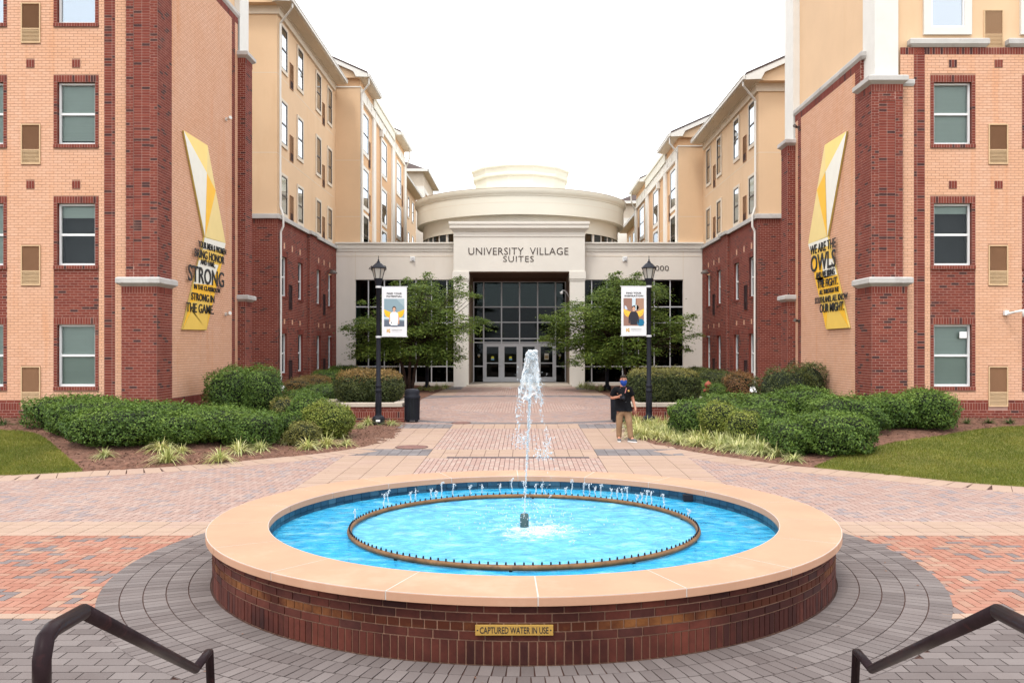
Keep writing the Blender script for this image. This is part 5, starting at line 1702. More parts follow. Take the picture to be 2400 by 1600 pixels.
def inside_blob(P, c, r, p=2.6, f=0.86):
    q = np.abs((P - np.array(c))/(np.array(r)*f)); return (q**p).sum(1) < 1
def hedge(label, blobs, leaf, size=0.05, dens=1500, p=2.6, group=None, top_leaf=None, name='hedge', cat='hedge', lump=0.1, stems=True, top_from=0.75):
    """clipped or loose evergreen shrub: solid core coloured as inner shade, stems and thousands of leaves. blobs: (x, y, zbase, rx, ry, height)"""
    bl = []
    for (x, y, zb, rx, ry, h) in blobs: bl.append(((x, y, zb+h*0.5), (rx, ry, h*0.5)))
    x, y, zb = blobs[0][:3]
    root = empty(name, (x, y, zb), label, cat, group)
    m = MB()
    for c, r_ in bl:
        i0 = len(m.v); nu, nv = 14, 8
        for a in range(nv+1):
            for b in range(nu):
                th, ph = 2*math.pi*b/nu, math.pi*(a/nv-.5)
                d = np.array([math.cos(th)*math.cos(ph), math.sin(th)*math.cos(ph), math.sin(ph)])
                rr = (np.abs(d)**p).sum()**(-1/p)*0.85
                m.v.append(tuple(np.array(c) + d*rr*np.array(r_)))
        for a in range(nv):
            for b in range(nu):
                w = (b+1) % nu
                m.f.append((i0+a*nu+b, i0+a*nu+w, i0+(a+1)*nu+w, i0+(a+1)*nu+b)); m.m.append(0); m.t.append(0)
    m.build('twigs', M['core'], root)  # solid filler blobs, coloured near black to stand for shade between leaves
    VV = []; TT = []; VT = []; TTT = []
    for k, (c, r_) in enumerate(bl):
        area = 4*math.pi*(((r_[0]*r_[1])**1.6 + (r_[0]*r_[2])**1.6 + (r_[1]*r_[2])**1.6)/3)**(1/1.6)*1.15
        n = int(area*dens)
        P, Nn = blob_points(c, r_, n, p, lump, k+len(label))
        P = P - Nn*np.abs(rng.normal(0, .03, n))[:, None]
        spr = rng.random(n) < .10
        P[spr] += (Nn*0.6+np.array([0, 0, .5]))[spr]*rng.uniform(.02, .10, spr.sum())[:, None]
        keep = P[:, 2] > c[2]-r_[2]*0.97
        for j, (c2, r2) in enumerate(bl):
            if j != k: keep &= ~inside_blob(P, c2, r2, p)
        P, Nn = P[keep], Nn[keep]
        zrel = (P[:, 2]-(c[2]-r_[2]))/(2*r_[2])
        tn = np.clip(rng.normal(0.44, .27, len(P)) + .20*(zrel > .78), 0, 1)  # upper leaves toned paler to imitate light falling on the tops
        up = np.array([0, 0, 1.0])
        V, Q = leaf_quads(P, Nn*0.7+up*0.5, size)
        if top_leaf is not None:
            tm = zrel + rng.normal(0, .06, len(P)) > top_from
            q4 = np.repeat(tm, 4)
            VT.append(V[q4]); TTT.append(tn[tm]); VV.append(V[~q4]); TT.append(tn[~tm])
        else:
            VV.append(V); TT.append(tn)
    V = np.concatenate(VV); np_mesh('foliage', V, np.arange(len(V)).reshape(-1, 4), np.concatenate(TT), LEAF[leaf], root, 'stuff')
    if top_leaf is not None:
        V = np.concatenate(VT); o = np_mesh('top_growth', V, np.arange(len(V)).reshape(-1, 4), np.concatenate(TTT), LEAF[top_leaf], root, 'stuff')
    if stems:
        m = MB()
        for c, r_ in bl:
            for i in range(5):
                a = random.uniform(0, 6.28); q = random.uniform(0, .5)
                x0, y0 = c[0]+r_[0]*q*math.cos(a), c[1]+r_[1]*q*math.sin(a)
                z0 = c[2]-r_[2]
                m.tube([(x0, y0, z0-.12), (x0+random.uniform(-.1, .1), y0+random.uniform(-.1, .1), z0+r_[2]*.8)], [.02, .012], 5)
        m.build('stem', M['bark'], root)
    return root
def at_bed(px, py): 
    x, y = on_bed(px, py); return x, y, zbed(x, y)
def hb(px0, px1, pytop, d, depth, zb=None, extra=0.0):
    """blob spanning photo pixels px0..px1, top at pytop, centred at distance d"""
    x0, x1 = (px0-PX)*d/F, (px1-PX)*d/F
    z1 = H - (pytop-PY)*(d)/F
    x = (x0+x1)/2
    z0 = zbed(x, d) - .05 if zb is None else zb
    return (x, d, z0, (x1-x0)/2, depth/2, z1-z0+extra)
# left beds
hedge('long dark green hedge mass in front of the left brick pier', [hb(82, 270, 928, 21.6, 1.7), hb(125, 330, 938, 20.7, 1.7), hb(172, 400, 957, 19.7, 1.9), hb(250, 430, 944, 21.2, 2.2), hb(330, 500, 966, 20.2, 2.2), hb(430, 590, 958, 20.8, 2.3), hb(540, 652, 968, 20.8, 2.0), hb(380, 560, 952, 22.0, 1.6)], 'green', 0.055, 1500, p=3.6, lump=0.06)
hedge('large rounded dark bush at the far end of the left painted wall sign', [hb(490, 600, 862, 25.2, 1.9, extra=-.0), hb(560, 660, 860, 25.6, 2.0)], 'green', 0.05, 1500, p=2.6, name='bush', cat='bush')
hedge('dark green bush between the long hedge and the yellow green one, left bed', [hb(676, 775, 925, 23.2, 1.6), hb(650, 720, 968, 22.3, 1.3)], 'green', 0.05, 1600, p=2.4, name='bush', cat='bush')
hedge('round yellow green bush nearest the left lamp post', [hb(712, 826, 943, 22.6, 1.4)], 'bright', 0.05, 2200, p=2.3, name='bush', cat='bush', lump=0.05)
hedge('low yellowish bush at the front of the left bed, beside the round one', [hb(672, 750, 990, 21.0, 1.0)], 'olive', 0.045, 2000, p=2.2, name='bush', cat='bush')
hedge('low clipped box hedge running behind the left round bushes', [hb(672, 735, 915, 27.0, 1.6), hb(720, 800, 902, 30.5, 3.6)], 'green', 0.05, 1300, p=4, lump=0.03)
hedge('rusty brown and green hedge strip under the left wing windows', [hb(668, 730, 888, 32.0, 1.6), hb(700, 768, 880, 35.3, 3.0)], 'rust_top', 0.05, 1200, p=3, lump=0.08)
hedge('green hedge at the far end of the left wing, beside the entrance wall', [hb(735, 800, 868, 38.5, 4.0), hb(770, 845, 858, 43.5, 4.0)], 'green', 0.06, 900, p=3, lump=0.08)
hedge('thin green and brown groundcover by the left floodlight', [hb(640, 690, 930, 24.6, 1.6)], 'olive', 0.045, 900, p=2.2, name='bush', cat='bush')
# right beds
hedge('big dark green hedge at the corner of the right lawn', [hb(1796, 1905, 985, 19.6, 2.0), hb(1880, 2032, 968, 19.2, 1.9)], 'green', 0.055, 1600, p=3.8, lump=0.06)
hedge('square clipped hedge in front of the right brick pier', [hb(2040, 2140, 925, 21.6, 1.8), hb(2120, 2222, 914, 21.4, 1.8)], 'green', 0.055, 1600, p=3.4, lump=0.05)
hedge('broad bright green hedge mass behind the striped grass, right bed', [hb(1570, 1680, 940, 23.4, 2.0), hb(1640, 1760, 925, 24.4, 2.2), hb(1740, 1850, 925, 23.2, 2.2), hb(1830, 1940, 908, 23.6, 1.8), hb(1900, 2060, 930, 21.3, 2.2), hb(1690, 1860, 950, 22.3, 1.9)], 'green', 0.055, 1400, p=3.4, lump=0.08)
hedge('yellow green shrub with bare purple twigs, front of the right bed', [hb(1640, 1735, 940, 22.2, 1.3), hb(1700, 1790, 962, 21.2, 1.3)], 'bright', 0.045, 1500, p=2.3, name='bush', cat='bush')
hedge('loose dark bush leaning against the right painted wall sign', [hb(1775, 1900, 862, 26.0, 1.5), hb(1850, 1935, 852, 26.8, 1.5)], 'dark', 0.05, 1300, p=2.2, name='bush', cat='bush', lump=0.2)
hedge('reddish brown bush by the right floodlight', [hb(1698, 1768, 872, 29.0, 1.6)], 'russet', 0.05, 1500, p=2.4, name='bush', cat='bush')
hedge('green hedge strip under the right wing windows', [hb(1612, 1665, 862, 42.0, 5.0), hb(1640, 1712, 868, 37.5, 5.0), hb(1690, 1740, 880, 34.0, 2.4)], 'dark', 0.06, 900, p=3, lump=0.08)
hedge('small clipped green hedge beside the orange hydrant', [hb(1655, 1707, 900, 29.5, 1.6)], 'green', 0.045, 1800, p=4, lump=0.03)
hedge('low green hedge left of the orange hydrant, behind the right planter', [hb(1618, 1662, 893, 33.0, 2.4)], 'green', 0.05, 1300, p=3)
# raised planters
def planter(s):
    x_in = XC + s*3.42; x_out = XC + s*5.9; y0, y1 = 26.86, 30.6
    zb, zt = 0.1, 0.60
    root = empty('planter', ((x_in+x_out)/2, y0, g(y0)), 'raised brick planter behind the left lamp post' if s < 0 else 'raised brick planter behind the right lamp post', 'planter', 'brick planters beside the walk')
    B = Bricks()
    a, b = sorted((x_in, x_out))
    Fp = Plane(0, y0, 0.0)
    B.fill(Fp, a, b, zb-.1, zb+.16, 'red', depth=.05); B.fill(Fp, a, b, zb+.16, zb+.36, 'red', bond='soldier', depth=.05); B.fill(Fp, a, b, zb+.36, zt, 'red', depth=.05)
    Sd = Plane(x_in, 0, R(90) if s < 0 else R(-90)); v0, v1 = (y0, y1) if s < 0 else (-y1, -y0)
    B.fill(Sd, v0, v1, zb-.1, zb+.16, 'red', depth=.05); B.fill(Sd, v0, v1, zb+.16, zb+.36, 'red', bond='soldier', depth=.05); B.fill(Sd, v0, v1, zb+.36, zt, 'red', depth=.05)
    B.build(root, 300)
    m = MB(); w = .34; o = .05
    xi, xo = x_in - s*-o, x_out
    n = 3
    def blk(mb, xa, xb, ya, yb):
        xs = sorted((xa, xb)); mb.box(xs[0], xs[1], ya, yb, zt, zt+.12)
    # coping stones along the front, then the side, then the rounded far end
    xa = x_in - s*(-.05)
    step = (abs(x_out-x_in)+.05)/n
    for k in range(n):
        m = MB(); blk(m, xa + s*(k*step+.003), xa + s*((k+1)*step-.003), y0-.05, y0+w)
        m.build('coping_stone', M['coping_pale'], root, bevel=.012)
    for k in range(2):
        st_ = (y1-y0-w)/2
        m = MB(); blk(m, xa, xa+s*w, y0+w+.003+k*st_, y0+w+(k+1)*st_-.003); m.build('coping_stone', M['coping_pale'], root, bevel=.012)
    m = MB(); cx, cyy = XC+s*5.95, 29.6
    m.lathe([(.55, zt-.5), (.55, zt), (.98, zt-.001), (1.0, zt+.06), (.98, zt+.12), (.62, zt+.12), (.62, zt)], (cx, cyy), 40)
    m.build('rounded_coping', M['coping_pale'], root, smooth=False)
    m = MB(); m.lathe([(.93, -.1), (.93, zt)], (cx, cyy), 40); m.build('rounded_wall', M['red_mortar'], root, smooth=True)
    m = MB(); xs = sorted((x_in+s*.1, x_out)); m.box(xs[0], xs[1], y0+.1, y1, 0, zt-.03); m.build('soil', M['mulch'], root)
    return root
planter(-1); planter(1)
hedge('clipped oval hedge with rusty top in the left planter', [hb(790, 900, 866, 28.3, 1.9, 0.55), hb(850, 944, 867, 28.4, 1.9, 0.55)], 'dark', 0.05, 2300, p=2.7, top_leaf='rust_top', lump=0.04, top_from=0.8)
hedge('square clipped hedge with yellowish top in the right planter', [hb(1474, 1572, 865, 28.3, 1.9, 0.55), hb(1540, 1634, 864, 28.4, 1.9, 0.55)], 'dark', 0.05, 2300, p=3.6, top_leaf='olive', lump=0.03, top_from=0.84)

def maple(label, x, y, z, reach, sprays, seed):
    """small spreading maple: several leaning stems, limbs, and flat layered sprays of leaves. sprays: (px, py, size) in photo pixels"""
    rnd = random.Random(seed)
    root = empty('maple_tree', (x, y, z), label, 'tree', 'maples in front of the entrance')
    m = MB(); tips = []
    forks = []
    for k in range(4):
        a = 2*math.pi*k/4 + rnd.uniform(-.4, .4); l = rnd.uniform(.25, .5)
        b0 = Vector((x+.10*math.cos(a), y+.10*math.sin(a), z-.1)); b1 = Vector((x+.28*math.cos(a), y+.2*math.sin(a), z+.9)); b2 = Vector((x+.6*math.cos(a), y+.4*math.sin(a), z+1.9))
        m.tube([b0, b0.lerp(b1, .5)+Vector((rnd.uniform(-.04, .04), 0, 0)), b1, b2], [.105, .085, .075, .06], 8)
        forks.append(b2)
    tr_ = m.build('trunk', M['bark'], root, smooth=True)
    m = MB(); centers = []
    for (px, py, sz) in sprays:
        dx = (px-PX)/F*y - x
        dy = rnd.uniform(-1, 1)*max(.3, (reach**2 - min(reach*.98, abs(dx))**2)**.5*0.55)
        dd = y + dy
        c = Vector(((px-PX)*dd/F, dd, H-(py-PY)*dd/F)); centers.append((c, sz))
        f = min(forks, key=lambda q: (q-c).length)
        mid = f.lerp(c, .5) + Vector((0, 0, .15))
        m.tube([f, mid, c], [.035, .02, .006], 5)
    m.build('limb', M['bark'], root, smooth=True)
    VV = []; TT = []
    for c, sz in centers:
        n = int(520*sz*sz) + 75
        # several flat layers tilting outwards
        out = Vector((c.x-x, c.y-y, 0)); out = out.normalized() if out.length > .01 else Vector((1, 0, 0))
        q = rng.normal(0, 1, (n, 3))*np.array([.42, .36, .10])*sz
        lay = np.round(rng.uniform(-1.5, 1.5, n))*.19*sz
        q[:, 2] = rng.normal(0, .022, n) + lay - 0.30*np.abs((q[:, :2]**2).sum(1)**.5)
        P = np.array(c) + q
        V, Q = leaf_quads(P, np.tile(np.array([0.15*out.x, 0.15*out.y-.15, 1.0]), (n, 1)), .10, .42)
        VV.append(V); TT.append(np.clip(rng.normal(.5, .2, n) + rnd.uniform(-.12, .12), 0, 1))
    V = np.concatenate(VV); np_mesh('crown', V, np.arange(len(V)).reshape(-1, 4), np.concatenate(TT), LEAF['maple'], root, 'stuff')
    return root
def sprays_for(outline, n, seed, smin=.7, smax=1.1):
    """fill the outline (pixels) with spray positions, denser towards the inside"""
    rnd = random.Random(seed); out = []
    xs = [p[0] for p in outline]; ys_ = [p[1] for p in outline]
    while len(out) < n:
        px, py = rnd.uniform(min(xs), max(xs)), rnd.uniform(min(ys_), max(ys_))
        if inside(outline, px, py) and all((px-q[0])**2+((py-q[1])*1.4)**2 > 110 for q in out): out.append((px, py, rnd.uniform(smin, smax)))
    return out
olL = [(838, 738), (850, 720), (890, 725), (905, 700), (960, 668), (985, 672), (990, 650), (1006, 650), (1012, 690), (1035, 700), (1060, 668), (1080, 660), (1075, 690), (1055, 715), (1060, 740), (1100, 742), (1120, 752), (1085, 775), (1075, 800), (1060, 830), (1030, 838), (985, 850), (930, 845), (880, 830), (845, 828), (852, 800), (860, 780)]
spL = sprays_for(olL, 100, 3, .6, 1.0) + [(816, 765, .5), (830, 775, .5), (808, 768, .32), (840, 785, .5), (1128, 750, .4), (1138, 752, .3), (1110, 690, .35), (1122, 693, .28), (1095, 687, .4), (1001, 650, .6), (1012, 668, .7), (990, 664, .7), (1075, 668, .7), (1062, 684, .7), (1050, 700, .8), (955, 668, .6), (930, 690, .7), (905, 705, .6), (1001, 641, .3), (955, 654, .35), (925, 662, .3), (845, 828, .5), (835, 832, .4), (833, 806, .45), (1070, 842, .35), (1082, 835, .3), (848, 706, .3), (1078, 650, .35), (1068, 655, .4)]
cx, cyy = (958-PX)/F*42, 42.0
maple('left maple, its crown spreading behind the potential banner', cx, cyy, 0.45, 3.3, spL, 11)
olR = [(1290, 748), (1320, 735), (1345, 705), (1375, 712), (1400, 690), (1420, 672), (1440, 660), (1480, 655), (1500, 668), (1560, 660), (1555, 690), (1560, 712), (1545, 735), (1600, 740), (1590, 760), (1570, 778), (1610, 785), (1590, 800), (1560, 815), (1530, 835), (1480, 850), (1430, 845), (1370, 838), (1335, 835), (1330, 812), (1300, 800), (1310, 775)]
spR = sprays_for(olR, 108, 5, .6, 1.0) + [(1275, 740, .35), (1285, 744, .45), (1283, 790, .45), (1272, 793, .3), (1300, 800, .5), (1340, 845, .5), (1350, 850, .4), (1360, 720, .4), (1437, 655, .6), (1450, 662, .7), (1425, 676, .7), (1490, 655, .6), (1505, 668, .7), (1545, 672, .6), (1552, 690, .7), (1395, 694, .6), (1372, 716, .6), (1437, 643, .35), (1445, 650, .4), (1497, 640, .35), (1490, 645, .4), (1610, 740, .45), (1625, 738, .3), (1625, 785, .4), (1638, 783, .3), (1605, 812, .35), (1612, 820, .28), (1450, 638, .25)]
cx, cyy = (1478-PX)/F*42, 42.0
maple('right maple, its crown spreading behind the inspiration banner', cx, cyy, 0.45, 3.3, spR, 12)

# ------------------------------------------------------------------ striped lily turf
def tuft_mesh(seed, n, L_, mat):
    r_ = np.random.default_rng(seed); V = []; Q = []; T = []
    for i in range(n):
        a = r_.uniform(0, 6.283); out = np.array([math.cos(a), math.sin(a), 0]); sidev = np.array([-out[1], out[0], 0])
        l = L_*r_.uniform(.6, 1.15); sp = r_.uniform(.45, 1.05) if r_.random() < .8 else r_.uniform(.15, .5); w = r_.uniform(.006, .011)
        base = out*r_.uniform(0, .06)*1.0; tn = r_.uniform(0, 1); i0 = len(V); seg = 4
        for k in range(seg+1):
            f = k/seg
            p = base + out*l*sp*(f**1.3) + np.array([0, 0, l*(f*(1.15-sp*.4) - f*f*(.35+.55*sp))])
            ww = w*(1-f*.85)
            V.append(p-sidev*ww); V.append(p+sidev*ww)
        for k in range(seg): Q.append((i0+2*k, i0+2*k+1, i0+2*k+3, i0+2*k+2)); T.append(tn)
    me_o = np_mesh('lily_turf_tuft', np.array(V), np.array(Q), np.array(T), mat)
    me = me_o.data; bpy.data.objects.remove(me_o); return me
TUFT = [tuft_mesh(20+i, 130, .34, LEAF['liriope']) for i in range(4)]; TUFTG = [tuft_mesh(40+i, 60, .28, LEAF['blade']) for i in range(2)]
def tuft(px, py, sc_, label, group, green=False):
    sc_ *= 1.45
    x, y = on_bed(px, py)
    me = random.choice(TUFTG if green else TUFT)
    o = link('lily_turf_tuft', me); o.location = (x, y, zbed(x, y)-.005); o.scale = (sc_, sc_, sc_); o.rotation_euler = (0, 0, random.uniform(0, 6.28))
    return tag(o, label, 'grass tuft', group)
GL = 'striped grass tufts in the left mulch bed'
for (px, py, s_, lab) in [(245, 1071, .75, 'small striped grass tuft alone near the left lawn corner'), (392, 1084, 1.25, 'largest striped grass tuft, at the front of the left bed'), (378, 1055, 1.1, 'striped grass tuft pressed against the hedge behind the largest one'), (425, 1062, .7, 'small striped tuft tucked right of the largest one'),
        (515, 1080, 1.05, 'striped tuft midway along the front edge of the left bed'), (560, 1062, 1.1, 'bushy striped tuft behind the midway one'), (612, 1056, .9, 'striped tuft right of the bushy one, by the hedge end'), (670, 1040, .85, 'striped tuft below the dark bushes of the left bed'),
        (722, 1053, 1.05, 'striped tuft at the front left of the three under the round bush'), (765, 1047, 1.15, 'middle one of the striped tufts under the round bush'), (812, 1045, .8, 'striped tuft at the right end under the round bush'), (804, 1026, .8, 'thin striped tuft at the foot of the round yellow green bush'),
        (862, 996, .95, 'greener striped tuft touching the left lamp base'), (917, 996, .85, 'striped tuft just right of the left lamp base'), (843, 1004, .6, 'smallest striped tuft left of the left lamp base')]:
    tuft(px, py, s_, lab, GL)
rm = random.Random(4); pts_ = []
while len(pts_) < 74:
    f = rm.random(); px = 1478 + 345*f + rm.uniform(-8, 8)
    lo = 990 + 42*f; hi = 1024 + 50*f
    py = rm.uniform(lo, hi)
    if all((px-a)**2 + (2.2*(py-b))**2 > 200 for a, b in pts_): pts_.append((px, py))
for px, py in pts_: tuft(px, py, rm.uniform(.85, 1.25), 'one of the many striped grass tufts massed together in front of the right hedge', 'mass of striped grass right of the walk')
tuft(1860, 1081, .8, 'lone yellowish grass tuft on the mulch by the right lawn corner', 'lone grass tuft')
for k, px in enumerate((2230, 2266, 2318, 2366)): tuft(px, 992, .75, ['dark green tuft at the right end of the clipped hedge', 'green tuft on the mulch under the right window', 'green tuft on the mulch left of the lowest right vent', 'green tuft on the mulch right of the lowest right vent'][k], 'green tufts along the right hall', True)
tuft(6, 996, .9, 'dark green tuft against the left hall at the picture edge', 'green tufts along the left hall', True)
tuft(52, 993, .6, 'small green tuft between picture edge and the left hedge', 'green tufts along the left hall', True)
for px, py, s_ in [(1000, 915, 1.3), (1022, 912, 1.3), (1042, 910, 1.2), (985, 914, 1.0), (1388, 912, 1.3), (1375, 910, 1.3), (1408, 915, 1.2), (1362, 908, 1.0)]:
    tuft(px, py, s_, 'one of the grass tufts at the foot of the left portal pillar' if px < 1200 else 'one of the grass tufts at the foot of the right portal pillar', 'grass at the foot of the left pillar' if px < 1200 else 'grass at the foot of the right pillar')

# ------------------------------------------------------------------ street lamps and banners
M['lamp_glass'] = mat_plain('frosted_lamp_glass', (0.42, 0.40, 0.36), 0.3, var=0.05, bmp=0)
def lamp(x, y, label):
    z = zbed(x, y)-.03
    root = empty('street_lamp', (x, y, z), label, 'lamp', 'black street lamps along the walk')
    c = (x, y); q = lambda pr: [(r_, z+h) for r_, h in pr]
    m = MB(); m.lathe(q([(.19, -.05), (.19, .22), (.16, .27), (.11, .30), (.10, .32)]), c, 8, a0=R(22.5), a1=R(382.5)); m.build('base', M['black_metal'], root)
    m = MB(); m.lathe(q([(.10, .30), (.092, .36), (.085, 1.0), (.10, 1.02), (.10, 1.06), (.085, 1.08), (.085, 1.15), (.10, 1.17), (.092, 1.20), (.070, 1.24), (.062, 4.05), (.075, 4.06), (.075, 4.10), (.062, 4.12)]), c, 20)
    for k in range(12):
        th = 2*math.pi*k/12; m.tube([(x+.088*math.cos(th), y+.088*math.sin(th), z+.38), (x+.082*math.cos(th), y+.082*math.sin(th), z+.98)], .008, 5)
    m.build('post', M['black_metal'], root, smooth=True)
    m = MB(); m.lathe(q([(.062, 4.1), (.075, 4.12), (.085, 4.2), (.13, 4.34), (.135, 4.36), (.0, 4.36)]), c, 12); m.build('lantern_cup', M['black_metal'], root)
    m = MB(); m.lathe(q([(.115, 4.36), (.19, 4.66)]), c, 6); m.build('lantern_glass', M['lamp_glass'], root)
    m = MB()
    for k in range(6):
        th = 2*math.pi*k/6; m.tube([(x+.118*math.cos(th), y+.118*math.sin(th), z+4.35), (x+.196*math.cos(th), y+.196*math.sin(th), z+4.67)], .011, 5)
    m.build('lantern_cage', M['black_metal'], root)
    m = MB(); m.lathe(q([(.185, 4.655), (.225, 4.66), (.225, 4.68), (.20, 4.71), (.09, 4.81), (.055, 4.83), (.05, 4.86), (.02, 4.88), (.028, 4.905), (.012, 4.93), (.008, 5.03), (0, 5.045)]), c, 12); m.build('lantern_roof', M['black_metal'], root)
    return root, z
lampL, zl = lamp((887-PX)/F*26, 26.0, 'black lamp post with the potential banner, left of the walk')
lampR, zr = lamp((1521-PX)/F*26, 26.0, 'black lamp post with the inspiration banner, right of the walk')
lamp((1001-PX)/F*42.7, 42.7, 'far black lamp post partly hidden by the left maple')
lamp((1423-PX)/F*42.7, 42.7, 'far black lamp post partly hidden by the right maple')
m = MB(); xl_ = (887-PX)/F*26; m.box(xl_-.04, xl_+.08, 25.79, 25.812, zl+.13, zl+.19); m.build('lamp_tag', M['frame_white'], lampL)
M['vinyl'] = mat_plain('white_vinyl', (0.66, 0.66, 0.68), 0.5, var=0.02, bmp=0)
def flat(mb, pts, y, m=0): mb.face([(a, y, b) for a, b in pts], m)
def colour(name, c): 
    return mat_plain(name, S(c), .55, var=0.03, bmp=0) if True else None
def banner(px0, px1, py0, py1, word, side_, label, post_x):
    d = 25.93
    a, b = PT(px0, py1, d), PT(px1, py0, d)
    w, h = b.x-a.x, b.z-a.z
    root = empty('banner', ((a.x+b.x)/2, d, b.z), label, 'banner', 'vinyl banners on the lamp posts')
    m = MB(); nx, nz = 8, 14
    def q(i, j):
        u, v = i/nx, j/nz; return (a.x+w*u, d + .008*math.sin(u*5+v*3) * math.sin(v*math.pi), a.z+h*v)
    m = MB(); m.box(a.x, b.x, d, d+.006, a.z, b.z); m.build('cloth', M['vinyl'], root)
    m = MB()
    for z in (a.z-.012, b.z+.012): m.tube([(post_x, d+.06, z), (b.x+.03 if side_ > 0 else a.x-.03, d+.003, z)], .013, 8)
    m.build('banner_arm', M['alu'], root)
    m = MB()
    for z in (a.z-.012, b.z+.012): m.lathe([(.082, z-.03), (.082, z+.03)], (post_x, 26.0), 16)
    m.build('arm_clamp', M['alu'], root)
    y = d-.003
    for k, t_ in enumerate(('FIND YOUR', word)):
        ww = w*(.60 if k == 0 else (.62 if word == 'POTENTIAL' else .74)); zc = b.z - h*(.145 + .058*k)
        lettering(t_, ww, h*.033, M['ink'], root, (a.x+w*.5-ww/2 + w*.0, y, zc), depth=.003, bold=.03, spacing=1.1)
    # printed picture
    x0, x1, z0, z1 = a.x+w*.09, a.x+w*.9, a.z+h*.20, a.z+h*.765
    pw, ph = x1-x0, z1-z0
    U = lambda u, v: (x0+pw*u, z0+ph*v)
    mats = []; m = MB()
    def add(pts, c, lay):
        mats.append(colour('print', c)); flat(m, [U(*p) for p in pts], y-.0012*lay, len(mats)-1)
    def disc(u, v, r_, c, lay, e=1.0, n=14):
        add([(u+r_*math.cos(2*math.pi*k/n), v+r_*e*pw/ph*math.sin(2*math.pi*k/n)) for k in range(n)], c, lay)
    if word == 'POTENTIAL':
        add([(0, 0), (1, 0), (1, 1), (0, 1)], (128, 150, 160), 0); add([(0, 0), (1, 0), (1, .2), (0, .24)], (90, 98, 112), 1); add([(0, .34), (.0, .28), (1, .24), (1, .31)], (190, 205, 215), 1); add([(.6, 1), (1, 1), (1, .7)], (150, 168, 175), 1)
        sh, hairc, shirt = (232, 234, 240), (60, 42, 36), None
        wing_c = (240, 180, 40)
    else:
        add([(0, 0), (1, 0), (1, 1), (0, 1)], (140, 105, 92), 0); add([(.42, .6), (.58, .6), (.6, 1), (.42, 1)], (190, 205, 215), 1); add([(.62, .4), (1, .4), (1, 1), (.66, 1)], (160, 125, 105), 1); add([(.05, .75), (.15, .7), (.2, .58), (.06, .6)], (190, 200, 215), 1)
        disc(.84, .12, .18, (25, 105, 140), 1); disc(.62, .66, .13, (205, 220, 222), 1)
        sh, hairc = (42, 38, 48), (38, 25, 28)
        wing_c = (238, 182, 70)
    for s in (-1, 1):
        add([(.5+s*.12, .50), (.5+s*.30, .55), (.5+s*.50, .62), (.5+s*.49, .50), (.5+s*.42, .38), (.5+s*.30, .32), (.5+s*.16, .34)], wing_c, 2)
        for k in range(3): add([(.5+s*(.22+.09*k), .36+.06*k), (.5+s*(.30+.09*k), .33+.07*k), (.5+s*(.33+.06*k), .40+.06*k)], (225, 160, 30), 3)
    skin = (205, 160, 135)
    add([(.31, .47), (.43, .53), (.57, .53), (.69, .47), (.70, .30), (.66, .04), (.34, .04), (.30, .30)], sh, 4)
    for s in (-1, 1): add([(.5+s*.19, .45), (.5+s*.25, .34), (.5+s*.25, .10), (.5+s*.20, .08), (.5+s*.19, .30)], skin if word == 'POTENTIAL' else sh, 5)
    add([(.45, .58), (.55, .58), (.56, .52), (.44, .52)], skin, 5); disc(.5, .65, .095, hairc, 5, 1.2); disc(.5, .625, .07, skin, 6, 1.25)
    if word == 'POTENTIAL':
        add([(.36, .04), (.64, .04), (.64, 0), (.36, 0)], (50, 60, 85), 5); disc(.35, .13, .09, (235, 235, 235), 6); disc(.37, .14, .035, (50, 50, 55), 7)
    m.build('printed_picture', mats, root)
    # gold interlocking initials and two lines of small lettering
    gold = colour('gold_print', (200, 150, 40)); ex, ez, es = a.x+w*.20, a.z+h*.075, h*.075
    m = MB()
    for pts in ([(0, 0), (.22, 0), (.22, 1), (0, 1)], [(.22, .45), (.55, 1), (.85, 1), (.42, .5)], [(.30, .5), (.60, 0), (.90, 0), (.46, .58)], [(.58, .62), (.98, .62), (.98, .80), (.70, .80), (.70, .92), (1.0, .92), (1.0, 1.0), (.58, 1.0)], [(.58, 0), (1.0, 0), (1.0, .38), (.58, .38), (.58, .25), (.84, .25), (.84, .14), (.58, .14)], [(-.1, .35), (1.05, .35), (1.05, .43), (-.1, .43)]):
        flat(m, [(ex+es*p*.9, ez+es*r_) for p, r_ in pts], y-.0002*len(m.f))
    m.build('emblem', gold, root)
    lettering('KENNESAW STATE', w*.40, h*.016, colour('grey_print', (120, 110, 100)), root, (a.x+w*.40, y, a.z+h*.122), depth=.002, spacing=1.05)
    lettering('UNIVERSITY', w*.36, h*.010, colour('pale_print', (150, 145, 140)), root, (a.x+w*.42, y, a.z+h*.095), depth=.002, spacing=1.4)
banner(895, 953.5, 673, 788, 'POTENTIAL', 1, 'white banner reading find your potential, on the left lamp post', (887-PX)/F*26)
banner(1456, 1515, 672, 786, 'INSPIRATION', -1, 'white banner reading find your inspiration, on the right lamp post', (1521-PX)/F*26)

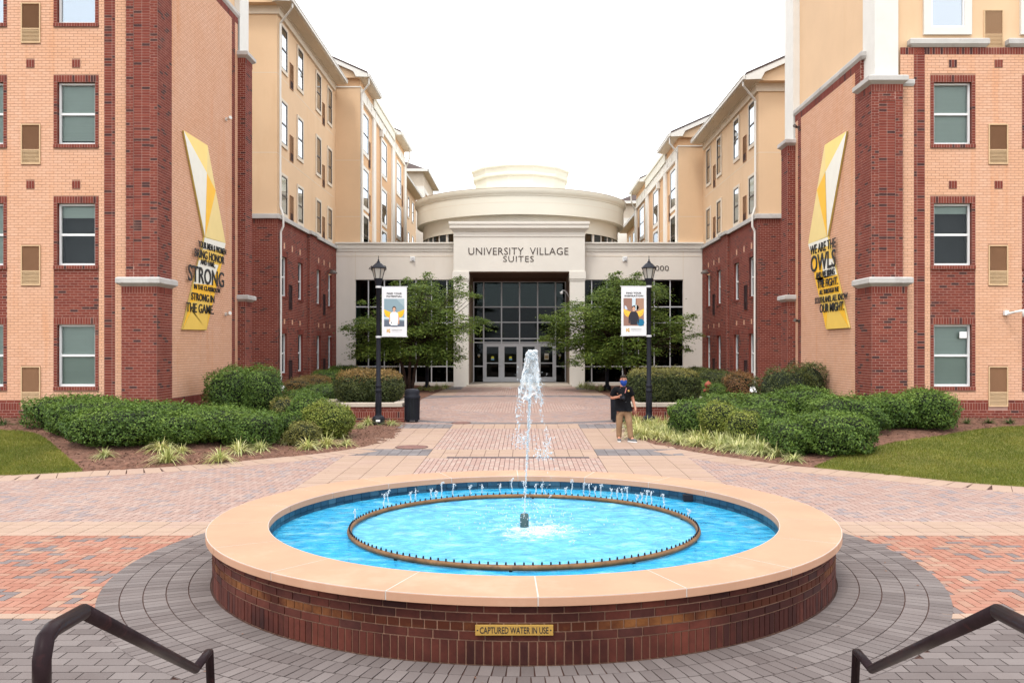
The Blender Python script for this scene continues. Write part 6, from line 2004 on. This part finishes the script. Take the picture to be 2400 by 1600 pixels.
# ------------------------------------------------------------------ litter bins
def bin_(px, label):
    y = 26.95; x = (px-PX)/F*y; z = g(y)
    root = empty('litter_bin', (x, y, z), label, 'litter bin', 'black litter bins beside the planters')
    c = (x, y)
    m = MB(); m.lathe([(.0, z+.06), (.20, z+.06), (.215, z+.10), (.225, z+.74)], c, 28); m.build('liner', M['core'], root)
    m = MB()
    for k in range(30):
        th = 2*math.pi*k/30; u = Vector((-math.sin(th), math.cos(th), 0)); n = Vector((math.cos(th), math.sin(th), 0))
        p = Vector((x, y, z+.07))
        m.obox(p + n*.215 - u*.016, u*.032, n*.012, n*.014 + Vector((0, 0, .68)))
    m.build('slat', M['black_metal'], root)
    m = MB()
    for h0, r_ in ((.07, .222), (.74, .245)): m.lathe([(r_, z+h0), (r_+.012, z+h0), (r_+.012, z+h0+.035), (r_, z+h0+.035)], c, 28)
    m.build('hoop', M['black_metal'], root)
    m = MB(); m.lathe([(.25, z+.775), (.25, z+.80), (.225, z+.82), (.235, z+.90), (.22, z+.97), (.17, z+1.01), (.0, z+1.025)], c, 28); m.build('lid', M['black_metal'], root, smooth=True)
    m = MB()
    for k in range(4):
        th = R(45)+k*R(90); m.lathe([(0, z+.0), (.03, z), (.03, z+.07)], (x+.19*math.cos(th), y+.19*math.sin(th)), 8)
    m.build('foot', M['black_metal'], root)
bin_(966, 'black slatted litter bin beside the left planter'); bin_(1449, 'black litter bin behind the walking man')

# ------------------------------------------------------------------ yellow wall signs with lettering
M['sign_edge'] = mat_plain('sign_edge', (0.55, 0.42, 0.12), .5, bmp=0)
def wsign(s, outline, facets, lines, label):
    Xw = XC + s*9.43 - s*.06
    def P(px, py, out=0.0):
        d = (Xw - s*out)*F/(px-PX); return Vector((Xw - s*out, d, H-(py-PY)*d/F))
    sx0, sy0, k = (420, 300, 140/457.0) if s < 0 else (1870, 300, 140/457.0)
    Q = lambda p, out=0.0: P(sx0+p[0]*k, sy0+p[1]*k, out)
    c = Q(outline[0])
    root = empty('wall_sign', (Xw, Q((200, 900)).y, 4), label, 'wall sign', 'yellow faceted wall signs with slogans')
    m = MB(); m.prism([Q(p) for p in outline], (s*.05, 0, 0)); m.build('backing', M['sign_edge'], root)
    for i, (pts, col) in enumerate(facets):
        m = MB(); m.face([Q(p, .004) for p in pts]); m.build('facet', col, root)
    for (t_, xa, xb, ya, yb, bold) in lines:
        # xa..xb image x of the line, ya = baseline y at its left end, yb = cap top y at its left end
        p0, p1, pt = Q((xa, ya), .03), Q((xb, ya), .03), Q((xa, yb), .03)
        w = abs(p1.y-p0.y); h = pt.z-p0.z
        me = text_mesh(t_, w, h, .014, bold*.2); me.materials.append(M['ink'])
        o = link('slogan_line', me, root)
        o.location = Vector((Xw - s*.012, p0.y, p0.z)) - root.location
        o.rotation_euler = (0, 0, R(90) if s < 0 else R(-90))
cy1, cy2, cy3, cy4, cy5 = colour('sign_pale_grey', (226, 224, 214)), colour('sign_soft_yellow', (240, 210, 125)), colour('sign_gold', (240, 185, 50)), colour('sign_sand', (228, 205, 140)), colour('sign_mustard', (228, 190, 90))
wsign(-1, [(35, 20), (218, 135), (280, 480), (355, 880), (345, 960), (210, 1545), (28, 1540), (195, 835)],
      [([(35, 20), (212, 345), (198, 832)], cy1), ([(35, 20), (218, 135), (212, 345)], cy2), ([(218, 135), (280, 480), (212, 345)], cy4), ([(212, 345), (280, 480), (200, 832)], cy3), ([(280, 480), (355, 880), (200, 832)], cy4),
       ([(195, 838), (355, 882), (345, 935), (180, 930)], cy1), ([(180, 930), (345, 935), (300, 1050), (150, 1010)], cy5), ([(345, 935), (330, 1010), (212, 1530), (250, 1200)], cy3), ([(150, 1010), (300, 1050), (250, 1200), (110, 1190)], cy1), ([(110, 1190), (250, 1200), (235, 1290), (80, 1340)], cy3), ([(80, 1340), (235, 1290), (210, 1540), (95, 1400)], cy5), ([(80, 1340), (100, 1385), (28, 1538)], cy3), ([(100, 1390), (210, 1543), (30, 1540)], cy5)],
      [('YOUR MEN & WOMEN', 150, 362, 908, 858, .02), ('BRING HONOR', 122, 348, 980, 918, .035), ('AND FAME,', 168, 277, 1040, 1000, .02), ('STRONG', 72, 345, 1165, 1042, .05), ('IN THE CLASSROOM', 118, 315, 1228, 1192, .02), ('STRONG IN', 97, 272, 1312, 1256, .04), ('THE GAME.', 58, 267, 1402, 1332, .03)],
      'yellow faceted sign reading strong in the classroom, on the left wall')
wsign(1, [(372, 25), (205, 130), (145, 475), (78, 890), (95, 930), (215, 1540), (390, 1528), (228, 830)],
      [([(372, 25), (212, 335), (225, 830)], cy1), ([(372, 25), (205, 130), (212, 335)], cy2), ([(205, 130), (145, 475), (212, 335)], cy4), ([(208, 340), (145, 475), (222, 830)], cy3), ([(145, 475), (78, 890), (222, 830)], cy4),
       ([(78, 888), (228, 834), (240, 900), (92, 935)], cy1), ([(92, 935), (240, 900), (265, 1000), (105, 990)], cy5), ([(105, 990), (180, 1000), (200, 1200), (130, 1150)], cy3), ([(180, 1000), (265, 1000), (300, 1120), (200, 1150)], cy1), ([(130, 1150), (300, 1120), (330, 1260), (160, 1280)], cy3), ([(160, 1280), (330, 1260), (345, 1330), (180, 1370)], cy5), ([(180, 1370), (225, 1400), (215, 1538)], cy3), ([(225, 1400), (310, 1390), (388, 1526), (217, 1538)], cy5), ([(310, 1390), (345, 1340), (389, 1524)], cy3)],
      [('WE ARE THE', 92, 285, 972, 905, .02), ('OWLS', 96, 285, 1105, 985, .05), ('AND WE BRING', 135, 277, 1152, 1108, .02), ('THE FIGHT.', 145, 302, 1226, 1170, .04), ('ALL THROUGH THE', 162, 308, 1275, 1240, .02), ('SOUTHLAND, ALL KNOW', 128, 378, 1345, 1300, .025), ('OUR MIGHT.', 165, 350, 1413, 1350, .04)],
      'yellow faceted sign reading we are the owls, on the right wall')
# small floodlights on those walls
def wallspot(s, px, py, label, dark=False):
    Xw = XC+s*9.43; d = Xw*F/(px-PX); z = H-(py-PY)*d/F
    root = empty('floodlight', (Xw, d, z), label, 'floodlight', 'small floodlights on the court walls')
    m = MB(); xs = sorted((Xw, Xw-s*.04)); m.box(xs[0], xs[1], d-.05, d+.05, z-.05, z+.05); m.build('mount', M['frame_dark'] if dark else M['white_trim'], root)
    m = MB(); m.tube([(Xw-s*.03, d, z), (Xw-s*.10, d-.05, z), (Xw-s*.2, d-.13, z+.03)], [.02, .045, .06], 10); m.build('lamp_head', M['frame_dark'] if dark else M['white_trim'], root)
wallspot(-1, 529, 280, 'small floodlight high on the left wall, above the yellow sign'); wallspot(-1, 528, 736, 'small white floodlight low on the left wall, right of the yellow sign')
wallspot(1, 1873, 299, 'small dark floodlight high on the right wall, above the yellow sign', True); wallspot(1, 1874, 752, 'small dark floodlight low on the right wall, left of the yellow sign', True)

# ------------------------------------------------------------------ small things
def ground_flood(px, py, d, label):
    c = PT(px, py, d)
    root = empty('ground_floodlight', (c.x, c.y, c.z-.1), label, 'floodlight', 'white ground floodlights in the beds')
    m = MB(); m.prism([(c.x-.09, d-.05, c.z-.06), (c.x+.09, d-.05, c.z-.06), (c.x+.07, d+.05, c.z+.06), (c.x-.07, d+.05, c.z+.06)], (0, .08, .04)); m.build('housing', M['frame_white'], root, bevel=.015)
    m = MB(); m.tube([(c.x, d, c.z-.05), (c.x, d, c.z-.6)], .02, 6); m.build('stake', M['black_metal'], root)
ground_flood(659, 912, 27.5, 'white ground floodlight half hidden by the rounded bush, left bed'); ground_flood(1766, 915, 27.0, 'white ground floodlight beside the reddish bush, right bed')
x, y = (1660-PX)/F*29.6, 29.6
hz = zbed(x, y); top_ = H-(892-PY)*y/F
hy = empty('fire_hydrant', (x, y, hz), 'orange red hydrant rising out of the low hedges on the right', 'hydrant')
mh = mat_plain('faded_orange_paint', (0.34, 0.085, 0.05), .6)
m = MB(); m.lathe([(.0, hz-.1), (.13, hz-.1), (.13, hz), (.075, hz+.04), (.075, top_-.27), (.095, top_-.25), (.095, top_-.2)], (x, y), 16); m.build('barrel', mh, hy, smooth=True)
m = MB(); m.lathe([(.10, top_-.2), (.13, top_-.19), (.12, top_-.10), (.08, top_-.05), (.03, top_-.03), (.03, top_), (0, top_)], (x, y), 12); m.build('bonnet', mh, hy, smooth=True)
m = MB(); m.tube([(x-.16, y, top_-.33), (x+.16, y, top_-.33)], .05, 8); m.tube([(x, y, top_-.33), (x, y-.14, top_-.33)], .06, 8); m.build('outlet', mh, hy)
# cameras
def curved_cam(px, py, d, label, dirx, name='security_camera'):
    c = PT(px, py, d)
    root = empty(name, c, label, 'security camera')
    m = MB(); pts = [c + Vector((dirx*t_*.5, 0, .12*math.sin(t_*math.pi*.5) if False else .12*(1-(t_-.0)**2)-.12*0)) for t_ in [i/6 for i in range(7)]]
    return c, root, m
c = PT(1316, 684, 46.5)
root = empty('security_camera', c, 'white dome camera on a curved arm at the right portal pillar', 'security camera')
pil = XC+2.66
m = MB(); m.tube([(c.x, 46.5, c.z), (c.x+.05, 46.5, c.z+.08), (c.x+.16, 46.6, c.z+.08), (c.x+.28, 46.7, c.z), (pil, 46.8, c.z-.28)], .025, 8); m.build('arm', M['frame_white'], root, smooth=True)
m = MB(); m.lathe([(0, c.z+.02), (.09, c.z), (.09, c.z-.05), (.06, c.z-.11), (0, c.z-.14)], (c.x, 46.5), 14); m.build('dome', M['frame_white'], root, smooth=True)
c = PT(2400, 732, 22.75)
root = empty('security_camera', (c.x, 23.1, c.z), 'white bracket camera on the right hall at the picture edge', 'security camera')
m = MB(); m.box(c.x-.33, c.x-.22, 23.05, 23.14, c.z-.06, c.z+.06); m.tube([(c.x-.27, 23.08, c.z-.03), (c.x-.15, 22.85, c.z+.02), (c.x+.02, 22.75, c.z+.06)], .03, 8); m.build('bracket', M['frame_white'], root)
m = MB(); m.lathe([(0, c.z+.09), (.09, c.z+.08), (.11, c.z-.01), (.09, c.z-.10), (0, c.z-.16)], (c.x+.05, 22.72), 16); m.build('dome', M['frame_white'], root, smooth=True)

# ------------------------------------------------------------------ handrails in the foreground
def rail(s):
    root = empty('handrail', (s*1.45, 3.6, 0.4), 'dark metal handrail at the left of the steps' if s < 0 else 'dark metal handrail at the right of the steps', 'handrail', 'handrails of the steps')
    sx = lambda px, d: px if s < 0 else 2*(PX + .047*F/d) - px
    r_ = .0218
    K = lambda px, py, d: PT(sx(px, d), py, d)
    p1 = K(98, 1640, 2.13); p1b = K(98, 1545, 2.13); p2 = K(106, 1496, 2.16); p3 = K(122, 1474, 2.22); p4 = K(196, 1432, 2.48); p5 = K(458, 1567, 4.25); p6 = K(490, 1525, 4.62); p7 = K(495, 1630, 4.62)
    m = MB(); m.tube([p1, p1b, p2, p3, p4 - (p4-p3)*.02], r_, 14); m.tube([p4, p5], r_, 14); m.tube([p5, p6 - (p6-p5)*.12, p6 + Vector((0, .004, -.006)), p7], r_, 14)
    m.build('rail', M['rail'], root, smooth=True)
    m = MB(); m.tube([p1 + Vector((0, 0, .002)), Vector((p1.x, p1.y, .5))], r_, 14); m.build('post', M['rail'], root, smooth=True)
    m = MB(); m.tube([p7 + Vector((0, 0, .002)), Vector((p7.x, p7.y, -.02))], r_, 14); m.build('post', M['rail'], root, smooth=True)
    m = MB()
    for p in (p4, p5): 
        i0 = len(m.v)
        for a in range(7):
            for b in range(12):
                th, ph = 2*math.pi*b/12, math.pi*(a/6-.5); m.v.append((p.x+r_*math.cos(th)*math.cos(ph), p.y+r_*math.sin(th)*math.cos(ph), p.z+r_*math.sin(ph)))
        for a in range(6):
            for b in range(12):
                w = (b+1) % 12; m.f.append((i0+a*12+b, i0+a*12+w, i0+(a+1)*12+w, i0+(a+1)*12+b)); m.m.append(0); m.t.append(0)
    m.build('elbow', M['rail'], root, smooth=True)
rail(-1); rail(1)
# ------------------------------------------------------------------ the walking man
def skin_mesh(name, verts, edges, radii, mat, parent, levels=2, root_i=0, smooth=True):
    me = bpy.data.meshes.new(name); me.from_pydata([tuple(v) for v in verts], edges, []); me.update()
    ob = bpy.data.objects.new(name, me); COL.objects.link(ob)
    md = ob.modifiers.new('skin', 'SKIN'); md.use_smooth_shade = True
    for i, r_ in enumerate(radii):
        sv = me.skin_vertices[0].data[i]
        sv.radius = r_ if isinstance(r_, tuple) else (r_, r_); sv.use_root = (i == root_i)
    sb = ob.modifiers.new('sub', 'SUBSURF'); sb.levels = levels; sb.render_levels = levels
    bpy.context.view_layer.update()
    nm = bpy.data.meshes.new_from_object(ob.evaluated_get(bpy.context.evaluated_depsgraph_get()))
    bpy.data.objects.remove(ob); bpy.data.meshes.remove(me)
    nm.name = name; nm.materials.clear(); nm.materials.append(mat)
    return link(name, nm, parent)
MS = 0.01067/7.84           # metres per pixel of the enlarged crop of the man
mx_, my_ = (1460-PX)/F*21.9, 21.9
mz_ = g(my_)
man = empty('person', (mx_, my_, mz_), 'man in black polo shirt, khaki trousers and blue face covering, walking with a camera', 'person')
def J(px, py, dy=0.0): return Vector(((px-470)*MS, dy, (1432-py)*MS))
skinm = mat_plain('skin', (0.46, 0.215, 0.14), .55, var=.06, bmp=0)
# skeleton joints (local to the man)
pel = J(482, 800, 0.0); wst = J(476, 720); chest = J(466, 560); neck0 = J(468, 440); neck1 = J(470, 400, -.01); head0 = J(476, 345, -.03); head1 = J(482, 260, -.02)
shR = J(330, 478); elR = J(262, 640, .05); wrR = J(345, 612, -.17); haR = J(395, 600, -.23)
shL = J(600, 475); elL = J(648, 640, .05); wrL = J(690, 800, .0); haL = J(702, 850, -.02)
hipR = J(410, 860); knR = J(402, 1075, -.02); anR = J(402, 1335, .07); toR = J(396, 1412, -.10)
hipL = J(552, 860); knL = J(575, 1080, -.10); anL = J(600, 1335, -.10); toL = J(668, 1418, -.22)
V = [pel, wst, chest, neck0, neck1, head0, head1, shR, elR, wrR, haR, shL, elL, wrL, haL, hipR, knR, anR, toR, hipL, knL, anL, toL]
E = [(0, 1), (1, 2), (2, 3), (3, 4), (4, 5), (5, 6), (2, 7), (7, 8), (8, 9), (9, 10), (2, 11), (11, 12), (12, 13), (13, 14), (0, 15), (15, 16), (16, 17), (17, 18), (0, 19), (19, 20), (20, 21), (21, 22)]
Rr = [(.15, .11), (.16, .12), (.16, .12), (.06, .06), (.058, .06), (.078, .088), (.078, .09), .062, .046, .032, .036, .062, .046, .032, .036, .09, .065, .042, .04, .09, .065, .042, .04]
# fingers: right hand closes round the camera, left hand hangs relaxed
def finger(a, d1, d2, l, r_):
    i = len(V); V.append(a); V.append(a+d1*l*.5); V.append(a+d1*l*.5+d2*l*.5)
    Rr.extend([r_, r_, r_*.8]); return i
for k in range(4):
    i = finger(haR + Vector((.02, -.01, .03-.02*k)), Vector((.75, -.6, -.1)).normalized(), Vector((.8, .2, -.5)).normalized(), .085-.006*abs(k-1.3), .0095); E.extend([(10, i), (i, i+1), (i+1, i+2)])
i = finger(haR + Vector((-.005, -.03, .035)), Vector((.5, -.5, .5)).normalized(), Vector((.9, -.2, 0)).normalized(), .06, .011); E.extend([(10, i), (i, i+1), (i+1, i+2)])
for k in range(4):
    i = finger(haL + Vector((0.0, -.03+.02*k, -.035)), Vector((.08, 0, -1)).normalized(), Vector((-.3, 0, -1)).normalized(), .085-.006*abs(k-1.3), .0095); E.extend([(14, i), (i, i+1), (i+1, i+2)])
i = finger(haL + Vector((-.02, -.04, .0)), Vector((-.3, -.6, -.7)).normalized(), Vector((-.1, -.2, -1)).normalized(), .06, .011); E.extend([(14, i), (i, i+1), (i+1, i+2)])
body = skin_mesh('body', V, E, Rr, skinm, man)
blackm = mat_plain('black_polo', (0.008, 0.008, 0.010), .9, var=.3, scale=9, bmp=0, spec=.08)
# polo shirt with short sleeves
def lerp(a, b, f): return a + (b-a)*f
sv = [J(478, 828), J(476, 720, -.01), J(468, 590), J(468, 470), J(469, 425), shR + Vector((.02, 0, .0)), lerp(shR, elR, .5), lerp(shR, elR, .82), shL + Vector((-.02, 0, 0)), lerp(shL, elL, .5), lerp(shL, elL, .80)]
se = [(0, 1), (1, 2), (2, 3), (3, 4), (3, 5), (5, 6), (6, 7), (3, 8), (8, 9), (9, 10)]
skin_mesh('polo_shirt', sv, se, [(.205, .145), (.225, .165), (.215, .15), (.15, .105), (.078, .078), .095, .09, .092, .095, .09, .092], blackm, man, root_i=1)
khaki = mat_plain('khaki_cotton', (0.27, 0.165, 0.095), .9, var=.15, scale=9, bmp=.2)
tv = [J(480, 825), J(482, 870), lerp(hipR, knR, .18), lerp(hipR, knR, .6), knR, lerp(knR, anR, .5), J(402, 1385, .06), lerp(hipL, knL, .18), lerp(hipL, knL, .6), knL, lerp(knL, anL, .5), J(606, 1385, -.12)]
te = [(0, 1), (1, 2), (2, 3), (3, 4), (4, 5), (5, 6), (1, 7), (7, 8), (8, 9), (9, 10), (10, 11)]
skin_mesh('trousers', tv, te, [(.20, .14), (.19, .14), (.115, .115), (.1, .1), .085, .078, .07, (.115, .115), (.1, .1), .085, .078, .07], khaki, man, root_i=1)
def shoe(an, to, label):
    d = (to-an); d.z = 0; d.normalize(); sdv = Vector((-d.y, d.x, 0)); z0 = min(an.z, to.z) - .03
    base_ = Vector((an.x, an.y, 0)) - d*.07
    m = MB(); prof = [(0, .036, .085), (.06, .042, .10), (.13, .044, .085), (.20, .048, .062), (.26, .040, .048), (.285, .02, .03)]
    tilt = (an.z-.07)*.0
    rows = []
    for (l, w, h) in prof:
        c = base_ + d*l; row = []
        for k in range(9):
            th = math.pi*k/8; row.append(c + sdv*w*math.cos(th) + Vector((0, 0, .025+h*math.sin(th)**.7 if 0 < k < 8 else .025)))
        rows.append(row)
    for a in range(len(rows)-1):
        for k in range(8): m.face([rows[a][k], rows[a][k+1], rows[a+1][k+1], rows[a+1][k]])
    m.face(rows[0]); m.face(rows[-1][::-1])
    o = m.build('shoe', mat_plain('grey_shoe', (.13, .13, .135), .7, var=.4, scale=30, bmp=0), man, local=True, smooth=True)
    m = MB(); pts = [rows[a][0] for a in range(6)] + [rows[a][8] for a in range(5, -1, -1)]
    m.prism([Vector((p.x, p.y, .002)) for p in pts], (0, 0, .026)); m.build('sole', M['frame_white'], o, local=True)
shoe(anR, toR, 'r'); shoe(anL, toL, 'l')
# head: face, covering, hair
hd = lerp(head0, head1, .45)
def ell(mb, c, r_, m=0, nu=20, nv=12, a0=-90, a1=90, t0=0, t1=360, wob=0.0):
    i0 = len(mb.v); full = (t1-t0) == 360; n = nu if full else nu+1
    for a in range(nv+1):
        ph = R(a0+(a1-a0)*a/nv)
        for b in range(n):
            th = R(t0+(t1-t0)*b/nu); w = 1 + random.uniform(-wob, wob)
            mb.v.append((c[0]+r_[0]*w*math.cos(th)*math.cos(ph), c[1]+r_[1]*w*math.sin(th)*math.cos(ph), c[2]+r_[2]*w*math.sin(ph)))
    for a in range(nv):
        for b in range(nu):
            w = (b+1) % n if full else b+1
            mb.f.append((i0+a*n+b, i0+a*n+w, i0+(a+1)*n+w, i0+(a+1)*n+b)); mb.m.append(m); mb.t.append(0)
m = MB(); c = J(479, 305, -.02); ell(m, c, (.077, .095, .115))
m.tube([c + Vector((0, -.09, .02)), c + Vector((0, -.113, -.015))], [.010, .017], 8)
for s in (-1, 1):
    ell(m, c + Vector((s*.077, .01, -.005)), (.012, .025, .032), 0, 8, 6)
hface = m.build('head', skinm, man, local=True, smooth=True)
m = MB()
for s in (-1, 1):
    ell(m, c + Vector((s*.03, -.088, .018)), (.012, .008, .007), 0, 8, 6)
    m.box(c.x+s*.03-.018, c.x+s*.03+.018, c.y-.095, c.y-.08, c.z+.034, c.z+.041)
m.build('eye', mat_plain('dark_eye', (.02, .012, .01), .4, bmp=0), hface, local=True)
m = MB(); ell(m, c + Vector((0, .012, .03)), (.086, .10, .105), 0, 20, 8, 20, 90, wob=.04); ell(m, c + Vector((0, .02, .0)), (.086, .098, .09), 0, 20, 8, -40, 60, 0, 180, wob=.03)
ell(m, c + Vector((-.01, -.035, .085)), (.075, .062, .042), 0, 14, 8, -30, 90, wob=.07)
m.build('hair', mat_plain('dark_brown_hair', (.022, .013, .009), .7, var=.4, scale=60, bmp=0), man, local=True, smooth=True)
m = MB()
prof = [(.0, .083, .104), (-.03, .086, .112), (-.07, .082, .112), (-.105, .068, .095), (-.14, .05, .07), (-.155, .03, .05)]
rows = []
for dz, rx, ry in prof:
    rows.append([c + Vector((rx*math.cos(th), -.0+ry*math.sin(th), dz)) for th in [2*math.pi*k/22 for k in range(22)]])
for a in range(len(rows)-1):
    for k in range(22): m.face([rows[a][k], rows[a][(k+1) % 22], rows[a+1][(k+1) % 22], rows[a+1][k]])
m.build('face_covering', mat_plain('royal_blue_cloth', (.012, .055, .30), .8, var=.15, scale=14, bmp=.2), man, local=True, smooth=True)
redm = mat_plain('red_white_strap', (.45, .16, .15), .7, var=.3, scale=30, bmp=0)
m = MB()
for s in (-1, 1): m.tube([J(468, 410, .02) + Vector((s*.055, 0, 0)), J(468, 450, -.10) + Vector((s*.075, 0, 0)), J(468, 520, -.165) + Vector((s*.045, 0, 0)), J(455, 585, -.19)], .010, 6)
m.build('camera_strap', redm, man, local=True)
m = MB()
for s in (-1, 1): m.tube([J(470, 420, -.07) + Vector((s*.03, 0, 0)), J(474, 520, -.165) + Vector((s*.022, 0, 0)), J(486, 640, -.175)], .004, 5)
m.build('lanyard', mat_plain('grey_lanyard', (.25, .24, .15), .7, bmp=0), man, local=True)
m = MB(); p = J(488, 680, -.178); m.obox(p + Vector((-.03, 0, -.045)), (.06, 0, .012), (0, .004, 0), (-.012, 0, .085)); m.build('badge', M['frame_white'], man, local=True)
m = MB(); p = J(562, 500, -.112); ell(m, p, (.028, .012, .028), 0, 12, 6); m.build('shirt_crest', mat_plain('gold_crest', (.55, .32, .10), .7, var=.3, scale=60, bmp=0), man, local=True)
for o in ('polo_shirt', 'trousers', 'body'): pass
# camera he holds
p = J(442, 612, -.25) + man.location
cm = empty('hand_camera', p, 'black camera held in the right hand of the walking man', 'camera')
m = MB(); m.box(p.x-.065, p.x+.065, p.y-.03, p.y+.03, p.z-.045, p.z+.04); m.box(p.x-.025, p.x+.025, p.y-.028, p.y+.02, p.z+.04, p.z+.065); m.build('camera_body', M['black_metal'], cm, bevel=.006)
m = MB(); m.tube([(p.x+.01, p.y-.03, p.z-.005), (p.x+.02, p.y-.10, p.z-.04)], [.034, .036], 16); m.build('lens', M['black_metal'], cm, smooth=True)
